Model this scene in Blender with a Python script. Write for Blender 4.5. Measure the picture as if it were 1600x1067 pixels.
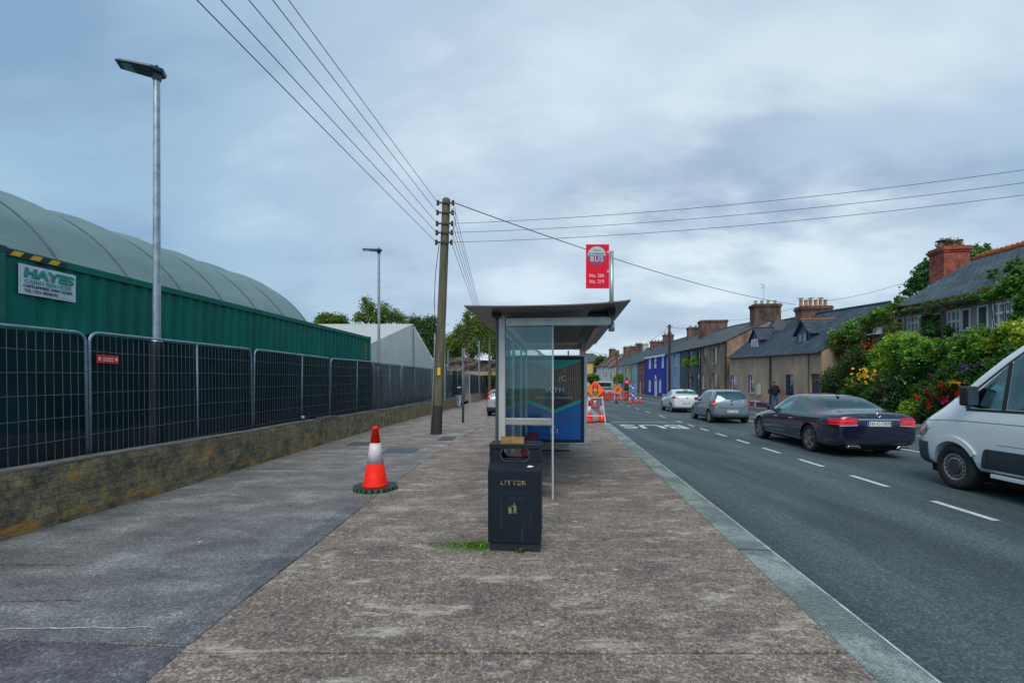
import bpy, bmesh, math, random
import numpy as np
from mathutils import Vector, Matrix
random.seed(7); rng = np.random.default_rng(7)
D = bpy.data; scene = bpy.context.scene
for o in list(D.objects): D.objects.remove(o)
COL = scene.collection
rad = math.radians

# ---------------------------------------------------------------- camera
EYE = 1.6; F = 700.0; HY = 603.0
cam_d = D.cameras.new('camera'); cam = D.objects.new('camera', cam_d); COL.objects.link(cam)
cam.location = (0, 0, EYE); cam.rotation_euler = (rad(90), 0, 0)
cam_d.sensor_fit = 'HORIZONTAL'; cam_d.sensor_width = 36; cam_d.lens = F/1600*36
cam_d.shift_y = (HY-533.5)/1600; cam_d.clip_start = .05; cam_d.clip_end = 3000
scene.camera = cam
# ---------------------------------------------------------------- world / sun / exposure
SUN_EL, SUN_AZ = 50, 190          # azimuth clockwise from +Y
w = D.worlds.new('World'); scene.world = w; w.use_nodes = True
nt = w.node_tree; nt.nodes.clear()
def wn(t, **k):
    n = nt.nodes.new(t)
    for a, b in k.items(): setattr(n, a, b)
    return n
L = nt.links.new
out = wn('ShaderNodeOutputWorld')
sky = wn('ShaderNodeTexSky', sky_type='NISHITA'); sky.sun_disc = False
sky.sun_elevation = rad(SUN_EL); sky.sun_rotation = rad(SUN_AZ)
b1 = wn('ShaderNodeBackground'); b1.inputs[1].default_value = .10; L(sky.outputs[0], b1.inputs[0])
tc = wn('ShaderNodeTexCoord'); sep = wn('ShaderNodeSeparateXYZ'); L(tc.outputs['Generated'], sep.inputs[0])
ab = wn('ShaderNodeMath', operation='ABSOLUTE'); L(sep.outputs[2], ab.inputs[0])
zz = wn('ShaderNodeMath', operation='ADD'); zz.inputs[1].default_value = .32; L(ab.outputs[0], zz.inputs[0])
comb = wn('ShaderNodeCombineXYZ')
for i in range(2):
    d = wn('ShaderNodeMath', operation='DIVIDE'); L(sep.outputs[i], d.inputs[0]); L(zz.outputs[0], d.inputs[1]); L(d.outputs[0], comb.inputs[i])
mp = wn('ShaderNodeMapping'); mp.inputs['Scale'].default_value = (.85, 1.35, 1); mp.inputs['Location'].default_value = (3.35, .62, 0); L(comb.outputs[0], mp.inputs[0])
n1 = wn('ShaderNodeTexNoise'); n1.inputs['Scale'].default_value = 1.05; n1.inputs['Detail'].default_value = 8; n1.inputs['Roughness'].default_value = .54; n1.inputs['Distortion'].default_value = .15
L(mp.outputs[0], n1.inputs['Vector'])
r1 = wn('ShaderNodeValToRGB'); r1.color_ramp.interpolation = 'EASE'
e = r1.color_ramp.elements; e[0].position = .36; e[0].color = (.345, .455, .605, 1); e[1].position = .66; e[1].color = (.67, .785, .88, 1)
m_ = e.new(.5); m_.color = (.465, .59, .725, 1)
L(n1.outputs[0], r1.inputs[0])
# brighter thin cloud in front of the hidden sun, deeper blue to the sides
nv = wn('ShaderNodeVectorMath', operation='NORMALIZE'); L(tc.outputs['Generated'], nv.inputs[0])
def lobe(vec, p0, p1):
    dt = wn('ShaderNodeVectorMath', operation='DOT_PRODUCT'); dt.inputs[1].default_value = Vector(vec).normalized(); L(nv.outputs[0], dt.inputs[0])
    mr = wn('ShaderNodeMapRange', interpolation_type='SMOOTHSTEP'); L(dt.outputs['Value'], mr.inputs[0])
    mr.inputs[1].default_value = p0; mr.inputs[2].default_value = p1
    return mr
def mixc(f, a, b, bt='MIX'):
    m = wn('ShaderNodeMix', data_type='RGBA', blend_type=bt, clamp_factor=True)
    if hasattr(f, 'is_linked') or not isinstance(f, (int, float)): L(f, m.inputs[0])
    else: m.inputs[0].default_value = f
    for v, i in ((a, 6), (b, 7)):
        if isinstance(v, tuple): m.inputs[i].default_value = v
        else: L(v, m.inputs[i])
    return m.outputs[2]
side = lobe((.25, 1, .45), .98, .60)
c1 = mixc(side.outputs[0], r1.outputs[0], mixc(1.0, r1.outputs[0], (.68, .83, .91, 1), 'MULTIPLY'))
g1 = lobe((.50, 1, .36), .90, 1.0)
n2 = wn('ShaderNodeTexNoise'); n2.inputs['Scale'].default_value = 1.7; n2.inputs['Detail'].default_value = 7; n2.inputs['Distortion'].default_value = .15; n2.inputs['Roughness'].default_value = .55; L(mp.outputs[0], n2.inputs['Vector'])
r2 = wn('ShaderNodeMapRange', interpolation_type='SMOOTHSTEP'); L(n2.outputs[0], r2.inputs[0]); r2.inputs[1].default_value = .40; r2.inputs[2].default_value = .62
q1 = wn('ShaderNodeMath', operation='MULTIPLY'); L(g1.outputs[0], q1.inputs[0]); L(r2.outputs[0], q1.inputs[1])
c2 = mixc(q1.outputs[0], c1, (.72, .84, .89, 1))
g2 = lobe((.24, 1, .70), .962, 1.0)
sc = wn('ShaderNodeMath', operation='MULTIPLY'); sc.inputs[1].default_value = .28; L(g2.outputs[0], sc.inputs[0])
c2 = mixc(sc.outputs[0], c2, (.66, .80, .90, 1))
hz = wn('ShaderNodeMapRange'); L(sep.outputs[2], hz.inputs[0]); hz.inputs[1].default_value = .25; hz.inputs[2].default_value = .0
h2 = wn('ShaderNodeMath', operation='MULTIPLY'); h2.inputs[1].default_value = .45; L(hz.outputs[0], h2.inputs[0])
c3 = mixc(h2.outputs[0], c2, (.50, .64, .73, 1))
b2 = wn('ShaderNodeBackground'); b2.inputs[1].default_value = .645; L(c3, b2.inputs[0])
mx = wn('ShaderNodeMixShader'); mx.inputs[0].default_value = .93; L(b1.outputs[0], mx.inputs[1]); L(b2.outputs[0], mx.inputs[2])
L(mx.outputs[0], out.inputs[0])
sd = D.lights.new('sun', 'SUN'); sd.energy = 1.5; sd.angle = rad(40); sd.color = (1, .90, .78)
so = D.objects.new('sun', sd); COL.objects.link(so)
a, el = rad(SUN_AZ), rad(SUN_EL)
so.rotation_euler = Vector((math.sin(a)*math.cos(el), math.cos(a)*math.cos(el), math.sin(el))).to_track_quat('Z', 'Y').to_euler()
scene.view_settings.view_transform = 'Standard'; scene.view_settings.look = 'None'
scene.view_settings.exposure = 0.74; scene.view_settings.gamma = 1

# ---------------------------------------------------------------- frames: photograph pixels and street coordinates
TH = math.atan(78/700.0); CT, ST = math.cos(TH), math.sin(TH)
def W(u, v, z=0): return Vector((CT*u+ST*v, -ST*u+CT*v, z))
def UV(x, y): return (CT*x-ST*y, ST*x+CT*y)
def onu(px, u, py=None):
    "v (and z) where the ray of photo column px meets the plane u"
    s = (px-800)/F; Y = u/(CT*s-ST); X = s*Y; v = ST*X+CT*Y
    if py is None: return v
    return v, EYE+(HY-py)*Y/F
def at(px, py, Y): return Vector(((px-800)/F*Y, Y, EYE+(HY-py)*Y/F))

# ---------------------------------------------------------------- mesh builder
class G:
    def __init__(s): s.v = []; s.f = []; s.m = []
    def add(s, vs, fs, m=0):
        b = len(s.v); s.v += [tuple(p) for p in vs]
        for f in fs: s.f.append([b+i for i in f]); s.m.append(m)
        return s
    def bx(s, x0, x1, y0, y1, z0, z1, m=0, M=None):
        vs = [(x, y, z) for z in (z0, z1) for x, y in ((x0, y0), (x1, y0), (x1, y1), (x0, y1))]
        if M: vs = [M@Vector(p) for p in vs]
        return s.add(vs, [(3, 2, 1, 0), (4, 5, 6, 7), (0, 1, 5, 4), (1, 2, 6, 5), (2, 3, 7, 6), (3, 0, 4, 7)], m)
    def bar(s, p, q, w, h=None, m=0, up=(0, 0, 1)):
        p, q = Vector(p), Vector(q); h = h or w; d = (q-p).normalized(); up = Vector(up)
        if abs(d.dot(up)) > .98: up = Vector((0, 1, 0))
        a = d.cross(up).normalized()*w/2; b = a.cross(d).normalized()*h/2
        vs = [c+i*a+j*b for c in (p, q) for i, j in ((-1, -1), (1, -1), (1, 1), (-1, 1))]
        return s.add(vs, [(3, 2, 1, 0), (4, 5, 6, 7), (0, 1, 5, 4), (1, 2, 6, 5), (2, 3, 7, 6), (3, 0, 4, 7)], m)
    def tube(s, p, q, r0, r1=None, n=10, m=0):
        return s.path([p, q], [r0, r0 if r1 is None else r1], n, m)
    def path(s, pts, r, n=6, m=0):
        pts = [Vector(p) for p in pts]; k = len(pts)
        if not isinstance(r, (list, tuple)): r = [r]*k
        d0 = (pts[1]-pts[0]).normalized(); a = d0.cross(Vector((0, 0, 1)))
        if a.length < .05: a = Vector((1, 0, 0))
        vs = []
        for i, p in enumerate(pts):
            d = (pts[min(i+1, k-1)]-pts[max(i-1, 0)]).normalized()
            a = (a-d*a.dot(d)).normalized(); b = d.cross(a)
            vs += [p+(a*math.cos(2*math.pi*j/n)+b*math.sin(2*math.pi*j/n))*r[i] for j in range(n)]
        fs = [(i*n+j, i*n+(j+1) % n, (i+1)*n+(j+1) % n, (i+1)*n+j) for i in range(k-1) for j in range(n)]
        fs += [tuple(range(n))[::-1], tuple((k-1)*n+j for j in range(n))]
        return s.add(vs, fs, m)
    def lathe(s, prof, n=16, c=(0, 0, 0), m=0, axis='z'):
        vs = []
        for r, z in prof:
            for j in range(n):
                a = 2*math.pi*j/n; x, y = r*math.cos(a), r*math.sin(a)
                p = (x, y, z) if axis == 'z' else ((z, x, y) if axis == 'x' else (y, z, x))
                vs.append((p[0]+c[0], p[1]+c[1], p[2]+c[2]))
        fs = [(i*n+j, i*n+(j+1) % n, (i+1)*n+(j+1) % n, (i+1)*n+j) for i in range(len(prof)-1) for j in range(n)]
        fs += [tuple(range(n))[::-1], tuple((len(prof)-1)*n+j for j in range(n))]
        return s.add(vs, fs, m)
    def prism(s, poly, ax, a, b, m=0):
        "polygon extruded along axis ax from a to b (poly coordinates are the two other axes in order)"
        def P(p, t): return (t, p[0], p[1]) if ax == 'x' else ((p[0], t, p[1]) if ax == 'y' else (p[0], p[1], t))
        n = len(poly); A = sum(poly[i][0]*poly[(i+1) % n][1]-poly[(i+1) % n][0]*poly[i][1] for i in range(n))
        if A < 0: poly = poly[::-1]
        if a > b: a, b = b, a
        vs = [P(p, a) for p in poly]+[P(p, b) for p in poly]
        fs = [tuple(range(n))[::-1], tuple(range(n, 2*n))]+[(i, (i+1) % n, n+(i+1) % n, n+i) for i in range(n)]
        if ax == 'y': fs = [f[::-1] for f in fs]
        return s.add(vs, fs, m)
    def xf(s, M): s.v = [tuple(M@Vector(p)) for p in s.v]; return s
    def build(s, name, mats, parent=None, world=False, smooth=False, bevel=0, bseg=2, sub=0):
        if not isinstance(mats, (list, tuple)): mats = [mats]
        vs = s.v
        if world and parent is not None:
            I = parent_mat(parent).inverted(); vs = [I@Vector(p) for p in vs]
        me = D.meshes.new(name); me.from_pydata([tuple(p) for p in vs], [], s.f)
        for m in mats: me.materials.append(m)
        if len(mats) > 1: me.polygons.foreach_set('material_index', s.m)
        return finish(name, me, parent, smooth, bevel, bseg, sub)
def each(g, name, mats, parent, **k):
    "one part per connected piece of the builder's geometry"
    n = len(g.v); par = list(range(n))
    def f(a):
        while par[a] != a: par[a] = par[par[a]]; a = par[a]
        return a
    for fc in g.f:
        for q in fc[1:]: par[f(q)] = f(fc[0])
    grp = {}
    for fc, m in zip(g.f, g.m): grp.setdefault(f(fc[0]), []).append((fc, m))
    for fs in grp.values():
        h = G(); idx = {}
        for fc, m in fs:
            for q in fc:
                if q not in idx: idx[q] = len(h.v); h.v.append(g.v[q])
            h.f.append([idx[q] for q in fc]); h.m.append(m)
        h.build(name, mats, parent, **k)
ROOTM = {}
def parent_mat(p):
    while p.parent: p = p.parent
    return Matrix.Translation(p.location)@Matrix.Rotation(p.rotation_euler[2], 4, 'Z')
def finish(name, me, parent=None, smooth=False, bevel=0, bseg=2, sub=0):
    metre_uv(me)
    o = D.objects.new(name, me); COL.objects.link(o)
    if parent is not None: o.parent = parent
    if smooth:
        me.polygons.foreach_set('use_smooth', [True]*len(me.polygons))
        if smooth != 'all':
            me.set_sharp_from_angle(angle=rad(38))
    if bevel:
        b = o.modifiers.new('bevel', 'BEVEL'); b.width = bevel; b.segments = bseg; b.limit_method = 'ANGLE'; b.angle_limit = rad(35); b.harden_normals = False
    if sub:
        b = o.modifiers.new('sub', 'SUBSURF'); b.levels = sub; b.render_levels = sub
    return o
def metre_uv(me):
    n = len(me.polygons)
    if n == 0 or n > 60000: return
    uv = me.uv_layers.new(name='metres'); me.update()
    buf = np.zeros((len(me.loops), 2), dtype=np.float32); vs = me.vertices
    for p in me.polygons:
        nn = p.normal
        if abs(nn.z) > .92: t, b = Vector((1, 0, 0)), Vector((0, 1, 0))
        else:
            t = Vector((0, 0, 1)).cross(nn).normalized(); b = nn.cross(t)
        for li in p.loop_indices:
            c = vs[me.loops[li].vertex_index].co; buf[li] = (c.dot(t), c.dot(b))
    uv.data.foreach_set('uv', buf.ravel())
def thing(name, label, cat, loc=(0, 0, 0), rz=0, group=None):
    o = D.objects.new(name, None); COL.objects.link(o); o.empty_display_size = .2
    o.location = loc; o.rotation_euler = (0, 0, rz); o['label'] = label; o['category'] = cat
    if group: o['group'] = group
    return o
def tag(o, label, cat, group=None, kind=None):
    if label: o['label'] = label
    if cat: o['category'] = cat
    if group: o['group'] = group
    if kind: o['kind'] = kind
    return o
def struct(o): o['kind'] = 'structure'; return o
def kids(o): return [c for c in D.objects if c.parent == o]
def dup(root, loc, rz, label, group=None):
    r = root.copy(); COL.objects.link(r); r.location = loc; r.rotation_euler = (0, 0, rz); r['label'] = label
    if group: r['group'] = group
    for ch in kids(root):
        c = ch.copy(); COL.objects.link(c); c.parent = r
        for g in kids(ch):
            d = g.copy(); COL.objects.link(d); d.parent = c
    return r
RS = -TH      # rotation of things squared up to the street (local x = across, local y = up the street)
def text(name, s, size, M, mat, parent, depth=.002, bold=0, ax='CENTER', sx=1, shear=0, sp=1, subdiv=False):
    c = D.curves.new('t', 'FONT'); c.body = s; c.size = size; c.extrude = depth; c.offset = bold; c.align_x = ax; c.align_y = 'CENTER'; c.shear = shear; c.space_character = sp
    c.resolution_u = 4
    t = D.objects.new('t', c); COL.objects.link(t)
    dg = bpy.context.evaluated_depsgraph_get(); me = D.meshes.new_from_object(t.evaluated_get(dg)); me.name = name
    D.objects.remove(t); me.materials.clear(); me.materials.append(mat)
    me.transform(M@Matrix.Diagonal((sx, 1, 1, 1)))
    return finish(name, me, parent)
def facing(loc, rz=0, tilt=90):
    "matrix for flat things drawn in xy so that they stand up and face local -y"
    return Matrix.Translation(loc)@Matrix.Rotation(rz, 4, 'Z')@Matrix.Rotation(rad(tilt), 4, 'X')

# ---------------------------------------------------------------- materials
def lin(r, g, b):
    f = lambda c: ((c/255+.055)/1.055)**2.4 if c > 10 else c/255/12.92
    return (f(r), f(g), f(b))
def newmat(name):
    m = D.materials.new(name); m.use_nodes = True; t = m.node_tree; p = t.nodes['Principled BSDF']
    return m, t, p
def noise(t, scale, detail=3, vec=None, rough=.55, dist=0):
    n = t.nodes.new('ShaderNodeTexNoise'); n.inputs['Scale'].default_value = scale; n.inputs['Detail'].default_value = detail
    n.inputs['Roughness'].default_value = rough; n.inputs['Distortion'].default_value = dist
    if vec is not None: t.links.new(vec, n.inputs['Vector'])
    return n.outputs[0]
def coords(t, scale=(1, 1, 1), kind='Object', rot=(0, 0, 0)):
    c = t.nodes.new('ShaderNodeTexCoord'); m = t.nodes.new('ShaderNodeMapping'); m.inputs['Scale'].default_value = scale; m.inputs['Rotation'].default_value = rot
    t.links.new(c.outputs[kind], m.inputs[0]); return m.outputs[0]
def ramp(t, fac, stops, interp='LINEAR'):
    r = t.nodes.new('ShaderNodeValToRGB'); r.color_ramp.interpolation = interp; e = r.color_ramp.elements
    e[0].position = stops[0][0]; e[0].color = (*stops[0][1], 1); e[1].position = stops[-1][0]; e[1].color = (*stops[-1][1], 1)
    for p, c in stops[1:-1]: k = e.new(p); k.color = (*c, 1)
    t.links.new(fac, r.inputs[0]); return r.outputs[0]
def g3(x): return (x, x, x)
def sc_half(t, s):
    m = t.nodes.new('ShaderNodeMath'); m.operation = 'MULTIPLY'; m.inputs[1].default_value = .5; t.links.new(s, m.inputs[0]); return m.outputs[0]
def mixn(t, f, a, b, bt='MIX'):
    m = t.nodes.new('ShaderNodeMix'); m.data_type = 'RGBA'; m.blend_type = bt
    if isinstance(f, (int, float)): m.inputs[0].default_value = f
    else: t.links.new(f, m.inputs[0])
    for v, i in ((a, 6), (b, 7)):
        if isinstance(v, tuple): m.inputs[i].default_value = (*v, 1)
        else: t.links.new(v, m.inputs[i])
    return m.outputs[2]
def bump(t, p, h, strength=.3, dist=.01):
    b = t.nodes.new('ShaderNodeBump'); b.inputs['Strength'].default_value = strength; b.inputs['Distance'].default_value = dist
    t.links.new(h, b.inputs['Height']); t.links.new(b.outputs[0], p.inputs['Normal'])
def M(name, col, rough=.6, metal=0, var=.18, scale=3, bumps=0, bscale=60, col2=None, emit=0, coat=0, spec=None, stretch=(1, 1, 1)):
    m, t, p = newmat(name); p.inputs['Roughness'].default_value = rough; p.inputs['Metallic'].default_value = metal
    if spec is not None: p.inputs['Specular IOR Level'].default_value = spec
    c2 = col2 or tuple(max(0, x*(1-var)) for x in col); c1 = col if col2 else tuple(min(1, x*(1+var)) for x in col)
    if var or col2:
        v = coords(t, stretch); f = noise(t, scale, 5, v, .6)
        t.links.new(ramp(t, f, [(.32, c2), (.68, c1)]), p.inputs['Base Color'])
        rr = t.nodes.new('ShaderNodeMapRange'); t.links.new(f, rr.inputs[0]); rr.inputs[3].default_value = min(1, rough*1.2); rr.inputs[4].default_value = rough*.8; t.links.new(rr.outputs[0], p.inputs['Roughness'])
    else: p.inputs['Base Color'].default_value = (*col, 1)
    if bumps: bump(t, p, noise(t, bscale, 4, coords(t)), bumps, .01)
    if coat: p.inputs['Coat Weight'].default_value = coat; p.inputs['Coat Roughness'].default_value = .06
    if emit: p.inputs['Emission Color'].default_value = (*col, 1); p.inputs['Emission Strength'].default_value = emit
    return m
def glassmat(name, tint=(.55, .72, .70), refl=.25, rough=.02):
    m, t, p = newmat(name); t.nodes.remove(p); o = t.nodes['Material Output']
    tr = t.nodes.new('ShaderNodeBsdfTransparent'); tr.inputs[0].default_value = (*tint, 1)
    gl = t.nodes.new('ShaderNodeBsdfGlossy'); gl.inputs['Roughness'].default_value = rough; gl.inputs[0].default_value = (.62, .86, .88, 1)
    lw = t.nodes.new('ShaderNodeFresnel'); lw.inputs[0].default_value = 1.5
    mr = t.nodes.new('ShaderNodeMapRange'); t.links.new(lw.outputs[0], mr.inputs[0]); mr.inputs[3].default_value = refl; mr.inputs[4].default_value = 1
    mx = t.nodes.new('ShaderNodeMixShader'); t.links.new(mr.outputs[0], mx.inputs[0]); t.links.new(tr.outputs[0], mx.inputs[1]); t.links.new(gl.outputs[0], mx.inputs[2]); t.links.new(mx.outputs[0], o.inputs[0])
    return m

def aggregate(t, v, scale, base, lo=.45, hi=1.9):
    vo = t.nodes.new('ShaderNodeTexVoronoi'); vo.inputs['Scale'].default_value = scale; vo.inputs['Randomness'].default_value = 1; t.links.new(v, vo.inputs['Vector'])
    s = t.nodes.new('ShaderNodeSeparateColor'); t.links.new(vo.outputs['Color'], s.inputs[0])
    return mixn(t, 1.0, base, ramp(t, s.outputs[0], [(.0, g3(lo)), (.55, g3(.85)), (.85, g3(1.15)), (1.0, g3(hi))]), 'MULTIPLY')
def mat_pavement():
    m, t, p = newmat('aggregate_concrete'); v = coords(t); p.inputs['Roughness'].default_value = .85
    sp = noise(t, 36, 9, v, .88); fine = noise(t, 14, 7, v, .8)
    base = ramp(t, sp, [(.34, (.045, .038, .036)), (.46, (.125, .107, .098)), (.55, (.235, .205, .185)), (.66, (.56, .50, .44))])
    base = mixn(t, .6, base, ramp(t, fine, [(.38, g3(.25)), (.63, g3(.85))]), 'OVERLAY')
    base = aggregate(t, v, 90, base, .6, 1.6)
    big = noise(t, 1.1, 12, coords(t, (1, 1.5, 1)), .74, .1)
    base = mixn(t, 1.0, base, ramp(t, big, [(.36, (.66, .62, .61)), (.5, (1.02, .97, .92)), (.64, (1.55, 1.46, 1.32))]), 'MULTIPLY')
    st = noise(t, 2.2, 12, coords(t, (.7, 1.9, 1)), .80, .2)
    base = mixn(t, ramp(t, st, [(.53, g3(0)), (.63, g3(.95))]), base, mixn(t, .62, base, (.56, .52, .45)))
    dk = noise(t, .45, 9, v, .7); base = mixn(t, ramp(t, dk, [(.55, g3(0)), (.75, g3(.6))]), base, mixn(t, 1.0, base, (.62, .56, .55), 'MULTIPLY'))
    # green algae beside the litter bin
    g = t.nodes.new('ShaderNodeTexCoord'); mp = t.nodes.new('ShaderNodeMapping'); mp.vector_type = 'POINT'
    mp.inputs['Location'].default_value = (.50*2.4, -4.46*3.8, 0); mp.inputs['Scale'].default_value = (2.4, 3.8, 1); t.links.new(g.outputs['Object'], mp.inputs[0])
    ln = t.nodes.new('ShaderNodeVectorMath'); ln.operation = 'LENGTH'; t.links.new(mp.outputs[0], ln.inputs[0])
    wob = noise(t, 5, 5, v, .7); ad = t.nodes.new('ShaderNodeMath'); ad.operation = 'MULTIPLY_ADD'; t.links.new(wob, ad.inputs[0]); ad.inputs[1].default_value = 1.3; t.links.new(ln.outputs['Value'], ad.inputs[2])
    base = mixn(t, ramp(t, ad.outputs[0], [(.80, g3(.8)), (1.0, g3(.55)), (1.0, g3(.5))]) if False else (lambda q: q)(ramp(t, sc_half(t, ad.outputs[0]), [(.40, g3(.85)), (.82, g3(0))])), base, mixn(t, sp, (.03, .065, .012), (.10, .16, .04)))
    t.links.new(base, p.inputs['Base Color']); bump(t, p, sp, .3, .006); return m
def mat_footpath(name='worn_footpath_concrete', tint=(1, 1, 1)):
    m, t, p = newmat(name); v = coords(t); p.inputs['Roughness'].default_value = .8
    sp = noise(t, 42, 9, v, .86)
    base = ramp(t, sp, [(.34, (.062, .063, .066)), (.5, (.15, .152, .155)), (.66, (.36, .36, .355))])
    base = aggregate(t, v, 85, base, .65, 1.5)
    big = noise(t, 1.2, 12, coords(t, (1, 1.7, 1)), .74, .1)
    base = mixn(t, 1.0, base, ramp(t, big, [(.38, (.60, .61, .64)), (.52, (.95, .97, .98)), (.62, (1.45, 1.50, 1.46))]), 'MULTIPLY')
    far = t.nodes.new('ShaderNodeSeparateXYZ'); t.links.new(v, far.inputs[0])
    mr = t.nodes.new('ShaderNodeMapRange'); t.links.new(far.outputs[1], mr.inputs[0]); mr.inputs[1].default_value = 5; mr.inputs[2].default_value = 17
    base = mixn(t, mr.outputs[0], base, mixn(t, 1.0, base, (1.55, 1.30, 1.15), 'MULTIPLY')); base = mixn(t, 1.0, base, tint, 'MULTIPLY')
    t.links.new(base, p.inputs['Base Color']); bump(t, p, sp, .35, .008); return m
def mat_asphalt():
    m, t, p = newmat('asphalt'); v = coords(t); p.inputs['Roughness'].default_value = .82
    sp = noise(t, 40, 9, v, .86)
    base = ramp(t, sp, [(.34, (.020, .035, .042)), (.5, (.050, .080, .094)), (.62, (.105, .148, .164)), (.74, (.22, .26, .26))])
    base = aggregate(t, v, 80, base, .6, 1.7)
    big = noise(t, .5, 5, coords(t, (2.2, .35, 1), rot=(0, 0, TH)), .6, .3)
    base = mixn(t, 1.0, base, ramp(t, big, [(.38, (.72, .72, .72)), (.62, (1.28, 1.26, 1.24))]), 'MULTIPLY')
    lane = t.nodes.new('ShaderNodeSeparateXYZ'); t.links.new(coords(t, (1, 1, 1), rot=(0, 0, TH)), lane.inputs[0])
    wv = t.nodes.new('ShaderNodeMath'); wv.operation = 'PINGPONG'; t.links.new(lane.outputs[0], wv.inputs[0]); wv.inputs[1].default_value = .9
    base = mixn(t, .5, base, mixn(t, 1.0, base, ramp(t, wv.outputs[0], [(.1, g3(.75)), (.9, g3(1.15))]), 'MULTIPLY'))
    t.links.new(base, p.inputs['Base Color']); bump(t, p, sp, .5, .01); return m
def mat_kerb():
    m, t, p = newmat('kerb_concrete'); v = coords(t); p.inputs['Roughness'].default_value = .75
    br = t.nodes.new('ShaderNodeTexBrick'); t.links.new(coords(t, (1, 1, 1), rot=(0, 0, TH)), br.inputs[0])
    br.offset = 0; br.inputs['Scale'].default_value = 26; br.inputs['Mortar Size'].default_value = .22; br.inputs['Mortar Smooth'].default_value = .6; br.inputs['Brick Width'].default_value = .6; br.inputs['Row Height'].default_value = .6
    br.inputs['Color1'].default_value = (1, 1, 1, 1); br.inputs['Color2'].default_value = (.9, .9, .9, 1); br.inputs['Mortar'].default_value = (.34, .37, .37, 1)
    n = noise(t, 40, 4, v, .7); n2 = noise(t, 1.4, 4, v, .7)
    c = ramp(t, n, [(.35, (.15, .19, .19)), (.65, (.33, .40, .38))])
    c = mixn(t, ramp(t, n2, [(.42, g3(.12)), (.56, g3(1))]), c, mixn(t, 1.0, c, br.outputs[0], 'MULTIPLY'))
    t.links.new(c, p.inputs['Base Color']); bump(t, p, n, .4, .01); return m
def mat_stonewall():
    m, t, p = newmat('lichened_block_wall'); v0_ = coords(t, kind='UV'); wn_ = t.nodes.new('ShaderNodeTexNoise'); wn_.inputs['Scale'].default_value = 3.0; wn_.inputs['Detail'].default_value = 4; t.links.new(v0_, wn_.inputs['Vector']); v = mixn(t, .07, v0_, wn_.outputs['Color']); ob = coords(t); p.inputs['Roughness'].default_value = .9
    br = t.nodes.new('ShaderNodeTexBrick'); t.links.new(v, br.inputs[0])
    br.inputs['Scale'].default_value = 1; br.inputs['Brick Width'].default_value = .235; br.inputs['Row Height'].default_value = .085; br.inputs['Mortar Size'].default_value = .005; br.inputs['Mortar Smooth'].default_value = .5
    br.inputs['Color1'].default_value = (.25, .20, .115, 1); br.inputs['Color2'].default_value = (.175, .148, .095, 1); br.inputs['Mortar'].default_value = (.105, .087, .058, 1)
    n = noise(t, 3.5, 11, ob, .76); n2 = noise(t, 26, 8, ob, .8)
    c = mixn(t, 1.0, br.outputs[0], ramp(t, n, [(.37, (.34, .38, .42)), (.5, (.88, .88, .84)), (.63, (1.5, 1.38, 1.08))]), 'MULTIPLY')
    c = mixn(t, .8, c, ramp(t, n2, [(.35, g3(.25)), (.65, g3(.85))]), 'OVERLAY')
    li = noise(t, 2.3, 6, coords(t, (1, 1, 1.3)), .78, .6)
    sx = t.nodes.new('ShaderNodeSeparateXYZ'); t.links.new(ob, sx.inputs[0])
    lo = t.nodes.new('ShaderNodeMapRange'); t.links.new(sx.outputs[2], lo.inputs[0]); lo.inputs[1].default_value = .65; lo.inputs[2].default_value = .05; lo.inputs[3].default_value = -.05; lo.inputs[4].default_value = .045
    la = t.nodes.new('ShaderNodeMath'); t.links.new(li, la.inputs[0]); t.links.new(lo.outputs[0], la.inputs[1])
    c = mixn(t, ramp(t, la.outputs[0], [(.57, g3(0)), (.65, g3(.9))]), c, (.50, .22, .03))
    w1 = noise(t, 6, 4, coords(t), .7); c = mixn(t, ramp(t, w1, [(.70, g3(0)), (.74, g3(.8))]), c, (.35, .37, .33))
    t.links.new(c, p.inputs['Base Color']); bump(t, p, mixn(t, .6, br.outputs['Fac'], n2), .6, .02); return m
def mat_bricks(name, c1, c2, mo, w=.22, h=.075, ms=.012, rough=.85, var=.5, bmp=.4, off=.5, nscale=2, kind='UV'):
    m, t, p = newmat(name); v = coords(t, kind=kind); p.inputs['Roughness'].default_value = rough; p.inputs['Specular IOR Level'].default_value = .15
    br = t.nodes.new('ShaderNodeTexBrick'); t.links.new(v, br.inputs[0]); br.offset = off
    br.inputs['Scale'].default_value = 1; br.inputs['Brick Width'].default_value = w; br.inputs['Row Height'].default_value = h; br.inputs['Mortar Size'].default_value = ms; br.inputs['Mortar Smooth'].default_value = .3
    br.inputs['Color1'].default_value = (*c1, 1); br.inputs['Color2'].default_value = (*c2, 1); br.inputs['Mortar'].default_value = (*mo, 1)
    n = noise(t, nscale, 6, coords(t), .7)
    c = mixn(t, 1.0, br.outputs[0], ramp(t, n, [(.33, g3(1-var)), (.67, g3(1+var))]), 'MULTIPLY')
    t.links.new(c, p.inputs['Base Color']); bump(t, p, br.outputs['Fac'], -bmp, .01); return m
def mat_render(name, col, streak=.25):
    m, t, p = newmat(name); p.inputs['Roughness'].default_value = .85
    a = noise(t, 1.2, 6, coords(t, (1, 1, .45)), .65); b = noise(t, 34, 4, coords(t), .7)
    c = mixn(t, 1.0, col, ramp(t, a, [(.33, g3(1-streak)), (.67, g3(1+streak*.6))]), 'MULTIPLY')
    c = mixn(t, .5, c, ramp(t, b, [(.35, g3(.32)), (.65, g3(.68))]), 'OVERLAY')
    t.links.new(c, p.inputs['Base Color']); bump(t, p, b, .35, .01); return m
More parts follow.
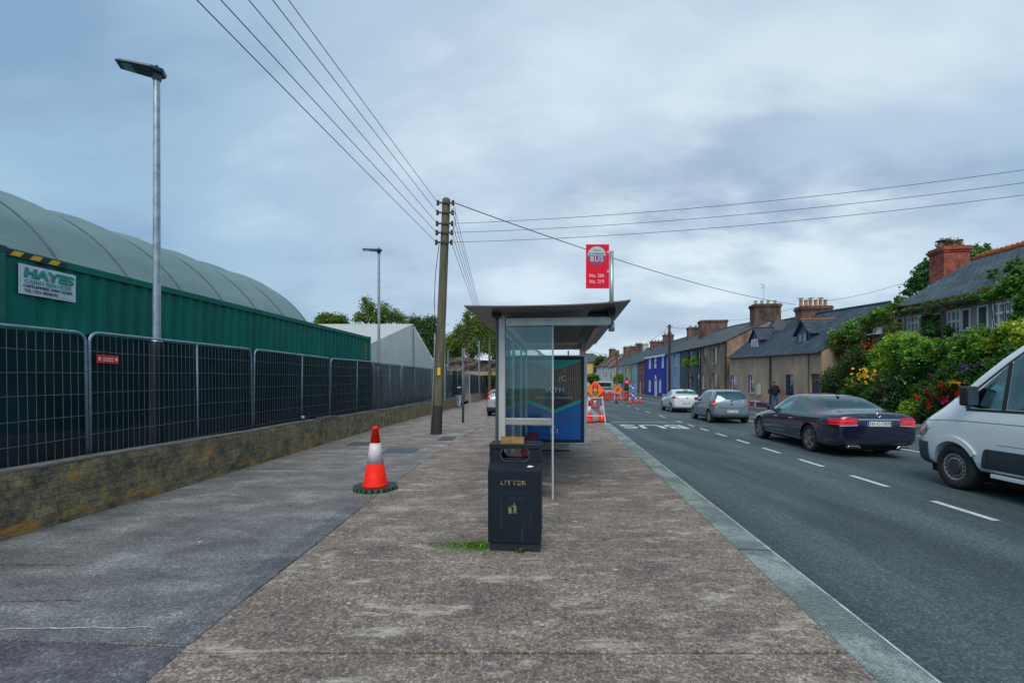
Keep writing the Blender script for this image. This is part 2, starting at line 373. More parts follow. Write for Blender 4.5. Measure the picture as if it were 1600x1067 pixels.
def mat_leaf(name, c, var=.35):
    m, t, p = newmat(name); t.nodes.remove(p); o = t.nodes['Material Output']
    n = noise(t, 1.6, 4, coords(t), .7); col = ramp(t, n, [(.33, tuple(x*(1-var) for x in c)), (.67, tuple(x*(1+var) for x in c))])
    d = t.nodes.new('ShaderNodeBsdfDiffuse'); tr = t.nodes.new('ShaderNodeBsdfTranslucent'); gl = t.nodes.new('ShaderNodeBsdfGlossy'); gl.inputs['Roughness'].default_value = .45
    t.links.new(col, d.inputs[0]); t.links.new(mixn(t, 1.0, col, (1.3, 1.35, .6), 'MULTIPLY'), tr.inputs[0]); gl.inputs[0].default_value = (.5, .55, .5, 1)
    a = t.nodes.new('ShaderNodeMixShader'); a.inputs[0].default_value = .3; t.links.new(d.outputs[0], a.inputs[1]); t.links.new(tr.outputs[0], a.inputs[2])
    b = t.nodes.new('ShaderNodeMixShader'); b.inputs[0].default_value = .05; t.links.new(a.outputs[0], b.inputs[1]); t.links.new(gl.outputs[0], b.inputs[2]); t.links.new(b.outputs[0], o.inputs[0])
    return m
def mat_worn_letters(name, col, back, thr=.5, scale=60):
    m, t, p = newmat(name); p.inputs['Roughness'].default_value = .5
    n = noise(t, scale, 3, coords(t), .6); t.links.new(mixn(t, ramp(t, n, [(thr-.03, g3(0)), (thr+.03, g3(1))]), back, col), p.inputs['Base Color']); return m
def mat_netting(name, col, alpha):
    m, t, p = newmat(name); t.nodes.remove(p); o = t.nodes['Material Output']
    d = t.nodes.new('ShaderNodeBsdfDiffuse'); n = noise(t, 1.1, 5, coords(t, (1, 1, .5)), .65)
    t.links.new(ramp(t, n, [(.35, tuple(x*.7 for x in col)), (.65, tuple(x*1.35 for x in col))]), d.inputs[0])
    tr = t.nodes.new('ShaderNodeBsdfTransparent'); mx = t.nodes.new('ShaderNodeMixShader'); mx.inputs[0].default_value = alpha
    t.links.new(tr.outputs[0], mx.inputs[1]); t.links.new(d.outputs[0], mx.inputs[2]); t.links.new(mx.outputs[0], o.inputs[0]); return m

PAVE, PATH_, ASPH, KERB, STONE = mat_pavement(), mat_footpath(), mat_asphalt(), mat_kerb(), mat_stonewall()
GALV = M('galvanised_steel', (.34, .40, .44), .42, .75, .25, 9, .05, 60)
GALV2 = M('fence_tube_steel', (.22, .30, .36), .45, .6, .25, 9)
WIRE = M('mesh_wire', (.17, .20, .215), .6, .1, .2, 5)
ALU = M('brushed_aluminium', (.42, .44, .43), .35, .85, .15, 4, stretch=(1, 1, .2))
DARKM = M('dark_lamp_metal', (.055, .08, .105), .45, .4, .2, 8)
BLACK = M('black_plastic', (.012, .013, .015), .5, 0, .2, 8)
RUBBER = M('tyre_rubber', (.016, .017, .018), .8, 0, .3, 14, .2, 60)
DARKV = M('wheel_well_black', (.005, .005, .006), .9, 0, 0)
WOODP = M('weathered_pole_wood', (.17, .145, .10), .85, 0, 0, 2.2, .6, 25, col2=(.065, .065, .035), stretch=(6, 6, .5))
WHITE = M('white_paint', (.72, .74, .75), .55, 0, .08, 6)
LINE = M('road_line_paint', (.62, .66, .66), .7, 0, 0, 26, 0, 60, col2=(.38, .42, .42))
LINEY = M('yellow_line_paint', (.62, .52, .34), .7, 0, 0, 26, 0, 60, col2=(.40, .34, .24))
RED = M('cone_red', (.86, .02, .008), .6, 0, .12, 9, .1, 30, spec=.2)
ORANGE = M('sign_orange', (.95, .17, .01), .45, 0, .05, 6)
CWHITE = M('cone_white_band', (.62, .58, .62), .5, 0, .1, 12)
GREENC = M('container_green', (.0, .17, .125), .55, 0, 0, 1.3, .05, 40, col2=(.0, .12, .092), stretch=(1, 1, .3), spec=.25)
GLASS = glassmat('shelter_glass', (.89, .955, .955), .04)
CGLASS = glassmat('car_glass', (.70, .83, .82), .13)
HGLASS = M('house_window_glass', (.05, .075, .085), .08, 0, .5, 1.5, spec=1.0)
NETD = mat_netting('dark_green_netting', (.010, .022, .028), .935)
NETG = mat_netting('grey_green_netting', (.040, .056, .066), .86)
# ---------------------------------------------------------------- ground, road, kerbs, pavements
def sheet(name, pts, z, mat):
    g = G(); g.add([(x, y, z) for x, y in pts], [tuple(range(len(pts)))])
    return struct(g.build(name, mat))
def slab(name, pts, z0, z1, mat, bevel=0):
    g = G(); g.prism(pts, 'z', z0, z1); return struct(g.build(name, mat, bevel=bevel))
def uv2(*p): return [tuple(W(u, v).xy) for u, v in p]
earth = M('dry_soil', (.09, .085, .06), .95, 0, .4, .5, .5, 20)
sheet('ground', [(-900, -300), (900, -300), (900, 1500), (-900, 1500)], -.35, earth)
RZ = -.06
g = G(); g.add([(*p, RZ) for p in uv2((2.04, -25), (13.62, -25), (13.62, 240), (2.04, 240))], [(0, 1, 2, 3)])
struct(g.build('road', ASPH))
slab('kerb', uv2((1.713, -8), (2.046, -8), (2.046, 120), (1.713, 120)), -.3, .004, KERB, .018)
g = G(); g.add([(*p, .0065) for p in uv2((2.012, -8), (2.032, -8), (2.032, 60), (2.012, 60))], [(0, 1, 2, 3)]); struct(g.build('kerb_edge', M('pale_kerb_edge', (.38, .42, .39), .8, 0, .45, 9)))
slab('far_kerb', uv2((13.6, -8), (13.75, -8), (13.75, 140), (13.6, 140)), -.3, .06, M('far_kerb_stone', (.22, .19, .15), .8, 0, .3, 3), .02)
slab('far_pavement', uv2((13.75, -8), (23, -8), (23, 140), (13.75, 140)), -.3, .055, M('far_pavement_concrete', (.20, .17, .13), .85, 0, .25, 1.5, .2))
# boundary between the two pavings
BND = [(-2.05, -3), (-1.98, 2.41), (-2.0, 3.4), (-1.98, 4.6), (-1.98, 6.4), (-1.85, 10), (-1.74, 12.2), (-1.12, 18), (-.75, 21)]
EB = [tuple(W(1.713, v).xy) for v in (-8, 120)]
JY = 2.69
def paveslab(name, pts, mat, seed=0, z=0.0): return slab(name, pts, -.3, z, mat, .004)
# concrete bays on the right with a real joint at JY
def xk(y): # kerb inner line x for a world y
    v = (y+ST*1.713)/CT; return W(1.713, v).x
paveslab('pavement', [(-2.04, -8), (xk(-8)-.004, -8), (xk(JY-.011)-.004, JY-.011), (-1.99, JY-.011), (-1.98, 2.41)], PAVE)
paveslab('pavement', [(-1.99, JY+.011), (xk(JY+.011)-.004, JY+.011), (xk(14.3)-.004, 14.3)]+[(x, y) for x, y in BND[::-1] if JY < y < 14.3 and y > 2.5]+[], PAVE) if False else None
right = [(x, y) for x, y in BND if y > 2.8]
paveslab('pavement', [(-2.0, JY+.011), (xk(JY+.011)-.004, JY+.011), (xk(120)-.004, 119.9), (-3, 119.9), (-.9, 60), (-.5, 25)]+right[::-1], PAVE)
left_edge = [(-5.30, -8), (-5.30, 4), (-5.22, 8), (-5.15, 15), (-4.75, 23), (-4.2, 34), (-4.05, 43), (-3.2, 60), (-2.5, 119)]
lb = [(-2.05, -8)]+[(x, y) for x, y in BND]
YJ2 = 5.9
paveslab('footpath', [(-5.3, -8), (-2.056, -8), (-2.056, -3), (-1.987, 2.41), (-2.0, 2.75), (-5.3, 2.95)], mat_footpath('dark_patched_path', (.66, .64, .74)), z=-.004)
paveslab('footpath', [(-5.3, 2.962), (-1.99, 2.762), (-2.007, 3.4), (-1.987, 4.6), (-1.987, 5.98), (-5.25, 5.85)], PATH_)
paveslab('footpath', [(-5.25, 5.862), (-1.987, 5.992), (-1.987, 6.4), (-1.857, 10), (-1.747, 12.2), (-1.30, 15.9), (-5.14, 15.5), (-5.15, 15), (-5.22, 8)], PATH_)
paveslab('footpath', [(-5.14, 15.512), (-1.30, 15.912), (-1.127, 18), (-.757, 21), (-.51, 25), (-.91, 60), (-3.01, 119.8), (-2.5, 119.9), (-3.2, 60), (-4.05, 43), (-4.2, 34), (-4.75, 23)], PATH_)
# inspection covers and repair patches
STRIP = mat_footpath('edge_strip_screed', (.74, .76, .80))
g = G(); g.add([(-2.27, 2.79, .004), (-1.995, 2.77, .004), (-2.01, 3.4, .004), (-1.99, 4.6, .004), (-1.99, 5.97, .004), (-2.2, 5.96, .004), (-2.23, 4.5, .004), (-2.28, 3.4, .004)], [tuple(range(8))]); struct(g.build('edge_strip', STRIP))
for k, (a, b, x0, x1, wd, mt) in enumerate(((2.93, 2.97, -4.6, -2.4, .018, 'pale'), (3.3, 3.34, -4.9, -3.2, .010, 'dark'), (4.02, 4.0, -5.1, -3.9, .012, 'dark'), (8.6, 8.75, -5.1, -2.1, .03, 'dark'), (11.6, 11.75, -5.0, -1.9, .03, 'dark'), (15.9, 16.1, -4.9, -1.5, .04, 'dark'))):
    n_ = 30; g = G(); vs = []
    for i in range(n_+1):
        x = x0+(x1-x0)*i/n_; y = a+(b-a)*i/n_+random.uniform(-.006, .006)*(1+a/6); h_ = wd*random.uniform(.3, 1)/2; vs += [(x, y-h_, .0045), (x, y+h_, .0045)]
    g.add(vs, [(2*i, 2*i+2, 2*i+3, 2*i+1) for i in range(n_)]); struct(g.build('path_crack', (D.materials.get('crack_'+mt) or M('crack_'+mt, (.40, .41, .38) if mt == 'pale' else (.035, .033, .03), .9, 0, .4, 20))))
for k, (px_, py_, r_) in enumerate(((-1.2, 3.3, .02), (.9, 3.9, .025), (1.1, 3.1, .015), (-.6, 5.6, .03), (.75, 5.3, .03), (-1.5, 4.3, .02), (.2, 3.0, .018), (1.25, 6.8, .03), (-3.2, 4.6, .025), (-4.1, 6.6, .03), (-1.1, 8.2, .035), (1.5, 4.6, .02))):
    g = G(); g.add([(px_+r_*random.uniform(.6, 1.2)*math.cos(a_), py_+r_*random.uniform(.6, 1.2)*math.sin(a_), .0042) for a_ in np.linspace(0, 6.28, 12)[:-1]], [tuple(range(11))]); struct(g.build('gum_spot', D.materials.get('gum_grey') or M('gum_grey', (.42, .40, .36), .8, 0, .2, 30)))
g = G(); g.bx(-3.15, -2.35, 10.7, 11.5, .0045, .008); struct(g.build('inspection_cover', M('cover_steel', (.07, .10, .12), .6, .3, .3, 8)))
g = G(); g.bx(-2.2, -1.75, 13.1, 14.2, .0045, .008); struct(g.build('tarmac_patch', M('patch_tarmac', (.06, .07, .075), .8, 0, .3, 8)))
g = G(); g.bx(-4.5, -3.9, 12.0, 12.8, .0045, .008); struct(g.build('tarmac_patch', D.materials['patch_tarmac']))
# road markings (each a thin sheet a few millimetres above the road)
MZ = RZ+.005
def mark(name, quad, mat=LINE, z=MZ):
    g = G(); g.add([(*p, z) for p in uv2(*quad)], [(0, 1, 2, 3)]); return struct(g.build(name, mat))
v = 6.15
for i in range(9):
    mark('lane_dash', [(5.27+.012*i, v), (5.37+.012*i, v), (5.37+.012*i, v+.95), (5.27+.012*i, v+.95)]); v += 1.86
v = 24.5
for i in range(10):
    mark('lane_dash', [(5.38, v), (5.5, v), (5.5, v+1.6), (5.38, v+1.6)], LINEY); v += 4.1
mark('edge_line', [(8.86, 2), (8.96, 2), (8.96, 90), (8.86, 90)])
mark('parking_line', [(11.75, 2), (11.83, 2), (11.83, 90), (11.75, 90)])
mark('bay_line', [(2.25, 21.0), (5.4, 21.0), (5.4, 21.12), (2.25, 21.12)])
bt = text('road_lettering', 'BUS', 2.35, Matrix.Translation((*W(3.72, 18.95).xy, MZ))@Matrix.Rotation(RS+math.pi, 4, 'Z'), LINE, None, 0.0, .02, sx=.66)
struct(bt)

# ---------------------------------------------------------------- low block wall on the left, in two runs with an opening
def ribbon_wall(name, line, zt, thick, mat, label, cap=None, z0=-.2):
    n = len(line); L0 = [Vector((x, y, 0)) for x, y in line]; off = []
    for i in range(n):
        d = (L0[min(i+1, n-1)]-L0[max(i-1, 0)]).normalized(); off.append(L0[i]+Vector((-d.y, d.x, 0))*thick)
    vs = []
    for i in range(n):
        for P, z in ((L0[i], z0), (L0[i], zt[i]), (off[i], zt[i]), (off[i], z0)): vs.append((P.x, P.y, z))
    fs = [(4*i+j, 4*(i+1)+j, 4*(i+1)+(j+1) % 4, 4*i+(j+1) % 4) for i in range(n-1) for j in range(4)]
    fs = [f[::-1] for f in fs]; fs += [(0, 1, 2, 3)[::-1], tuple(4*(n-1)+j for j in range(4))]
    t = thing(name, label, 'wall', (L0[0].x, L0[0].y, 0)); g = G(); g.add(vs, [f[::-1] for f in fs]); g.build('wall_body', mat, t, world=True)
    return t
ys = list(np.arange(-6, 35.1, 1.0)); wx = [float(np.interp(y, [p[1] for p in left_edge], [p[0] for p in left_edge])) for y in ys]
lo = random.Random(3)
zt = [.695+lo.uniform(-.012, .012) for y in ys]
for i, y in enumerate(ys):
    if 12.2 < y < 13.4: zt[i] -= .06
    if y > 13.4: zt[i] -= .02
w1 = ribbon_wall('block_wall', list(zip(wx, ys)), zt, .21, STONE, 'long low weathered block wall with orange lichen in front of the mesh fence')
g = G(); CAPM = M('wall_cap_mortar', (.17, .16, .15), .9, 0, .35, 6, .5, 30)
for i in range(len(ys)-1):
    if i % 1 == 0:
        a, b = Vector((wx[i]-.005, ys[i]+.0, zt[i])), Vector((wx[i+1]-.005, ys[i+1], zt[i+1]))
        g.bar(a+Vector((-.1, 0, .006)), b+Vector((-.1, 0, .006)), .20+.01*(i % 3), .022)
g.build('wall_cap', CAPM, w1, world=True)
w2 = ribbon_wall('block_wall', [(-4.05, 43), (-3.75, 49), (-3.2, 60)], [.75, .8, .85], .25, mat_render('far_wall_render', (.34, .27, .17)), 'short beige rendered wall beyond the gateway, under the far fence')
g = G(); g.bx(-4.35, -3.95, 42.6, 43.05, -.2, .85); g.build('end_pier', D.materials['far_wall_render'], w2, world=True)
g = G(); g.bx(-5.215, -5.175, 12.55, 13.15, .05, .60); g.build('cement_patch', M('cement_patch', (.40, .37, .30), .9, 0, .3, 5, .3, 30), w1, world=True)
g = G(); g.bar((-5.30, 12.35, .70), (-5.29, 13.3, .70), .26, .07); g.build('loose_coping', M('dark_coping', (.11, .085, .07), .9, 0, .4, 6, .5, 30), w1, world=True, bevel=.015)
# raised yard behind the wall
g = G(); yl = [-8, 4, 8, 15, 23, 34, 60, 110]; xx = [float(np.interp(y, [p[1] for p in left_edge], [p[0] for p in left_edge])) for y in yl]
vs = []; fs = []
for i, (x, y) in enumerate(zip(xx, yl)): vs += [(x-.22, y, .22), (x-1.6, y, .84), (x-90, y, .9)]
for i in range(len(yl)-1):
    for j in range(2): fs.append((3*i+j, 3*(i+1)+j, 3*(i+1)+j+1, 3*i+j+1))
g.add(vs, fs); struct(g.build('yard_ground', M('yard_gravel', (.05, .048, .045), .95, 0, .4, 1.5, .5, 30)))

# ---------------------------------------------------------------- mesh fence panels
def fence_panel(a, b, za, zb, label, net, mid=True, lean=0, h=2.0, wires=34, fine=True, group='mesh fence panels along the low wall', catname='fence panel'):
    a = Vector((*a, za-h)); b = Vector((*b, zb-h)); t = thing('fence_panel', label, catname, a, math.atan2(b.y-a.y, b.x-a.x), group)
    Ln = (b.xy-a.xy).length; dz = b.z-a.z
    def P(s, z, o=0): return Vector((s, o+lean*(z/h), z+dz*s/Ln))
    g = G(); r = .019; R_ = .13
    pts = [P(.022, 0)]+[P(.022, h-R_)]+[P(.022+R_*(1-math.cos(k)), h-R_+R_*math.sin(k)) for k in (.4, .8, 1.2, 1.57)]
    pts2 = [P(Ln-.022-R_*(1-math.cos(k)), h-R_+R_*math.sin(k)) for k in (1.57, 1.2, .8, .4)]+[P(Ln-.022, h-R_), P(Ln-.022, 0)]
    g.path(pts+pts2, r, 8); g.path([P(.03, .12), P(Ln-.03, .12)], r*.8, 6)
    g.build('frame', GALV2, t, smooth='all')
    if mid: G().tube(P(Ln*.55, .0, -.005), P(Ln*.55, h-.01, -.005), .017, n=8).build('middle_post', GALV2, t, smooth='all')
    g = G(); rw = .0031
    for i in range(1, wires): s = .03+(Ln-.06)*i/wires; j = random.uniform(-.008, .008); g.path([P(s, .02, -.01), P(s+j, h*.5, -.01), P(s, h-.03, -.01)], rw, 3)
    for k in range(7): z = .1+k*(h-.35)/6+.0; g.path([P(.03, z, -.013)]+[P(Ln*q/6, z+random.uniform(-.012, .012), -.013) for q in range(1, 6)]+[P(Ln-.03, z, -.013)], rw*.85, 4)
    g.build('wire_mesh', WIRE, t)
    g = G(); nx, nz = 14, 6; vs = []
    for i in range(nx+1):
        for k in range(nz+1): vs.append(P(Ln*i/nx, (h-.03)*k/nz, .04+random.uniform(-.024, .024)))
    g.add(vs, [(i*(nz+1)+k, (i+1)*(nz+1)+k, (i+1)*(nz+1)+k+1, i*(nz+1)+k+1) for i in range(nx) for k in range(nz)])
    g.build('netting', net, t, smooth='all'); return t
J = [((-5.66, 2.05), 2.20), ((-5.55, 5.88), 2.31), ((-5.50, 9.5), 2.38), ((-5.42, 13.3), 2.42), ((-5.30, 17.1), 2.52), ((-5.07, 20.6), 2.56), ((-4.92, 24.7), 2.62), ((-4.72, 28.5), 2.66), ((-4.45, 32.5), 2.70)]
lab = ['dark netted mesh fence panel nearest the camera, cut off by the left edge', 'mesh fence panel carrying a small red notice, in front of the tall lamp post', 'mesh fence panel with a blue can standing on the wall at its foot',
       'mesh fence panel below the far end of the green container', 'first grey netted fence panel past the container, below the white marquee', 'second grey netted fence panel below the marquee gable', 'third grey netted fence panel below the marquee gable', 'grey netted fence panel directly left of the wooden utility pole']
for i in range(len(J)-1):
    d = Vector((J[i+1][0][0]-J[i][0][0], J[i+1][0][1]-J[i][0][1]))*0
    p = fence_panel((J[i][0][0]+d.x, J[i][0][1]+d.y), (J[i+1][0][0]-d.x, J[i+1][0][1]-d.y), J[i][1], J[i+1][1]-(.015 if i == 0 else 0), lab[i], NETD if i < 4 else NETG, lean=(.03, .02, -.03, -.04, .03, -.03, .03, -.02)[i], wires=38 if i < 4 else 26)
    if i == 1:
        g = G(); g.bx(.08, .40, -.03, -.024, 1.60, 1.71); nb = g.build('warning_notice', M('notice_red', (.72, .02, .02), .4, 0, 0), p)
        text('notice_print', '!  NO ACCESS  !', .042, facing((.24, -.032, 1.665)), WHITE, nb, .0005) if False else None
        g = G(); g.bx(.10, .13, -.032, -.0305, 1.635, 1.675); g.bx(.35, .38, -.032, -.0305, 1.635, 1.675)
        for k in range(2): g.bx(.16, .32, -.032, -.0305, 1.63+.03*k, 1.64+.03*k)
        g.build('notice_print', WHITE, nb)
# couplers
g = G(); far = [((-3.95, 34.5), (-3.75, 38.2), 'mesh fence panel behind the walking pedestrian, right of the pole'), ((-4.05, 43.2), (-3.85, 47), 'far fence panel standing on the beige wall, nearest the gateway'), ((-3.84, 47.1), (-3.62, 51), 'far fence panel on the beige wall, in the middle of its run'), ((-3.61, 51.1), (-3.38, 55), 'far fence panel on the beige wall, second from its right end'), ((-3.37, 55.1), (-3.12, 59), 'far fence panel on the beige wall, farthest right')]
for k, (a, b, l) in enumerate(far):
    if k == 0: a, b = (-4.4, 32.7), (-4.1, 36.6)
    fence_panel(a, b, 2.75, 2.8, l, NETD, wires=12, h=2.0, group='far fence panels beyond the pole')
t = thing('gate', 'see-through mesh gate closing the gap between the two low walls', 'gate', (-4.1, 36.8, .2), math.atan2(6.2, .05))
g = G(); g.path([(0, 0, 0), (0, 0, 2.6), (6.1, 0, 2.6), (6.1, 0, 0)], .035, 6); g.build('gate_frame', M('pale_gate_tube', (.55, .6, .62), .5, .3, .1), t)
g = G()
for i in range(1, 25): g.path([(i*.25, 0, .1), (i*.25, 0, 2.6)], .008, 4)
for z in (.1, .7, 1.3, 1.9): g.path([(0, 0, z), (6.1, 0, z)], .01, 4)
g.build('gate_mesh', WIRE, t)

# ---------------------------------------------------------------- green container
cx0, cy0 = -7.83, 6.76; cdir = Vector((1.6, 12.96)).normalized(); crz = math.atan2(-cdir.x, cdir.y)
t = thing('shipping_container', 'long green corrugated steel container with white sign and hazard stripes behind the fence', 'container', (cx0, cy0, .85), crz)
CL, CW_, CH = 13.1, 2.44, 2.9
prof = []; x = .42; g = G()
def corr(y0, y1, zb, zt_, gg, pitch=.28, dep=.036):
    n = int((y1-y0)/pitch); p = (y1-y0)/n; pts = [(0, y0)]
    for i in range(n):
        a = y0+i*p; pts += [(0, a+.20*p), (-dep, a+.42*p), (-dep, a+.70*p), (0, a+.92*p)]
    pts.append((0, y1)); k = len(pts)
    vs = [(px_-.03, py_, z) for z in (zb, zt_) for px_, py_ in pts]
    gg.add(vs, [(i, i+1, k+i+1, k+i) for i in range(k-1)])
corr(.5, CL-.16, .15, CH-.12, g); g.bx(-.035, -.03, .14, .5, .15, CH-.12)
g.build('corrugated_side', GREENC, t)
g = G(); g.bx(-.06, 0, 0, CL, CH-.13, CH-.005); g.bx(-.06, 0, 0, CL, 0, .16); g.build('side_rail', GREENC, t, bevel=.006)
g = G()
for y in (0, CL-.15):
    for xx_ in (-CW_, -.15): g.bx(xx_, xx_+.152, y-.001, y+.151, 0, CH-.002)
each(g, 'corner_post', M('container_post_green', (.0, .13, .10), .5, 0, .2, 3), t, bevel=.008)
g = G()
for y in (-.006, CL-.17):
    for xx_ in (-CW_, -.165): g.bx(xx_-.004, xx_+.172, y, y+.178, CH-.10, CH+.012)
each(g, 'corner_casting', M('casting_green', (.02, .07, .06), .6, .2, .3, 6), t, bevel=.01)
g = G(); g.bx(-CW_, -.03, .02, CL-.02, CH-.04, CH-.02); g.bx(-CW_, -CW_+.03, .02, CL-.02, .1, CH-.04); g.bx(-CW_, -.06, .02, .06, .1, CH-.04); g.bx(-CW_, -.06, CL-.06, CL-.02, .1, CH-.04)
g.build('roof_and_ends', GREENC, t)
g = G(); g.bx(.0, .004, .17, 1.0, CH-.115, CH-.03); st = g.build('hazard_strip', M('hazard_black', (.02, .02, .02), .5, 0, 0), t)
g = G()
for k in range(3): y = .2+k*.26; g.prism([(y, CH-.112), (y+.13, CH-.112), (y+.19, CH-.033), (y+.06, CH-.033)], 'x', .0045, .006)
g.build('yellow_stripe', M('hazard_yellow', (.85, .42, .01), .5, 0, 0), st)
SGY0, SGY1 = .31, 1.13; sgz0, sgz1 = 2.215, 2.69
g = G(); nseg = 16; vs = []
for i in range(nseg+1):
    y = SGY0+(SGY1-SGY0)*i/nseg; xw = .012+.006*math.sin(i*1.3)
    vs += [(xw, y, sgz0), (xw, y, sgz1), (xw-.006, y, sgz0), (xw-.006, y, sgz1)]
fs = []
for i in range(nseg): a = 4*i; fs += [(a, a+4, a+5, a+1), (a+2, a+3, a+7, a+6), (a+1, a+5, a+7, a+3), (a, a+2, a+6, a+4)]
fs += [(0, 1, 3, 2), (4*nseg, 4*nseg+2, 4*nseg+3, 4*nseg+1)]
g.add(vs, fs); sg = g.build('company_sign', M('sign_white', (.62, .68, .74), .45, 0, .06, 3), t)
SG = M('sign_green', (.0, .33, .24), .45, 0, 0); SB = M('sign_black', (.02, .03, .06), .5, 0, 0); STQ = M('sign_turquoise', (.03, .33, .36), .5, 0, 0)
def sgt(s, y, z, size, m, x=.020, **k): return text('lettering', s, size, Matrix.Translation((x, y, z))@Matrix.Rotation(rad(90), 4, 'Z')@Matrix.Rotation(rad(90), 4, 'X'), m, sg, .0008, **k)
cyy = (SGY0+SGY1)/2
sgt('HAYES', cyy+.008, sgz1-.135, .20, SB, .0195, bold=.009, sx=1.22, shear=.12)
sgt('HAYES', cyy, sgz1-.127, .20, SG, .0215, bold=.008, sx=1.22, shear=.12)
sgt('CABIN SERVICES', cyy, sgz1-.262, .088, STQ, bold=.002, sx=1.06)
sgt('CASTLEFREKE, WEST CORK', cyy, sgz1-.338, .057, SB, bold=.002, sx=1.02, shear=.15)
sgt('TEL: 023-8848395', cyy-.10, sgz1-.412, .066, SB, bold=.001)
sgt('www.hayescabins.com', cyy+.24, sgz1-.43, .026, STQ) if False else None
g = G(); g.bx(.019, .0195, cyy+.1, SGY1-.03, sgz0+.028, sgz0+.034); g.bx(.019, .0195, SGY0+.015, SGY0+.018, sgz0+.015, sgz1-.015); each(g, 'sign_rule', STQ, sg)
GS = M('stencil_yellow', (.25, .28, .06), .6, 0, .3, 30)
g = G()
for k in range(8): g.bx(-.005, .003, CL-.62+.0, CL-.60, 1.5+.14*k, 1.58+.14*k); g.bx(-.005, .003, CL-.5, CL-.44, 1.5+.14*k, 1.59+.14*k)
each(g, 'stencil_mark', GS, t)

# ---------------------------------------------------------------- ribbed polytunnel cover
A_, B_, DC = 7.55, 8.05, 22.9
t = thing('polytunnel', 'huge grey green sheeted barrel shelter with ribs rising behind the green container', 'polytunnel', (*W(-DC, 28.2).xy, .9), RS)
hoops = [(.146*17*i) for i in range(0, 12)]; ns = 48; nsub = 6
vs = []; cols = 0; TM, t_, p_ = newmat('tunnel_sheeting')
p_.inputs['Roughness'].default_value = .5; p_.inputs['Specular IOR Level'].default_value = .3
nn = noise(t_, .5, 4, coords(t_, (1, .35, 1.2)), .6); t_.links.new(ramp(t_, nn, [(.35, (.11, .19, .195)), (.65, (.15, .235, .24))]), p_.inputs['Base Color'])
bump(t_, p_, noise(t_, 1.0, 4, coords(t_, (2.0, .5, 4)), .55, .8), .5, .05)
g = G(); base_v = 0
rows = []
for i in range(len(hoops)-1):
    for k in range(nsub): rows.append((hoops[i]+(hoops[i+1]-hoops[i])*k/nsub, math.sin(math.pi*k/nsub)))
rows.append((hoops[-1], 0))
for y, bl in rows:
    for j in range(ns+1):
        th = math.pi*j/ns; r = 1+.030*bl*(math.sin(th)**.5 if math.sin(th) > 0 else 0); vs.append((A_*r*math.cos(th), -y, B_*r*math.sin(th)))
m = ns+1
fs = [(i*m+j, (i+1)*m+j, (i+1)*m+j+1, i*m+j+1) for i in range(len(rows)-1) for j in range(ns)]
fs.append(tuple(range(m)))
g.add(vs, fs); g.build('sheeting', TM, t, smooth=True)
RM = M('tunnel_seam', (.03, .055, .06), .5, 0, .1)
for y in hoops:
    g = G(); g.path([((A_+.015)*math.cos(math.pi*j/40), -y, (B_+.015)*math.sin(math.pi*j/40)) for j in range(41)], .04, 6); g.build('hoop', RM, t, smooth='all')

# ---------------------------------------------------------------- white marquee
def mat_pvc(name, c, bs):
    m, t, p = newmat(name); o = t.nodes['Material Output']; n = noise(t, .9, 5, coords(t), .6)
    col = ramp(t, n, [(.35, tuple(x*.88 for x in c)), (.65, c)]); t.links.new(col, p.inputs['Base Color']); p.inputs['Roughness'].default_value = .5
    bump(t, p, noise(t, 1.5, 3, coords(t, (1, 1.3, .7), rot=(.5, 0, 0)), .5, 1.2), bs, .08)
    tr = t.nodes.new('ShaderNodeBsdfTranslucent'); t.links.new(col, tr.inputs[0]); mx = t.nodes.new('ShaderNodeMixShader'); mx.inputs[0].default_value = .45
    t.links.new(p.outputs[0], mx.inputs[1]); t.links.new(tr.outputs[0], mx.inputs[2]); t.links.new(mx.outputs[0], o.inputs[0]); return m
MQ = mat_pvc('marquee_pvc', (.82, .86, .86), .3)
t = thing('marquee', 'white pitched marquee tent showing its wrinkled gable end beyond the container', 'marquee', (-6.4, 28.5, .8))
y0, y1, ym, ez, rz_ = -8.4, 8.6, 0.2, 2.7, 4.75; DX = 14
g = G(); nx = 28; vs = []; fs = []
for i in range(nx+1):
    y = y0+(y1-y0)*i/nx; top = ez+(rz_-ez)*(1-abs(y-ym)/((y1-y0)/2)); 
    for k in range(9): vs.append((random.uniform(-.05, .05), y, top*k/8))
fs = [(i*9+k, (i+1)*9+k, (i+1)*9+k+1, i*9+k+1) for i in range(nx) for k in range(8)]
g.add(vs, fs); g.build('gable_sheet', mat_pvc('marquee_gable', (.84, .88, .84), 1.0), t, smooth='all')
g = G(); g.add([(.06, y0, ez), (.06, ym, rz_+.02), (-DX, ym, rz_+.02), (-DX, y0, ez), (.06, y1, ez), (-DX, y1, ez)], [(0, 1, 2, 3), (1, 4, 5, 2)]); g.add([(0, y0, 0), (0, y0, ez), (-DX, y0, ez), (-DX, y0, 0)], [(3, 2, 1, 0)])
g.build('roof_sheet', MQ, t)
G().path([(.08, ym-.3, .2), (.1, ym, rz_*.5), (.08, ym, rz_)], .05, 6).build('centre_seam', M('seam_grey', (.25, .25, .22), .6, 0, .1), t)

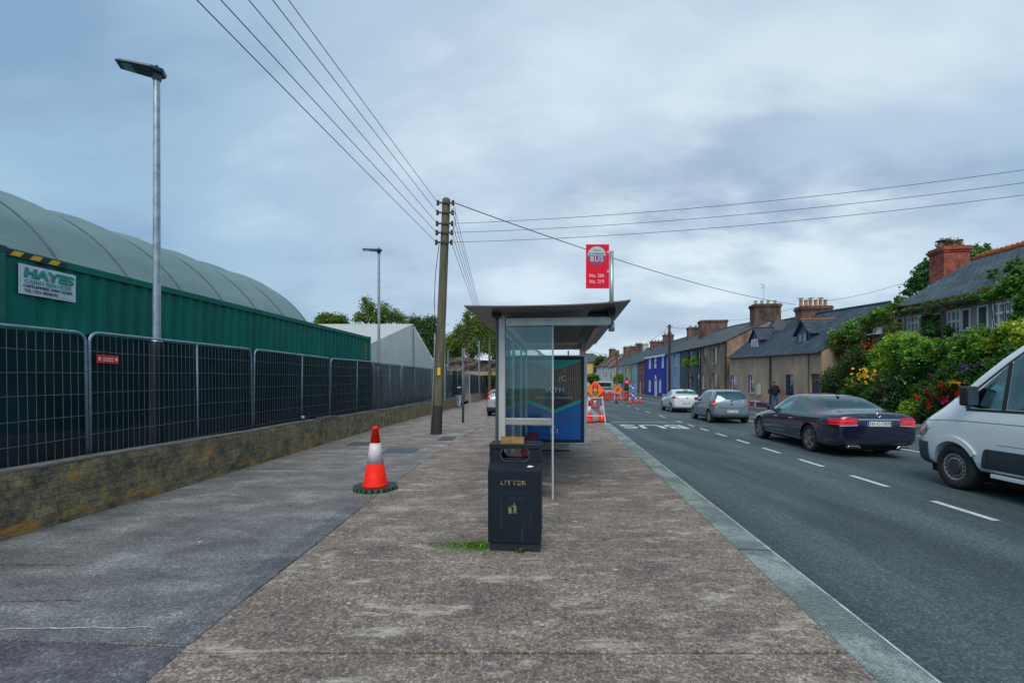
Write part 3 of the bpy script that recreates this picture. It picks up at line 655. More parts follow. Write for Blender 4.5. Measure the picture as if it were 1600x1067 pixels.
# ---------------------------------------------------------------- street lamps
def lamp(name, label, x, y, ztop, r0, r1, headlen=.66, zbase=.4, yaw=0, collar=True):
    t = thing('street_lamp', label, 'street lamp', (x, y, zbase), yaw, 'grey LED street lamps'); H = ztop-zbase
    g = G(); g.tube((0, 0, 0), (0, 0, H), r0, r1, 16); g.build('pole', GALV, t, smooth=True)
    if collar: G().lathe([(r0*1.75, 0), (r0*1.75, 1.75), (r0*1.5, 1.82), (r0, 1.9)], 16).build('base_housing', GALV, t, smooth=True)
    g = G(); w2 = .17
    vs = [(-headlen+.05, -w2*.55, H+.045), (-headlen+.05, w2*.55, H+.045), (-.05, -w2, H+.02), (-.05, w2, H+.02), (.12, -w2*.6, H+.03), (.12, w2*.6, H+.03),
          (-headlen, -w2*.75, H-.005), (-headlen, w2*.75, H-.005), (-.03, -w2*1.05, H-.03), (-.03, w2*1.05, H-.03), (.10, -w2*.5, H-.04), (.10, w2*.5, H-.04)]
    vs = [(a, b, c+.05) for a, b, c in vs]
    fs = [(0, 2, 3, 1), (2, 4, 5, 3), (6, 7, 9, 8), (8, 9, 11, 10), (0, 1, 7, 6), (4, 10, 11, 5), (0, 6, 8, 2), (2, 8, 10, 4), (1, 3, 9, 7), (3, 5, 11, 9)]
    g.add(vs, fs); hd = g.build('lamp_head', DARKM, t, bevel=.012)
    g = G(); 
    def q(s): z = H+.05+(-.005)*(1-s)+(-.03)*s; return z-.008
    a0, a1 = .14, .42
    xs0, xs1 = -headlen+a0*headlen, -headlen+a1*headlen
    g.add([(xs0, -w2*.6, q(a0)), (xs1, -w2*.7, q(a1)), (xs1, w2*.7, q(a1)), (xs0, w2*.6, q(a0))], [(0, 1, 2, 3)]); g.build('led_panel', M('led_lens', (.20, .42, .42), .15, 0, 0), hd)
    G().lathe([(r1*1.15, H-.10), (r1*1.45, H-.06), (r1*1.5, H+.10)], 14).build('spigot', DARKM, t, smooth=True)
    G().lathe([(.02, H+.10), (.02, H+.16), (.012, H+.17)], 8, (.0, 0, 0)).build('photocell', BLACK, t)
    return t
L1 = at(245, 118, 7.5); lamp('l', 'tallest nearest street lamp with angular grey head rising behind the fence', L1.x, L1.y, L1.z, .062, .046, .53, .5, rad(22))
L2 = at(592, 393, 18.5); lamp('l', 'second street lamp, in front of the white marquee roof', L2.x, L2.y, L2.z, .065, .05, .66, .5, rad(5))
L3 = at(694.5, 481, 29.8); lamp('l', 'thin lamp column seen just right of the wooden utility pole', L3.x, L3.y, L3.z, .07, .05, .35, .5, rad(80), False)
L4 = at(748.5, 531, 50); lamp('l', 'farthest street lamp, against the trees above the far fence', L4.x, L4.y, L4.z, .09, .07, .66, .5, 0, False)
L5 = at(700, 545, 45); lamp('l', 'short far lamp column behind the gate, left of the round road sign', L5.x, L5.y, L5.z, .06, .05, .4, .5, rad(60), False)

# ---------------------------------------------------------------- wooden utility pole
pb = at(682.5, 678, 14.93); ptp = at(697.5, 310, 14.93)
t = thing('utility_pole', 'leaning weathered wooden utility pole with five insulator brackets, centre left', 'utility pole', (pb.x, pb.y, 0))
dx = ptp.x-pb.x; H = ptp.z
def pp(z): return Vector((dx*z/H, 0, z))
g = G(); zs = [0, 1, 2.5, 4, 6, 7.6, H-.05, H]; g.path([pp(z) for z in zs], [.165, .158, .15, .146, .14, .135, .132, .085], 16); g.build('pole', WOODP, t, smooth=True)
G().path([pp(.0), pp(.95)], [.169, .162], 16).build('tarred_base', M('tar', (.035, .028, .022), .8, 0, .3, 9), t, smooth=True)
INS = []
for py in (320, 335, 352, 366, 381):
    z = EYE+(HY-py)*14.93/F; c = pp(z); g = G()
    g.bar(c+Vector((-.25, -.15, 0)), c+Vector((.25, -.15, 0)), .03, .05)
    br = g.build('insulator_bracket', M('bracket_iron', (.05, .045, .04), .7, .3, .3, 10) if 'bracket_iron' not in D.materials else D.materials['bracket_iron'], t)
    for sx_ in (-.25, .25):
        g = G(); cc = c+Vector((sx_, -.15, 0)); g.lathe([(.02, -.09), (.045, -.07), (.05, -.03), (.03, 0), (.05, .03), (.045, .07), (.02, .09)], 10, cc)
        g.build('insulator', D.materials.get('insulator_brown') or M('insulator_brown', (.05, .025, .02), .25, 0, .2), br, smooth='all')
    INS.append((Vector((pb.x, pb.y, 0))+c, z))
g = G(); g.path([pp(z)+Vector((-.175, -.08, 0)) for z in (0, 1.5, 3.0, 3.35)], .028, 8); g.build('cable_guard', M('guard_galv', (.25, .31, .34), .5, .5, .2), t, smooth='all')
g = G(); g.path([pp(6.3)+Vector((-.16, -.12, 0)), pp(5.3)+Vector((-.24, -.12, 0)), pp(4.4)+Vector((-.24, -.12, 0)), pp(3.5)+Vector((-.17, -.12, 0)), pp(3.2)+Vector((-.14, -.12, 0))], .012, 6)
g.path([pp(7.45)+Vector((.2, -.15, 0)), pp(7.3)+Vector((.33, -.15, 0)), pp(6.9)+Vector((.36, -.15, 0)), pp(6.6)+Vector((.2, -.15, 0))], .010, 6)
g.build('down_cable', BLACK, t, smooth='all')
G().bx(.05, .15, -.19, -.17, 1.95, 2.2).build('yellow_tag', M('tag_yellow', (.75, .45, .02), .5, 0, 0), t)
# ---------------------------------------------------------------- overhead wires
CABLE = M('cable_black', (.02, .022, .026), .6, 0, 0)
def wire(p, q, sag, r, label, group='overhead wires from the wooden pole', n=24):
    p, q = Vector(p), Vector(q); base = p.copy()
    t = thing('overhead_wire', label, 'wire', base, 0, group)
    pts = [p.lerp(q, i/n)-Vector((0, 0, 4*sag*(i/n)*(1-i/n))) for i in range(n+1)]
    g = G(); g.path(pts, r, 5); g.build('cable', CABLE, t, world=True, smooth='all')
ords = ['lowest', 'second lowest', 'middle', 'second highest', 'highest']
for k, (i, px) in enumerate([(4, 320), (3, 356), (2, 398), (1, 434), (0, 458)]):
    P0, z = INS[i]; s = (px-800)/F; c = HY/F; tt = (z-EYE-.05)/c; P1 = Vector((s*tt, tt, EYE+c*tt)); A = P0+Vector((-.25, -.15, 0)); q = A+(P1-A)*3.2
    wire(A, q, .12, .0075, f'{ords[k]} of the five wires running from the pole to the top left corner')
for k, (i, py) in enumerate([(2, 248), (3, 268), (4, 287)]):
    P0, z = INS[i]; A = P0+Vector((.25, -.15, 0)); B = at(1600, py, 12.0); q = A+(B-A)*1.35
    wire(A, q, .40, .0075, ['top', 'middle', 'bottom'][k]+' of the three wires crossing the road to the right edge')
A = INS[0][0]+Vector((.3, -.15, 0)); v_, z_ = onu(1243, 17.3, 476); wire(A, (*W(17.3, v_).xy, z_), .45, .016, 'thick black cable sloping from the pole top behind the bus sign to a chimney')
for k in range(5):
    A = INS[k][0]+Vector((.25, -.1, 0)); B = at(765+k*.5, 530+k*2.5, 54); wire(A, B, .35, .009, ['topmost', 'second from top', 'middle', 'second from bottom', 'bottom'][k]+' of the wires running away from the pole towards the far trees')
# far wooden poles
def far_pole(px, pt, pbm, Y, r, label, mat, arms=1):
    a, b = at(px, pbm, Y), at(px, pt, Y); t = thing('utility_pole', label, 'utility pole', (a.x, a.y, 0)); H = b.z
    G().tube((0, 0, 0), (0, 0, H), r, r*.8, 10).build('pole', mat, t, smooth=True)
    for k in range(arms):
        g = G(); g.bar((-.35, 0, H-.35-.35*k), (.35, 0, H-.35-.35*k), .08, .08)
        for sx_ in (-.33, 0, .33): g.lathe([(.05, -.05), (.06, .05), (.03, .12)], 6, (sx_, 0, H-.25-.35*k))
        g.build('crossarm', D.materials['bracket_iron'], t)
    return t, Vector((a.x, a.y, H))
_, FP1 = far_pole(765, 528, 616, 54, .17, 'grey wooden pole in front of the far stone wall, left of the shelter', WOODP)
_, FP2 = far_pole(1046, 507, 623, 58, .19, 'dark brown telephone pole standing before the pale blue house', M('creosoted_wood', (.045, .025, .02), .8, 0, .3, 3), 1)
_, FP3 = far_pole(964, 550, 616, 98, .20, 'distant rust coloured pole beyond the roadworks', M('rusty_pole', (.16, .05, .03), .8, 0, .3, 3), 1)
wg = 'thin wires strung between the houses and poles'
wire(FP2-Vector((0, 0, .3)), FP3-Vector((0, 0, .4)), .8, .02, 'thin wire between the dark telephone pole and the rust coloured pole', wg)
wire(at(1092, 508, 54), FP2-Vector((0, 0, .3)), .3, .02, 'short wire from the dark telephone pole to the terrace chimney', wg)
wire(FP3-Vector((0, 0, .5)), at(800, 520, 60), .7, .018, 'thin wire passing under the shelter roof to the rust coloured pole', wg)
wire(FP3-Vector((0, 0, .9)), at(800, 500, 45), .7, .016, 'lower thin wire passing under the shelter roof to the rust coloured pole', wg)
wire(at(1293, 470, 32), at(1424, 438, 26), .15, .012, 'wire rising from the pots of the cottage chimney towards the brick chimney', wg)
wire(at(1132, 500, 52), at(1245, 480, 32), .3, .012, 'wire between the terrace chimney and the cottage chimney', wg)

# ---------------------------------------------------------------- round road sign seen edge-on
p = at(723.5, 660, 19.6); t = thing('road_sign', 'round road sign on a grey post seen almost edge on', 'road sign', (p.x, p.y, 0))
G().tube((0, 0, 0), (0, 0, 3.25), .055, n=12).build('post', M('grey_post', (.10, .13, .155), .6, .2, .2, 5), t, smooth='all')
MS = Matrix.Translation((.07, 0, 2.93))@Matrix.Rotation(rad(93), 4, 'Z')@Matrix.Rotation(rad(90), 4, 'X')
g = G(); g.lathe([(.30, -.006), (.30, .006)], 28); g.xf(MS); g.build('sign_disc', M('sign_red', (.65, .03, .04), .4, 0, 0), t)
g = G(); g.lathe([(.24, .0065), (.24, .009)], 28); g.xf(MS); g.build('sign_face', WHITE, t)
g = G()
for v_ in (4.6, 6.5, 8.4, 10.3, 12.2, 14.1, 16, 18): 
    g = G(); g.add([(*p_, .0085) for p_ in uv2((1.716, v_), (2.03, v_), (2.03, v_+.012), (1.716, v_+.012))], [(0, 1, 2, 3)]); struct(g.build('kerb_joint', D.materials['crack_dark']))
# ---------------------------------------------------------------- bus shelter (built square to the street)
so_ = W(0, 6.4); # local origin: near end of the shelter, on the near left post
P0 = at(785, 778, 6.4); u0, v0 = UV(P0.x, P0.y)
t = thing('bus_shelter', 'steel and glass bus shelter with curved dark canopy and lit end panel', 'bus shelter', (*W(u0, v0).xy, 0), RS)
SL = 4.75
POST = M('shelter_post', (.50, .52, .50), .4, .35, .2, 5, stretch=(1, 1, .15))
def post(x, y, r, z1, name='post', z0=0): return G().tube((x, y, z0), (x, y, z1), r, n=14).build(name, POST, t, smooth='all')
g = G(); g.bx(-.05, .045, -.045, .045, 0, 2.60); g.build('post', POST, t, bevel=.012)
g = G(); g.bx(-.1, -.052, -.02, .03, 0, 2.615); g.build('gutter_pipe', M('pipe_dark', (.07, .10, .11), .4, .5, .2), t, bevel=.01)
g = G(); g.bx(.705, .73, -.012, .012, 0, 2.47); g.build('post', POST, t, bevel=.004)
for y in (1.6, 3.2, SL-.15): g = G(); g.bx(-.045, .0, y-.03, y+.03, 0, 2.55); g.build('post', POST, t, bevel=.008)
g = G(); g.bx(.05, 1.52, -.04, .04, 2.445, 2.565); g.build('cross_beam', ALU, t, bevel=.008)
g = G(); g.bx(-.05, 1.30, SL-.35, SL-.27, 2.47, 2.58); g.build('cross_beam', ALU, t, bevel=.008)
g = G(); g.bx(-.06, .0, .05, SL-.2, 2.40, 2.50); g.build('side_beam', ALU, t, bevel=.008)
g = G(); g.bx(.05, .705, -.006, .006, .235, 2.445); g.build('end_glass', GLASS, t)
g = G(); g.bx(.04, .705, -.03, .02, 1.045, 1.145); g.build('hand_rail', M('rail_steel', (.30, .31, .30), .5, .4, .2, 5), t, bevel=.01)
g = G(); g.bx(.05, .705, -.008, .008, .205, .235); g.build('glass_clip', ALU, t)
for a, b in ((.06, 1.56), (1.64, 3.16), (3.24, SL-.2)):
    g = G(); g.bx(-.028, -.018, a, b, .25, 2.38); g.build('back_glass', GLASS, t)
# canopy: curved cross-section extruded along the street
prof = [(-.42, 2.635), (-.2, 2.628), (.0, 2.622), (.3, 2.618), (.7, 2.618), (1.1, 2.624), (1.35, 2.635), (1.6, 2.652), (1.70, 2.665)]
CAN = M('canopy_dark', (.15, .14, .135), .4, .45, .2, 3)
y0, y1 = -.62, SL+.45
g = G(); n = len(prof)
vs = [(x, y, z+dz) for y in (y0, y1) for dz in (0, .016) for x, z in prof]
fs = []
for i in range(n-1): fs += [(i, i+1, 2*n+i+1, 2*n+i), (n+i+1, n+i, 3*n+i, 3*n+i+1), (i+1, i, n+i, n+i+1), (2*n+i, 2*n+i+1, 3*n+i+1, 3*n+i)]
fs += [(0, 2*n, 3*n, n), (n-1, 2*n-1, 4*n-1, 3*n-1)]
g.add(vs, fs); can = g.build('canopy', CAN, t, smooth=True)
g = G(); prf = [(1.22, 2.617), (1.60, 2.628), (1.575, 2.57), (1.53, 2.52), (1.47, 2.475), (1.40, 2.452), (1.33, 2.455), (1.29, 2.49)]
vs = []
for y, k in ((.05, .9), (.2, 1), (.5, 1), (SL-.1, 1), (SL+.25, .95), (SL+.42, .7)): vs += [(1.4+(x-1.4)*(.6+.4*k), y, 2.62-(2.62-z)*k) for x, z in prf]
m8 = len(prf); g.add(vs, [(i*m8+j, i*m8+(j+1) % m8, (i+1)*m8+(j+1) % m8, (i+1)*m8+j) for i in range(5) for j in range(m8)]+[tuple(range(m8))[::-1], tuple(5*m8+j for j in range(m8))])
g.build('gutter_beam', M('gutter_dark', (.045, .05, .055), .35, .5, .2), t, smooth=True)
for y in (.3, .7, 1.1, 1.9, 2.7, 3.5): G().bx(1.36, 1.42, y, y+.08, 2.50, 2.66).build('bracket', BLACK, t)
G().bx(-.12, -.02, -.2, .1, 2.56, 2.70).build('bracket', BLACK, t); G().bx(1.46, 1.56, -.2, .05, 2.56, 2.74).build('bracket', BLACK, t)
g = G(); g.bx(.16, .26, .5, .62, 2.42, 2.55); g.bx(.19, .23, .53, .59, 2.55, 2.64); g.build('ceiling_lamp', M('ceiling_lamp_grey', (.25, .28, .28), .4, 0, .1), t, bevel=.02)
# red perch bench along the back wall
BR = M('bench_red', (.42, .015, .035), .45, 0, .15)
for k in range(4): G().bx(.05+.07*k, .10+.07*k, .55, 3.9, .50+.012*k, .53+.012*k).build('bench_slat', BR, t, bevel=.006)
for y in (.8, 2.3, 3.7): g = G(); g.bx(-.0, .32, y, y+.04, .44, .50); g.bx(-.0, .05, y, y+.04, .2, .5); g.build('bench_bracket', BR, t)
# timetable case on the back wall
# end panel with the poster
pa, pb_ = at(817, 555, 10.98), at(917, 693, 10.98); c0 = at(867, 705, 10.98)
ua, va = UV(c0.x, c0.y); t2 = thing('advertising_panel', 'freestanding illuminated advertising panel with blue and teal poster closing the shelter', 'advertising panel', (c0.x, c0.y, 0), rad(-1.5))
hw = 50/F*10.98; zb, ztp = pb_.z, pa.z
FRM = M('panel_frame_grey', (.50, .60, .65), .4, .4, .1); INN = M('panel_inner_black', (.012, .018, .022), .35, 0, 0)
g = G(); g.bx(-hw, -hw+.03, -.0, .16, zb, ztp); g.bx(hw-.07, hw, 0, .16, zb, ztp); g.bx(-hw+.03, hw-.07, 0, .16, ztp-.03, ztp); g.bx(-hw+.03, hw-.07, 0, .16, zb, zb+.02); g.bx(-hw+.03, hw-.07, .08, .15, zb+.02, ztp-.03); g.build('outer_frame', FRM, t2, bevel=.006)
g = G(); g.bx(-hw+.031, hw-.071, .012, .078, zb+.021, ztp-.031); g.build('dark_surround', INN, t2)
X0, X1, Z0, Z1 = -hw+.11, hw-.155, zb+.10, ztp-.115; XM = (X0+X1)/2; Wd = X1-X0; Ht = Z1-Z0
def pz(f): return Z0+Ht*f
def pxx(f): return X0+Wd*f
PB, tb_, pbn = newmat('poster_blue'); pbn.inputs['Roughness'].default_value = .25
tb_.links.new(ramp(tb_, noise(tb_, 1.3, 3, coords(tb_)), [(.3, (.0, .11, .42)), (.7, (.0, .20, .66))]), pbn.inputs['Base Color'])
PT = M('poster_teal', (.0, .55, .48), .3, 0, .1)
PS, ts_, psn = newmat('poster_photo_curtain'); psn.inputs['Roughness'].default_value = .25
wv = ts_.nodes.new('ShaderNodeTexWave'); wv.bands_direction = 'X'; wv.inputs['Scale'].default_value = 7; wv.inputs['Distortion'].default_value = 9; wv.inputs['Detail Scale'].default_value = .4; ts_.links.new(coords(ts_, (1, 1, .12)), wv.inputs[0])
ts_.links.new(ramp(ts_, wv.outputs[0], [(.1, (.03, .035, .04)), (.5, (.15, .10, .07)), (.9, (.42, .26, .17))]), psn.inputs['Base Color'])
g = G(); g.bx(X0, X1, .0065, .0115, Z0, Z1); po = g.build('poster', [PS], t2)
yb = .0062
def flat(poly, y, mat, name, par): return G().prism(poly, 'y', y-.0006, y).build(name, mat, par)
flat([(X0, Z0), (X1, Z0), (X1, pz(.475)), (XM, pz(.335)), (X0, pz(.475))], .0055, PB, 'poster_field', po)
flat([(X0, pz(.505)), (XM, pz(.372)), (X1, pz(.505)), (X1, pz(.465)), (XM, pz(.325)), (X0, pz(.465))], .0045, PT, 'poster_band', po)
flat([(X0, Z1), (X1, Z1), (X1, pz(.985)), (XM+.05, pz(.875)), (XM-.12, pz(.905)), (X0, pz(.985))], .0045, PT, 'poster_band', po)
# plain seated figure of the photograph on the poster (generic)
fig = [(pxx(.30), pz(.44)), (pxx(.36), pz(.60)), (pxx(.44), pz(.64)), (pxx(.52), pz(.64)), (pxx(.68), pz(.60)), (pxx(.82), pz(.47)), (XM, pz(.375))]
flat(fig, .0055, M('poster_jacket', (.025, .04, .045), .3, 0, .3, 9), 'poster_figure', po)
hd_ = [(pxx(.42)+.085*math.cos(a), pz(.745)+.135*math.sin(a)) for a in np.linspace(0, 2*math.pi, 20)[:-1]]
flat(hd_, .0050, M('poster_face', (.13, .055, .04), .3, 0, .25, 7), 'poster_figure', po)
PWT = M('poster_white', (.75, .80, .80), .4, 0, .15, 30)
def ptx(s, x, z, size, m=PWT, sx=1, **k): return text('poster_lettering', s, size, facing((x, .0035, z)), m, po, .0004, sx=sx, **k)
ptx('WTF?', pxx(.52), pz(.615), .17, bold=.002, sx=1.15)
ptx('(Wanna Talk Finances?)', pxx(.5), pz(.527), .088, sx=1.05)
ptx('/', pxx(.70), pz(.875), .16); ptx('(C', pxx(.66), pz(.765), .19); ptx('=', pxx(.81), pz(.765), .1); ptx('.   ,', pxx(.9), pz(.775), .09)
PGY = M('poster_small_print', (.20, .30, .46), .4, 0, 0); PGR = M('poster_red_print', (.32, .10, .14), .4, 0, 0)
ptx('Tomorrow Finances', pxx(.27), pz(.285), .05, PGY); ptx('talk to us today about', pxx(.72), pz(.285), .05, PGR); ptx('your money online', pxx(.66), pz(.25), .045, PGR); ptx('or in branch', pxx(.6), pz(.20), .04, PGY)
g = G(); x_ = pxx(.5)
for a, b, c, d in ((x_-.09, x_-.07, .085, .155), (x_+.07, x_+.09, .085, .155), (x_-.02, x_+.03, .165, .185)): g.bx(a, b, .0030, .0036, pz(c/1.0*.9), pz(d/1.0*.9))
g.build('poster_logo', PWT, po); ptx('Bank of', x_, pz(.125), .04); ptx('Ireland', x_, pz(.095), .04); ptx('terms and conditions apply', x_, pz(.03), .022, PGY)
g = G(); g.bx(-.42, .36, .02, .14, .035, zb); g.build('plinth', M('plinth_bluegrey', (.20, .27, .30), .6, 0, .25, 5), t2)
for k in range(2): G().bx(-.30+.27*k, -.10+.22*k, .014, .019, .10, .165).build('plinth_sticker', M('sticker_tan', (.36, .26, .12), .6, 0, .3, 30) if k == 0 else D.materials['sticker_tan'], t2)
G().bx(-.43, .37, .01, .15, 0, .034).build('plinth_base', BLACK, t2)
for x_ in (-.37, .335): G().bx(x_-.015, x_+.015, .05, .1, ztp, 2.47).build('hanger', ALU, t2)
# bus stop flag on its own pole, rising through the canopy edge
p = at(955.5, 600, 6.55); t = thing('bus_stop_sign', 'red rectangular bus stop flag with white lettering on a steel pole above the shelter', 'bus stop sign', (p.x, p.y, 0), 0)
ZT = EYE+(HY-393)*6.55/F
G().tube((0, 0, 2.5), (0, 0, ZT), .031, n=14).build('pole', M('sign_pole_steel', (.42, .48, .46), .35, .7, .1), t, smooth='all')
G().tube((0, 0, 2.4), (0, 0, 2.52), .045, n=12).build('pole_clamp', ALU, t, smooth='all')
k_ = 6.55/F; sx0, sx1 = (915-955.5)*k_, (951-955.5)*k_; sz0, sz1 = EYE+(HY-451.5)*k_, EYE+(HY-383)*k_
SR = M('flag_red', (.72, .006, .035), .5, 0, 0, spec=.2)
g = G(); g.bx(sx0, sx1, -.035, -.027, sz0, sz1); fl = g.build('flag', SR, t, bevel=.002)
for zz_ in (.82, .38): G().lathe([(.022, -.012), (.022, .02)], 10, (sx1-.012, -.03, sz0+(sz1-sz0)*zz_), axis='y').build('clamp', M('clamp_steel', (.5, .5, .48), .35, .8, .1) if zz_ > .5 else D.materials['clamp_steel'], t)
cxs = (sx0+sx1)/2-.012; czs = sz1-.165*1.0; Rr = .135
disc = [(cxs+Rr*math.cos(a), czs+Rr*math.sin(a)) for a in np.linspace(0, 2*math.pi, 37)[:-1]]
flat(disc, -.0355, M('flag_purple', (.20, .07, .20), .35, 0, 0), 'roundel', fl)
top = [(cxs+Rr*.98*math.cos(a), czs+Rr*.98*math.sin(a)) for a in np.linspace(0, math.pi, 19)]
flat(top, -.0368, M('flag_pale', (.45, .55, .68), .35, 0, 0), 'roundel_top', fl)
dog = [(-.065, .075), (-.04, .092), (-.02, .10), (-.005, .085), (.03, .088), (.062, .078), (.075, .085), (.06, .066), (.03, .072), (.045, .055), (.025, .062), (.0, .068), (-.03, .066), (-.062, .058), (-.035, .075)]
flat([(cxs+a, czs+b) for a, b in dog], -.0375, M('flag_gold', (.38, .30, .06), .4, 0, 0), 'running_dog', fl)
text('lettering', 'BUS EIREANN', .042, facing((cxs, -.0378, czs+.025)), M('flag_teal', (.01, .12, .12), .4, 0, 0), fl, .0004, bold=.0012, sx=.92, shear=.15)
FW = M('flag_white', (.75, .70, .74), .4, 0, 0)
text('lettering', 'BUS', .105, facing((cxs, -.0378, czs-.052)), FW, fl, .0004, bold=0, sx=1.0, sp=1.12)
text('lettering', 'No. 206', .070, facing((cxs, -.0362, sz0+.185)), FW, fl, .0004, bold=0, sx=.86, sp=1.08)
text('lettering', 'No. 219', .070, facing((cxs, -.0362, sz0+.098)), FW, fl, .0004, bold=0, sx=.86, sp=1.08)

# ---------------------------------------------------------------- litter bin
p = at(803.5, 862, 4.32); t = thing('litter_bin', 'dark navy square litter bin with oval openings and worn gold lettering', 'litter bin', (p.x, p.y, 0), rad(-5.5))
NAVY, tn_, pn_ = newmat('bin_navy_paint'); pn_.inputs['Roughness'].default_value = .5; pn_.inputs['Specular IOR Level'].default_value = .3
c = ramp(tn_, noise(tn_, 2.5, 6, coords(tn_, (1, 1, .5)), .65), [(.32, (.003, .009, .017)), (.68, (.007, .016, .027))])
c = mixn(tn_, ramp(tn_, noise(tn_, 38, 6, coords(tn_), .75), [(.64, g3(0)), (.70, g3(.35))]), c, (.16, .20, .22))
c = mixn(tn_, ramp(tn_, noise(tn_, 7, 4, coords(tn_, (3, 3, .25)), .7), [(.60, g3(0)), (.70, g3(.22))]), c, (.10, .12, .13))
tn_.links.new(c, pn_.inputs['Base Color'])
h2_, dp = .257, .47
g = G(); g.bx(-h2_, h2_, 0, dp, .085, .785)   # body
g.add([(-h2_, 0, .785), (h2_, 0, .785), (h2_, .09, .845), (-h2_, .09, .845), (-h2_, dp, .785), (h2_, dp, .785), (h2_, dp-.09, .845), (-h2_, dp-.09, .845)], [(0, 1, 2, 3), (5, 4, 7, 6), (1, 5, 6, 2), (4, 0, 3, 7)])
g.build('body', NAVY, t, bevel=.008, bseg=3)
g = G(); g.bx(-.24, .25, .02, dp-.02, 0, .084); g.build('plinth', M('bin_plinth', (.010, .016, .024), .6, 0, .4, 6), t)
# hood with a through opening
zc, ow, oh = .925, .135, .062
def hoodface(y):
    out = [(-h2_+.004, .845), (h2_-.004, .845), (h2_-.004, 1.005), (-h2_+.004, 1.005)]
    inn = []
    N = 28
    for i in range(N):
        a = 2*math.pi*i/N-math.pi/2; ca, sa = math.cos(a), math.sin(a)
        inn.append(((ow-oh)*(1 if ca > 1e-6 else (-1 if ca < -1e-6 else 0))+oh*ca-.0, zc+oh*sa))
    return out, inn
g = G(); out_, inn = hoodface(0); N = len(inn); ya, yb2 = .095, dp-.095
def ringpts(): # project each inner point to the outer rectangle
    r = []
    for x, z in inn:
        dx_, dz_ = x, z-zc; sx_ = (h2_-.004)/abs(dx_) if abs(dx_) > 1e-6 else 9e9; sz_ = (.08)/abs(dz_) if abs(dz_) > 1e-6 else 9e9; k = min(sx_, sz_); r.append((dx_*k, zc+dz_*k))
    return r
op = ringpts()
for y, flip in ((ya, 0), (yb2, 1)):
    vs = [(x, y, z) for x, z in inn]+[(x, y, z) for x, z in op]; fs = [(i, (i+1) % N, N+(i+1) % N, N+i) for i in range(N)]
    if not flip: fs = [f[::-1] for f in fs]
    g.add(vs, fs)
    # fill the corners
    for cx_ in (-h2_+.004, h2_-.004):
        for cz_ in (.845, 1.005):
            near = sorted(op, key=lambda q: (q[0]-cx_)**2+(q[1]-cz_)**2)[:2]
            g.add([(cx_, y, cz_), (near[0][0], y, near[0][1]), (near[1][0], y, near[1][1])], [(0, 1, 2)])
vs = [(x, y, z) for y in (ya, ya+.03) for x, z in inn]; g.add(vs, [(i, (i+1) % N, N+(i+1) % N, N+i) for i in range(N)])
vs = [(x, y, z) for y in (yb2-.03, yb2) for x, z in inn]; g.add(vs, [(i, (i+1) % N, N+(i+1) % N, N+i) for i in range(N)])
g.bx(-h2_+.004, -h2_+.03, ya+.002, yb2-.002, .846, 1.004); g.bx(h2_-.03, h2_-.004, ya+.002, yb2-.002, .846, 1.004)
g.build('hood', NAVY, t)
G().bx(-h2_-.002, h2_+.002, ya-.012, yb2+.012, 1.005, 1.028).build('lid', NAVY, t, bevel=.006)
g = G()
for s_ in (-1, 1): g.bx(min(s_*(h2_-.03), s_*(h2_-.004)), max(s_*(h2_-.03), s_*(h2_-.004)), ya-.012, ya, .845, 1.005)
g.bx(-h2_+.03, h2_-.03, ya-.012, ya, .985, 1.005); g.build('hood_frame', NAVY, t, bevel=.003)
vsr = [(x*1.06, ya-.006, zc+(z-zc)*1.1) for x, z in inn]; g = G(); g.path(vsr+[vsr[0]], .004, 5); g.build('opening_rim', M('rim_grey', (.08, .09, .09), .5, 0, .2), t, smooth='all')
G().bx(-.18, .18, .18, .30, .80, .86).build('liner', BLACK, t)
GOLD = mat_worn_letters('worn_gold_letters', (.30, .22, .10), (.006, .014, .024), .46, 55)
text('lettering', 'LITTER', .062, facing((-.01, -.0012, .665)), GOLD, t, .001, sx=1.22, bold=.001, sp=1.12)
g2 = mat_worn_letters('ghost_letters', (.035, .045, .052), (.006, .014, .024), .54, 70)
text('ghost_lettering', 'Please use', .05, facing((.01, -.0010, .575)), g2, t, .0005); text('ghost_lettering', 'this bin', .05, facing((.02, -.0010, .52)), g2, t, .0005)
g = G(); P_ = lambda pts: [(-.012+a*.74, .372+b*.82) for a, b in pts]
def fl2(pts): g.prism(P_(pts), 'y', -.0015, -.0005)
fl2([(-.055, 0), (-.022, 0), (-.016, .058), (-.062, .058)]); fl2([(-.066, .064), (-.012, .064), (-.016, .076), (-.06, .076)])
fl2([(.002, 0), (.012, 0), (.022, .05), (.032, 0), (.043, 0), (.042, .09), (.03, .10), (.014, .09), (-.02, .10), (-.022, .092), (.008, .08), (.010, .05)])
fl2([(.020+.012*math.cos(a), .116+.012*math.sin(a)) for a in np.linspace(0, 6.28, 13)[:-1]])
g.build('litter_symbol', mat_worn_letters('worn_gold_symbol', (.20, .21, .11), (.006, .014, .024), .40, 60), t)
G().prism([(.10, .0), (.125, -.004), (.15, .0), (.165, .012), (.14, .018), (.115, .02)], 'z', .0, .004).xf(Matrix.Translation((.02, .035, .814))@Matrix.Rotation(rad(33), 4, 'X')).build('bird_dropping', WHITE, t)
p2 = at(801, 693, 4.52); t = thing('cardboard_tray', 'battered yellow brown cardboard tray lying on top of the litter bin', 'tray', (p2.x, p2.y, 1.029), rad(-3))
CB = M('tray_tan', (.36, .22, .06), .7, 0, 0, 14, .2, 60, col2=(.17, .10, .04)); g = G()
a, b, hh = .115, .085, .058
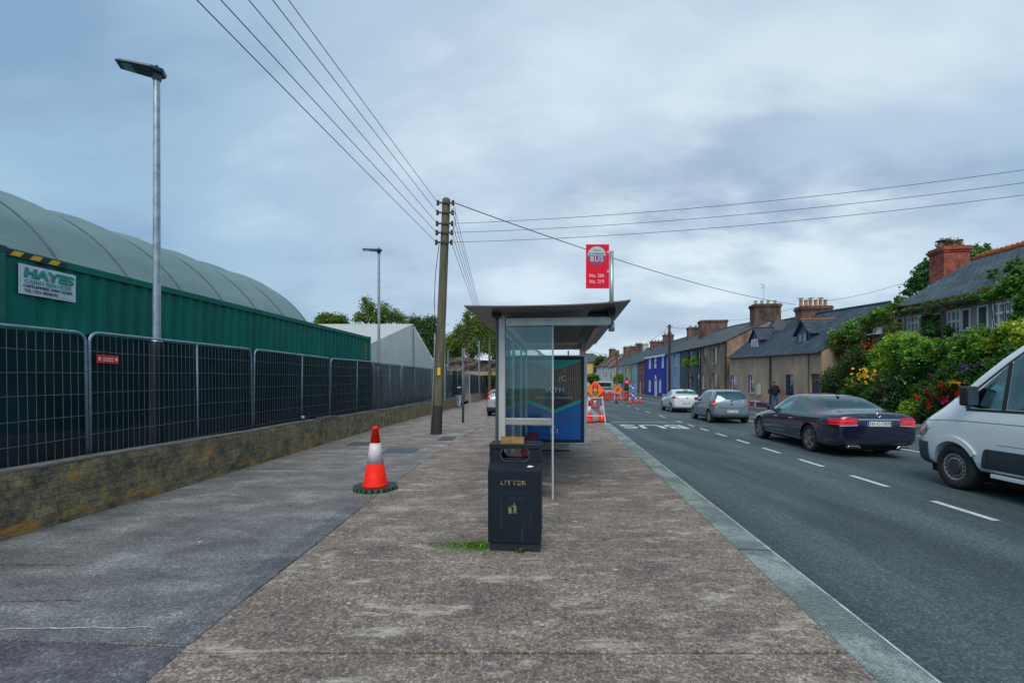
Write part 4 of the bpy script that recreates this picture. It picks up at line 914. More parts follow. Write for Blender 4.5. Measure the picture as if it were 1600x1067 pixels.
g.bx(-a, a, -b, -b+.006, 0, hh); g.bx(-a, a, b-.006, b, 0, hh*.9); g.bx(-a, -a+.006, -b+.006, b-.006, 0, hh); g.bx(a-.006, a, -b+.006, b-.006, 0, hh*.95); g.bx(-a+.006, a-.006, -b+.006, b-.006, 0, .004); g.build('tray', CB, t)
G().bx(-a+.01, a-.01, -b+.012, b-.012, .005, hh-.012).build('contents', M('tray_contents', (.22, .12, .12), .7, 0, 0, 40, .4, 50, col2=(.06, .05, .05)), t)

# ---------------------------------------------------------------- traffic cones
def cone(loc, h, label, group, base='oct', rz=0, cat='traffic cone', basecol=None):
    t = thing('traffic_cone', label, cat, loc, rz, group); rb, rt = h*.19, h*.038
    def rr(z): return rb+(rt-rb)*(z-.05*h)/(.95*h)
    b = h*.36; g = G()
    n = 8; pts = [(b*math.cos(math.pi/8+i*math.pi/4), b*math.sin(math.pi/8+i*math.pi/4)) for i in range(8)]
    g.prism(pts, 'z', 0, .055*h); g.build('base', BLACK if basecol is None else basecol, t, bevel=.006*h)
    if h < .975:
        g = G()
        for i in range(8):
            a0, a1 = Vector((*pts[i], 0)), Vector((*pts[(i+1) % 8], 0))
            for f0 in (.1, .42, .74):
                q0, q1 = a0.lerp(a1, f0), a0.lerp(a1, f0+.14); nrm = ((a0+a1)/2).normalized()*.003
                g.add([(*(q0+nrm).xy, .008), (*(q1+nrm).xy, .008), (*(q1+nrm).xy, .048), (*(q0+nrm).xy, .048)], [(0, 1, 2, 3)])
        each(g, 'green_mark', M('cone_green', (.0, .22, .08), .5, 0, 0), t)
    G().lathe([(rb*1.12, .055*h), (rb*1.05, .075*h), (rr(.09*h), .10*h), (rr(.42*h), .42*h)], 24).build('lower_sleeve', RED, t, smooth='all')
    G().lathe([(rr(.42*h)+.002, .415*h), (rr(.73*h)+.002, .735*h)], 24).build('reflective_band', CWHITE, t, smooth='all')
    G().lathe([(rr(.73*h), .73*h), (rr(.95*h), .95*h), (rr(.955*h)*1.25, .955*h), (rr(h)*1.1, .995*h), (rr(h)*.6, h)], 24).build('upper_sleeve', RED, t, smooth='all')
    return t
c = at(586.5, 764, 6.98); cone((c.x, c.y, 0.003), .97, 'large red and white traffic cone standing alone on the path left of the bin', None, rz=.3)
def gp(px, py, z=RZ): Y = F*(EYE-z)/(py-HY); return Vector(((px-800)/F*Y, Y, z))
base_c = cone(gp(920, 660, .0), .98, 'white banded cone at the left foot of the traffic lights warning sign', 'cones at the roadworks')
C2 = dup(base_c, gp(940.5, 659, .0), .3, 'white banded cone at the right foot of the traffic lights warning sign')
for px, py, l in ((929.5, 637, 'red cone seen between the legs of the traffic lights warning sign'), (921.5, 632, 'red cone behind the left leg of the traffic lights warning sign'), (984, 630.5, 'red cone below the blue arrow signs, nearest the traffic light'), (994, 629.5, 'red and white cone just right of the blue arrow signs'), (1000.5, 628.5, 'red and white cone farthest right at the roadworks, before the blue house')):
    dd = dup(base_c, gp(px, py), .5, l)
    if py < 634 or True: dd.scale = (.78, .78, .78)

# ---------------------------------------------------------------- diamond signs
def diamond(loc, half, zc_, label, inner, legs=True, rz=0):
    t = thing('roadworks_sign', label, 'roadworks sign', loc, rz, None)
    M_ = Matrix.Translation((0, 0, zc_))
    r = half; pts = [(0, -r), (r, 0), (0, r), (-r, 0)]
    b = .035*r
    G().prism([(x, z+zc_) for x, z in pts], 'y', -.006, .006).build('sign_border', BLACK, t)
    G().prism([(x*.95, z*.95+zc_) for x, z in pts], 'y', -.010, -.0065).build('sign_plate', ORANGE, t)
    if inner == 'lights':
        pl = t
        w_, h_ = .17*r/.585*1.0, .42*r/.585*.9
        cap = [(w_*math.cos(a), (h_-w_)+w_*math.sin(a)) for a in np.linspace(0, math.pi, 12)]+[(w_*math.cos(a), -(h_-w_)+w_*math.sin(a)) for a in np.linspace(math.pi, 2*math.pi, 12)]
        G().prism([(x, z+zc_) for x, z in cap], 'y', -.013, -.0105).build('signal_symbol', M('sign_dark_grey', (.06, .05, .05), .5, 0, 0), t)
        for k, (cc, nm) in enumerate((((.0, .28, .20), 'green_dot'), ((.95, .20, .03), 'amber_dot'), ((.75, .03, .08), 'red_dot'))):
            z = zc_+(k-1)*.235*r/.585*1.05
            G().lathe([(.118*r/.585, -.017), (.118*r/.585, -.0135)], 18, (0, 0, z), axis='y').build(nm, M('sym_'+nm, cc, .5, 0, 0), t)
    elif inner == 'man':
        g = G(); s = r/.5
        for poly in ([(-.16, -.2), (-.09, -.2), (-.02, -.05), (.04, -.2), (.1, -.2), (.03, .06), (-.02, .14), (-.08, .08), (-.07, -.03)], [(.02, .1), (.12, -.02), (.15, 0), (.05, .14)]):
            g.prism([(x*s, z*s+zc_) for x, z in poly], 'y', -.013, -.0105)
        g.lathe([(.045*s, -.013), (.045*s, -.0105)], 10, (.02*s, 0, zc_+.2*s), axis='y'); g.build('worker_symbol', BLACK, t)
    if legs:
        LEG = D.materials.get('leg_white') or M('leg_white', (.66, .66, .66), .5, 0, .1)
        for sx_ in (-1, 1):
            G().path([(sx_*.30, .0, zc_-.28), (sx_*.42, -.12, 0)], .022, 6).build('leg', LEG, t)
            G().path([(sx_*.30, .03, zc_-.28), (sx_*.36, .35, 0)], .02, 6).build('leg', LEG, t)
        G().path([(-.38, -.07, .3), (.38, -.07, .3)], .018, 6).build('brace', LEG, t)
        G().path([(-.33, -.02, zc_-.35), (.33, -.02, zc_-.35)], .018, 6).build('brace', LEG, t)
    return t
q = gp(929.5, 660, 0); diamond((q.x, q.y-.1, 0), .43*1.0, EYE-6*q.y/F+.0, 'orange diamond warning sign showing a traffic light, on white legs at the kerb', 'lights')
q = at(965, 608, 52); diamond((q.x, q.y, RZ), .62, 1.22, 'orange diamond sign with a worker symbol behind the red barriers', 'man')
q = at(769, 614.5, 38); diamond((q.x, q.y, 0), .36, EYE-11.5*38/F, 'small orange diamond sign beside the parked white car', 'man')
# ---------------------------------------------------------------- red plastic barriers
BRD = M('barrier_red', (.75, .045, .02), .5, 0, .2, 3)
def barrier(a, b, label, src=None):
    a, b = Vector(a), Vector(b)
    t = thing('plastic_barrier', label, 'barrier', a, math.atan2(b.y-a.y, b.x-a.x), 'red plastic barriers at the roadworks'); Ln = (b-a).length
    g = G(); g.bx(0, Ln, -.03, .03, .86, 1.0); g.bx(0, Ln, -.03, .03, .10, .2); g.bx(0, .06, -.03, .03, .2, .86); g.bx(Ln-.06, Ln, -.03, .03, .2, .86)
    n = int(Ln/.14)
    for i in range(1, n): g.bx(i*Ln/n-.02, i*Ln/n+.02, -.02, .02, .2, .86)
    g.build('panel', BRD, t)
    for x in (.3, Ln-.3): G().bx(x-.05, x+.05, -.25, .25, 0, .06).build('foot', BLACK, t)
    G().bx(Ln/2-.16, Ln/2+.16, -.036, -.031, .88, .98).build('reflector', WHITE, t)
    return t
bl = [((944, 54), (954, 53)), ((954.5, 53), (964.5, 52.5)), ((965, 52.5), (975, 52)), ((933, 62), (943, 54.5)), ((921, 47), (930, 47)), ((975.5, 52), (986, 58))]
bn = ['first barrier right of the big warning sign', 'barrier in the middle of the red row', 'barrier just left of the temporary traffic light', 'barrier running back behind the big warning sign', 'barrier seen left of the warning sign legs', 'barrier running back behind the temporary traffic light']
for (a, b), l in zip(bl, bn):
    barrier(((a[0]-800)/F*a[1], a[1], RZ), ((b[0]-800)/F*b[1], b[1], RZ), 'red plastic '+l)
# ---------------------------------------------------------------- temporary traffic light and arrow signs
q = gp(979, 630.5); t = thing('temporary_traffic_light', 'portable traffic light showing red on a wheeled grey stand', 'traffic light', q)
g = G(); g.path([(0, 0, .1), (0, 0, 1.25)], .04, 8); g.path([(-.45, -.3, .12), (.45, -.3, .12)], .03, 6); g.path([(-.45, .3, .12), (.45, .3, .12)], .03, 6); g.path([(-.9, 0, .12), (.45, 0, .12)], .03, 6); g.path([(-.4, 0, .12), (0, 0, .8)], .025, 6); g.path([(.4, 0, .12), (0, 0, .8)], .025, 6); g.build('stand', M('stand_grey', (.16, .17, .17), .6, .4, .2), t)
g = G(); g.lathe([(.13, -.03), (.13, .03)], 14, (-.95, 0, .13), axis='y'); g.build('stand_wheel', RUBBER, t)
g = G(); g.bx(-.17, .17, -.1, .1, 1.3, 2.25); g.build('signal_head', BLACK, t, bevel=.03)
g = G(); g.bx(-.24, .24, -.02, .02, 1.2, 1.6); g.build('battery_box', BLACK, t, bevel=.02)
G().bx(-.06, .06, -.06, .06, 2.25, 2.5).build('sensor', BLACK, t)
G().lathe([(.135, -.13), (.135, -.09)], 18, (0, 0, 2.05), axis='y').build('red_lamp', M('lit_red', (1, .02, .10), .4, 0, 0, emit=1.6), t)
G().lathe([(.19, -.10), (.19, -.08)], 18, (0, 0, 2.05), axis='y').build('red_surround', M('lamp_surround', (.35, .01, .03), .5, 0, 0), t)
G().lathe([(.11, -.12), (.11, -.09)], 18, (0, 0, 1.78), axis='y').build('amber_lamp', M('unlit_amber', (.08, .03, .01), .3, 0, 0), t)
G().lathe([(.11, -.12), (.11, -.09)], 18, (0, 0, 1.48), axis='y').build('green_lamp', M('unlit_green', (.01, .05, .03), .3, 0, 0), t)
q = gp(988, 629); t = thing('arrow_sign', 'pair of round blue keep-right arrow discs stacked on one post', 'arrow sign', q)
G().tube((0, .03, 0), (0, .03, 2.0), .03, n=8).build('post', BLACK, t)
SBL = M('sign_blue', (.01, .10, .42), .4, 0, 0)
for z in (EYE-RZ-2*q.y/F-.0, EYE-RZ-13.6*q.y/F):
    d_ = G().lathe([(.31, -.006), (.31, .006)], 24, (0, 0, z), axis='y').build('disc', WHITE, t)
    G().lathe([(.285, -.009), (.285, -.0065)], 24, (0, 0, z), axis='y').build('disc_face', SBL, d_)
    ar = [(-.17, .12), (-.12, .17), (.06, -.01), (.12, .05), (.16, -.17), (-.06, -.12), (0, -.06)]
    G().prism([(x, zz_+z) for x, zz_ in ar], 'y', -.0125, -.0095).build('arrow', WHITE, d_)
# ---------------------------------------------------------------- little things
p = at(468.8, 655, 11.35); t = thing('drink_can', 'blue and white drink can left standing on the low wall', 'can', (-5.30, p.y, .715))
G().lathe([(.03, 0), (.042, .012), (.042, .07)], 14).build('can_lower', M('can_blue', (.01, .04, .25), .3, .4, 0), t, smooth='all')
G().lathe([(.042, .07), (.042, .115), (.032, .128)], 14).build('can_upper', M('can_white', (.6, .65, .7), .3, .3, 0), t, smooth='all')
G().xf
g = G(); sc_ = 1.0
# ---------------------------------------------------------------- terraced houses along the right side
def slate(name, c, w=.32, h=.22): return mat_bricks(name, tuple(x*.78 for x in c), tuple(x*1.18 for x in c), tuple(x*.30 for x in c), w, h, .02, .75, .3, .35, .5, 1.2)
SLATE = slate('slate_roof', (.055, .08, .11)); SLATE2 = slate('worn_slate_roof', (.095, .105, .115)); SLATE3 = slate('mossy_slate_roof', (.07, .10, .125)); TILE = slate('brown_tile_roof', (.13, .075, .06))
PEBBLE = mat_render('pebbledash', (.44, .31, .22), .3); CEM = mat_render('stained_cement', (.27, .19, .135), .65); DGREY = mat_render('dark_grey_render', (.055, .09, .115), .15)
PALEB = mat_render('pale_blue_render', (.24, .37, .58), .12); BLUE = mat_render('royal_blue_render', (.008, .03, .40), .12); BRICK = mat_bricks('terrace_brick', (.28, .07, .05), (.22, .055, .045), (.2, .15, .13))
BRICKO = mat_bricks('chimney_brick', (.36, .075, .045), (.25, .05, .035), (.20, .13, .10), .24, .09, .014)
GUT = M('black_gutter', (.02, .024, .028), .4, 0, .2); SILL = M('stone_sill', (.35, .34, .31), .8, 0, .2, 5)
CHM = mat_render('chimney_render', (.14, .085, .065), .75)
POTM = M('clay_pot', (.38, .16, .07), .7, 0, .3, 8); POTY = M('buff_pot', (.36, .28, .16), .7, 0, .3, 8)
DOORW = M('white_door', (.68, .70, .74), .4, 0, .05); NAVYD = M('navy_paint', (.012, .03, .09), .4, 0, .2); PURP = M('purple_paint', (.10, .012, .16), .5, 0, .1)
def house(label, u, px1, px0, eR, eL, ridge, dr, wall, roof, wins, group='terraced houses up the right side', zb=.05, near_gable=True, over=.16, frame=WHITE, extra=None, name='terraced_house', v1=None, v0=None, gutter=True, rmat=None, cat='house'):
    """px1 = right (near) end column, px0 = left (far) end column; eR/eL eave rows there; ridge = (near z, far z)"""
    if v0 is None: v0, ze0 = onu(px1, u, eR)
    else: ze0 = eR
    if v1 is None: v1, ze1 = onu(px0, u, eL)
    else: ze1 = eL
    Ln = v1-v0; o = W(u, v0); t = thing(name, label, cat, (o.x, o.y, 0), RS, group)
    zr0, zr1 = ridge
    def ze(y): return ze0+(ze1-ze0)*y/Ln
    def zr(y): return zr0+(zr1-zr0)*y/Ln
    def P(x, y, zn): return (x, y, zb+zn*(ze(y)-zb))
    ops = []
    for wdef in wins:
        a, b, c, d, kind = wdef[:5]; opt = wdef[5] if len(wdef) > 5 else {}
        if opt.get('m'): y0, y1, z0, z1 = a, b, c, d; ym = (y0+y1)/2; n0, n1 = (z0-zb)/(ze(ym)-zb), (z1-zb)/(ze(ym)-zb)
        else:
            y1 = onu(a, u)-v0; y0 = onu(b, u)-v0; vm, zt_ = onu((a+b)/2, u, c); _, z0 = onu((a+b)/2, u, d); ym = vm-v0
            n0, n1 = max(0, (z0-zb)/(ze(ym)-zb)), (zt_-zb)/(ze(ym)-zb)
        n1 = min(n1, .975)
        if kind == 'door': n0 = 0.0
        ops.append((y0, y1, n0, n1, kind, opt))
    ysl = sorted(set([0, Ln]+[q for o_ in ops for q in o_[:2]])); zsl = sorted(set([0, 1]+[q for o_ in ops for q in o_[2:4]]))
    g = G()
    for i in range(len(ysl)-1):
        for k in range(len(zsl)-1):
            ym, zm = (ysl[i]+ysl[i+1])/2, (zsl[k]+zsl[k+1])/2
            if any(o_[0] < ym < o_[1] and o_[2] < zm < o_[3] for o_ in ops): continue
            g.add([P(0, ysl[i], zsl[k]), P(0, ysl[i], zsl[k+1]), P(0, ysl[i+1], zsl[k+1]), P(0, ysl[i+1], zsl[k])], [(0, 1, 2, 3)])
    for y0, y1, n0, n1, kind, opt in ops:
        dpt = .16
        for (ya, na), (yb_, nb_) in (((y0, n0), (y1, n0)), ((y1, n0), (y1, n1)), ((y1, n1), (y0, n1)), ((y0, n1), (y0, n0))):
            g.add([P(0, ya, na), P(0, yb_, nb_), P(dpt, yb_, nb_), P(dpt, ya, na)], [(0, 1, 2, 3)])
    D2 = 2*dr
    for y in (0, Ln):
        f = (0, 1, 2, 3, 4) if y == 0 else (4, 3, 2, 1, 0)
        g.add([(0, y, zb), (D2, y, zb), (D2, y, ze(y)), (dr, y, zr(y)-.02), (0, y, ze(y))], [f])
    g.add([(D2, 0, zb), (D2, Ln, zb), (D2, Ln, ze1), (D2, 0, ze0)], [(0, 1, 2, 3)])
    g.build('wall', wall, t)
    for y0, y1, n0, n1, kind, opt in ops:
        fm = opt.get('f', frame); tt = .06 if (y1-y0) > .5 else .04
        if kind == 'door':
            g = G(); dd = [P(.10, y0+.0, n0), P(.10, y1, n0), P(.10, y1, n1), P(.10, y0, n1)]
            g.add(dd+[(x+.04, y, z) for x, y, z in dd], [(0, 1, 2, 3), (7, 6, 5, 4), (0, 3, 7, 4), (1, 5, 6, 2)]); dm = opt.get('d', DOORW); dr_ = g.build('door', dm, t)
            g = G(); yc = (y0+y1)/2; hw_ = (y1-y0)*.32
            for a_, b_ in ((.12, .40), (.46, .70)): g.bx(.085, .099, yc-hw_, yc+hw_, zb+(ze(yc)-zb)*n1*a_, zb+(ze(yc)-zb)*n1*b_)
            g.build('door_panel', dm, dr_, bevel=.01)
            g = G(); g.bx(.09, .097, y0+.08, y1-.08, zb+(ze(yc)-zb)*n1*.82, zb+(ze(yc)-zb)*n1*.96); g.build('fanlight', HGLASS, dr_)
            continue
        def fb(ya, yb_, na, nb_, x0=.08, x1=.13):
            q = [P(x, y, n) for x in (x0, x1) for y, n in ((ya, na), (yb_, na), (yb_, nb_), (ya, nb_))]
            g.add(q, [(0, 1, 2, 3), (7, 6, 5, 4), (0, 4, 5, 1), (1, 5, 6, 2), (2, 6, 7, 3), (3, 7, 4, 0)])
        H_ = ze((y0+y1)/2)-zb; tn = tt/H_; g = G()
        fb(y0, y0+tt, n0, n1); fb(y1-tt, y1, n0, n1); fb(y0+tt, y1-tt, n0, n0+tn); fb(y0+tt, y1-tt, n1-tn, n1)
        for fr in opt.get('bars', [.62]): nm = n0+(n1-n0)*fr; fb(y0+tt, y1-tt, nm-tn*.5, nm+tn*.5, .085, .125)
        for fr in opt.get('mull', []): ym = y0+(y1-y0)*fr; fb(ym-tt*.35, ym+tt*.35, n0+tn, n1-tn, .087, .123)
        wd = g.build('window', fm, t)
        q = [P(.115, y0+tt*.9, n0+tn), P(.115, y1-tt*.9, n0+tn), P(.115, y1-tt*.9, n1-tn), P(.115, y0+tt*.9, n1-tn)]
        g = G(); g.add([q[0], q[3], q[2], q[1]], [(0, 1, 2, 3)]); g.build('pane', opt.get('g', HGLASS), wd)
        g = G(); q = [(x, y, z+dz) for dz in (-.07, 0) for x, y, z in (P(-.05, y0-.04, n0), P(.1, y0-.04, n0), P(.1, y1+.04, n0), P(-.05, y1+.04, n0))]
        g.add(q, [(3, 2, 1, 0), (4, 5, 6, 7), (0, 1, 5, 4), (1, 2, 6, 5), (2, 3, 7, 6), (3, 0, 4, 7)]); g.build('sill', opt.get('s', SILL), wd)
        if opt.get('rev'):
            g = G(); g.add([P(-.004, y1-.0, n0), P(-.004, y1+.10, n0), P(-.004, y1+.10, n1), P(-.004, y1, n1)], [(0, 3, 2, 1)])
            g.add([P(-.004, y1-.003, n0), P(.07, y1-.003, n0), P(.07, y1-.003, n1), P(-.004, y1-.003, n1)], [(0, 1, 2, 3)]); g.build('painted_reveal', opt['rev'], wd)
    # roof
    g = G(); th = .09
    def slope(sgn):
        xa = -over if sgn > 0 else D2+over; sl = lambda y: (zr(y)-ze(y))/dr
        ya, yb_ = -.06, Ln+.0
        pts = []
        for y in (ya, yb_): pts += [(xa, y, ze(y)-over*sl(y)+.03), (dr, y, zr(y)+.03)]
        lo_ = [(x, y, z+th) for x, y, z in pts]
        q = pts+lo_; f = [(0, 1, 3, 2), (4, 6, 7, 5), (0, 4, 5, 1), (2, 3, 7, 6), (0, 2, 6, 4)]
        if sgn < 0: f = [k[::-1] for k in f]
        g.add(q, f)
    slope(1); slope(-1); rf = g.build('roof', roof, t)
    g = G(); g.path([(dr, -.06, zr0+.03+th), (dr, Ln, zr1+.03+th)], .09, 8); g.build('ridge', rmat or roof, rf)
    if gutter:
        g = G(); sl0, sl1 = (zr0-ze0)/dr, (zr1-ze1)/dr; g.path([(-over-.05, -.05, ze0-over*sl0+.03), (-over-.05, Ln, ze1-over*sl1+.03)], .065, 8); g.build('gutter', GUT, rf)
    if name == 'terraced_house' and u == 14.5 and not label.startswith(('left pebble', 'right pebble')):
        g = G(); g.path([(-.08, .12, zb+.05), (-.08, .12, ze0-.25), (-over-.03, .12, ze0-.1)], .05, 6); g.build('drainpipe', GUT, t)
    return t, v0, dict(ze=ze, zr=zr, Ln=Ln, dr=dr, P=P, zb=zb, roof=rf, u=u)
def chimney(t, x, y, ztop, zbase, wu, wv, mat=CHM, pots=4, potm=POTY, ph=.35, cowl=False):
    g = G(); g.bx(x-wu/2, x+wu/2, y-wv/2, y+wv/2, zbase, ztop-.32)
    for k, e_ in ((0, .05), (1, .10), (2, .05)): g.bx(x-wu/2-e_, x+wu/2+e_, y-wv/2-e_, y+wv/2+e_, ztop-.32+.107*k, ztop-.32+.107*(k+1)-.002)
    c_ = g.build('chimney', mat, t)
    for k in range(pots):
        xx = x-wu/2+wu*(k+.5)/pots; g = G(); r_ = min(.14, wu/pots*.38); g.lathe([(r_*1.1, ztop), (r_*.9, ztop+ph*.3), (r_*.85, ztop+ph*.85), (r_*1.1, ztop+ph*.9), (r_*1.05, ztop+ph)], 10, (xx, y+random.uniform(-.05, .05), 0))
        if cowl and k % 2 == 0: g.lathe([(r_*.3, ztop+ph), (r_*.3, ztop+ph+.1)], 6, (xx, y, 0)); g.lathe([(r_*1.7, ztop+ph+.10), (r_*1.6, ztop+ph+.13)], 10, (xx, y, 0))
        g.build('chimney_pot', potm, c_, smooth=True)
    return c_
def chim_px(t, v0, inf, px0, px1, pyt, mat=CHM, pots=4, potm=POTY, ph=.35, wu=None, wv=.9, **k):
    uu = inf['u']+inf['dr']; vc, zt_ = onu((px0+px1)/2, uu, pyt); Y = CT*vc-ST*uu
    wpx = (px1-px0)/F*Y; wu = wu or max(.7, wpx-wv*.15); zt_ -= ph*.5 if pots else 0
    return chimney(t, inf['dr'], vc-v0, zt_, min(inf['zr'](max(0, min(inf['Ln'], vc-v0)))-.7, zt_-1), wu, wv, mat, pots, potm, ph, **k)
U = 14.5; WDK = {'f': M('teal_grey_frame', (.16, .24, .26), .5, 0, .1)}
def z_on(px, py, u): return onu(px, u, py)[1]
zrT0, zrT1 = 7.35, 7.9
# 1 brown two-storey end of terrace
h1, v1_, i1 = house('brown stained two storey end house with tall dark chimney, left of the cottages', U, 1136, 1096, 533, 541.5, (7.3, 7.75), 3.5, CEM, SLATE2,
    [(1097.5, 1102, 544, 570, 'win', WDK), (1113.5, 1120, 542.5, 568, 'win', WDK), (1097.5, 1101.5, 583, 607, 'win', {}), (1113, 1119.5, 583, 609, 'win', WDK)])
chim_px(h1, v1_, i1, 1175, 1216, 473, CHM, 4, POTY, .35, wv=1.1)
g = G(); g.path([(3.2, .3, 9.2), (3.2, .3, 10.6)], .02, 6); g.path([(3.2, .3, 10.5), (2.9, .3, 10.6)], .02, 6); g.path([(3.1, .0, 10.3), (3.1, .6, 10.3)], .02, 6); g.build('aerial', GALV, h1)
GREYW = {'f': M('dark_window_frame', (.02, .03, .045), .4, 0, .1), 'g': M('dark_pane', (.012, .018, .025), .12, 0, .2)}
h2_, v2_, i2 = house('dark grey house with two hanging flower baskets at its upper windows', U, 1096, 1064.5, 541.5, 548, (7.75, 8.1), 3.5, DGREY, SLATE2,
    [(1076, 1080.5, 548.5, 570, 'win', GREYW), (1089, 1094, 547, 569, 'win', GREYW), (1074.5, 1079, 583.5, 607, 'win', GREYW), (1088, 1092.5, 583.5, 613, 'door', {'d': NAVYD})])
chim_px(h2_, v2_, i2, 1093, 1134, 501, CHM, 0, POTY, wv=1.3); chim_px(h2_, v2_, i2, 1074, 1092, 510, CHM, 2, POTY, .3, wv=.9)
h3, v3, i3 = house('pale blue rendered house behind the dark telephone pole', U, 1064.5, 1041.5, 548, 553, (8.1, 8.35), 3.5, PALEB, SLATE2,
    [(1053, 1056.8, 553.5, 573, 'win', {}), (1053, 1056.5, 585, 604, 'win', {}), (1043, 1045.2, 555, 574, 'win', {}), (1043, 1045.2, 587, 612, 'door', {})])
chim_px(h3, v3, i3, 1036, 1052, 521, CHM, 3, POTM, .4, wv=1.0)
h4, v4, i4 = house('royal blue rendered house with white windows and white door', U, 1041.5, 1008.5, 553.5, 559, (8.5, 9.0), 3.6, BLUE, SLATE,
    [(1013, 1017, 559.5, 576, 'win', {'g': DOORW}), (1021.3, 1025.5, 558, 575, 'win', {'g': DOORW}), (1033, 1037, 556, 574.5, 'win', {'g': DOORW}), (1013, 1016.8, 593, 612, 'win', {'g': DOORW}), (1029, 1033, 592.5, 613, 'win', {'g': DOORW}), (1022, 1026.7, 589.5, 619, 'door', {})], gutter=False)
g = G(); L4_ = i4['Ln']; q = [(-.22, 0, i4['ze'](0)-.22), (-.22, L4_, i4['ze'](L4_)-.22), (-.22, L4_, i4['ze'](L4_)+.06), (-.22, 0, i4['ze'](0)+.06)]
g.add(q+[(-.15, y, z) for x, y, z in q], [(0, 3, 2, 1), (4, 5, 6, 7), (0, 4, 7, 3), (1, 2, 6, 5), (3, 7, 6, 2), (0, 1, 5, 4)]); g.build('fascia', WHITE, h4)
vd = onu(1024.4, U)-v4; g = G(); g.prism([(vd-.45, 2.75), (vd+.45, 2.75), (vd, 3.35)], 'x', -.06, .0); g.bx(-.05, 0, vd-.56, vd-.45, .05, 2.75); g.bx(-.05, 0, vd+.45, vd+.56, .05, 2.75); g.build('door_surround', WHITE, h4)
ys_, zs_ = onu(1025.5, U, 566); G().lathe([(.28, -.08), (.24, -.02)], 5, (-.04, ys_-v4, zs_), axis='x').build('wall_ornament', M('ornament_gold', (.42, .30, .18), .6, 0, .1), h4)
chim_px(h4, v4, i4, 1016, 1037, 532, CHM, 4, POTY, .3, wv=1.0)
def small_house(label, pxr, pxl, er, el, rid, wall, roof, nw=2, fr=WHITE, lower_door=True, chims=(), zb=.05, lowcol=None, dcol=DOORW):
    wins = []; W_ = pxr-pxl
    for k in range(nw):
        a = pxl+W_*(k+.3)/nw; b = a+W_*.34/nw; ee = er+(el-er)*((pxr-(a+b)/2)/W_); base = HY+F*EYE/(U/((((a+b)/2-800)/F)*CT-ST)*1.0)
        hgt = base-ee
        wins.append((a, b, ee+hgt*.09, ee+hgt*.36, 'win', {'f': fr}))
        wins.append((a, b, ee+hgt*.56, ee+hgt*.80 if not (lower_door and k == 0) else base, 'door' if lower_door and k == 0 else 'win', {'f': fr, 'd': dcol}))
    h, v_, i_ = house(label, U, pxr, pxl, er, el, rid, 3.5, wall, roof, wins, zb=zb)
    for c_ in chims: chim_px(h, v_, i_, *c_)
    return h, v_, i_
PINK = mat_render('pink_brick_wall', (.40, .13, .11), .2)
h5, v5, i5 = small_house('narrow red brick house with cream window surrounds left of the royal blue house', 1008.5, 997.3, 562, 565.5, (9.0, 9.2), BRICK, SLATE3, 2, M('cream_frame', (.6, .5, .38), .5, 0, .1), chims=((993, 1004, 536, CHM, 3, POTM, .3),))
h6, v6, i6 = small_house('small light blue house between the brick house and the cream house', 997.3, 987.5, 565.5, 568, (9.2, 9.4), mat_render('sky_blue_render', (.22, .42, .50), .12), SLATE3, 2, chims=((1004, 1013, 537, M('cream_chimney', (.42, .42, .34), .8, 0, .2), 0),), dcol=NAVYD)
h7, v7, i7 = small_house('cream green house with red trimmed windows behind the temporary traffic light', 987.5, 974.5, 568, 569.5, (9.4, 9.6), mat_render('cream_green_render', (.42, .46, .30), .12), SLATE3, 2, M('red_trim', (.35, .08, .05), .5, 0, .1), chims=((984, 993, 540, CHM, 2, POTM, .3),))
h8, v8, i8 = small_house('pale lilac house farthest up the slate roofed terrace', 974.5, 964.5, 569.8, 572, (9.6, 9.8), mat_render('lilac_render', (.50, .46, .56), .12), SLATE3, 2)
def far_house(label, X, Ya, Yb, ze, zr, wall, roof, wincols, name='terraced_house', depth=4.0, chim=None, group='distant houses at the end of the street'):
    "plain axis-aligned far house whose front faces -x"
    t = thing(name, label, 'house', (X, Ya, 0), 0, group); Ln = Yb-Ya
    g = G(); g.add([(0, 0, 0), (2*depth, 0, 0), (2*depth, 0, ze), (depth, 0, zr-.05), (0, 0, ze)], [(0, 1, 2, 3, 4)]); g.add([(0, Ln, 0), (2*depth, Ln, 0), (2*depth, Ln, ze), (depth, Ln, zr-.05), (0, Ln, ze)], [(4, 3, 2, 1, 0)])
    g.add([(0, 0, 0), (0, Ln, 0), (0, Ln, ze), (0, 0, ze)], [(0, 3, 2, 1)]); g.add([(2*depth, 0, 0), (2*depth, Ln, 0), (2*depth, Ln, ze), (2*depth, 0, ze)], [(0, 1, 2, 3)]); g.build('wall', wall, t)
    g = G()
    for s_ in (0, 1):
        x = -.3 if s_ == 0 else 2*depth+.3; sl = (zr-ze)/depth; q = [(x, -.2, ze-.3*sl), (x, Ln, ze-.3*sl), (depth, Ln, zr), (depth, -.2, zr)]
        q += [(a, b, c+.15) for a, b, c in q]; f = [(0, 1, 2, 3), (4, 7, 6, 5), (0, 4, 5, 1), (3, 7, 4, 0)]; g.add(q, f if s_ else [k[::-1] for k in f])
    g.build('roof', roof, t)
    for (y, z, wd_, hh_, mt) in wincols: 
        f_ = G().bx(-.05, .02, y-wd_/2, y+wd_/2, z, z+hh_).build('window', mt, t); G().bx(-.07, -.051, y-wd_/2+.12, y+wd_/2-.12, z+.12, z+hh_-.12).build('pane', HGLASS, f_)
    if chim:
        for y in chim: chimney(t, depth, y, zr+2.1, zr-1, 1.8, 1.2, CHM, 3, POTM, .4)
    return t
FW1 = [(y, z, 1.0, 1.5, DOORW) for y in (2, 5.5) for z in (1.2, 4.2)]; FWP = [(y, z, 1.0, 1.5, PURP) for y in (2, 5.5) for z in (1.2, 4.2)]
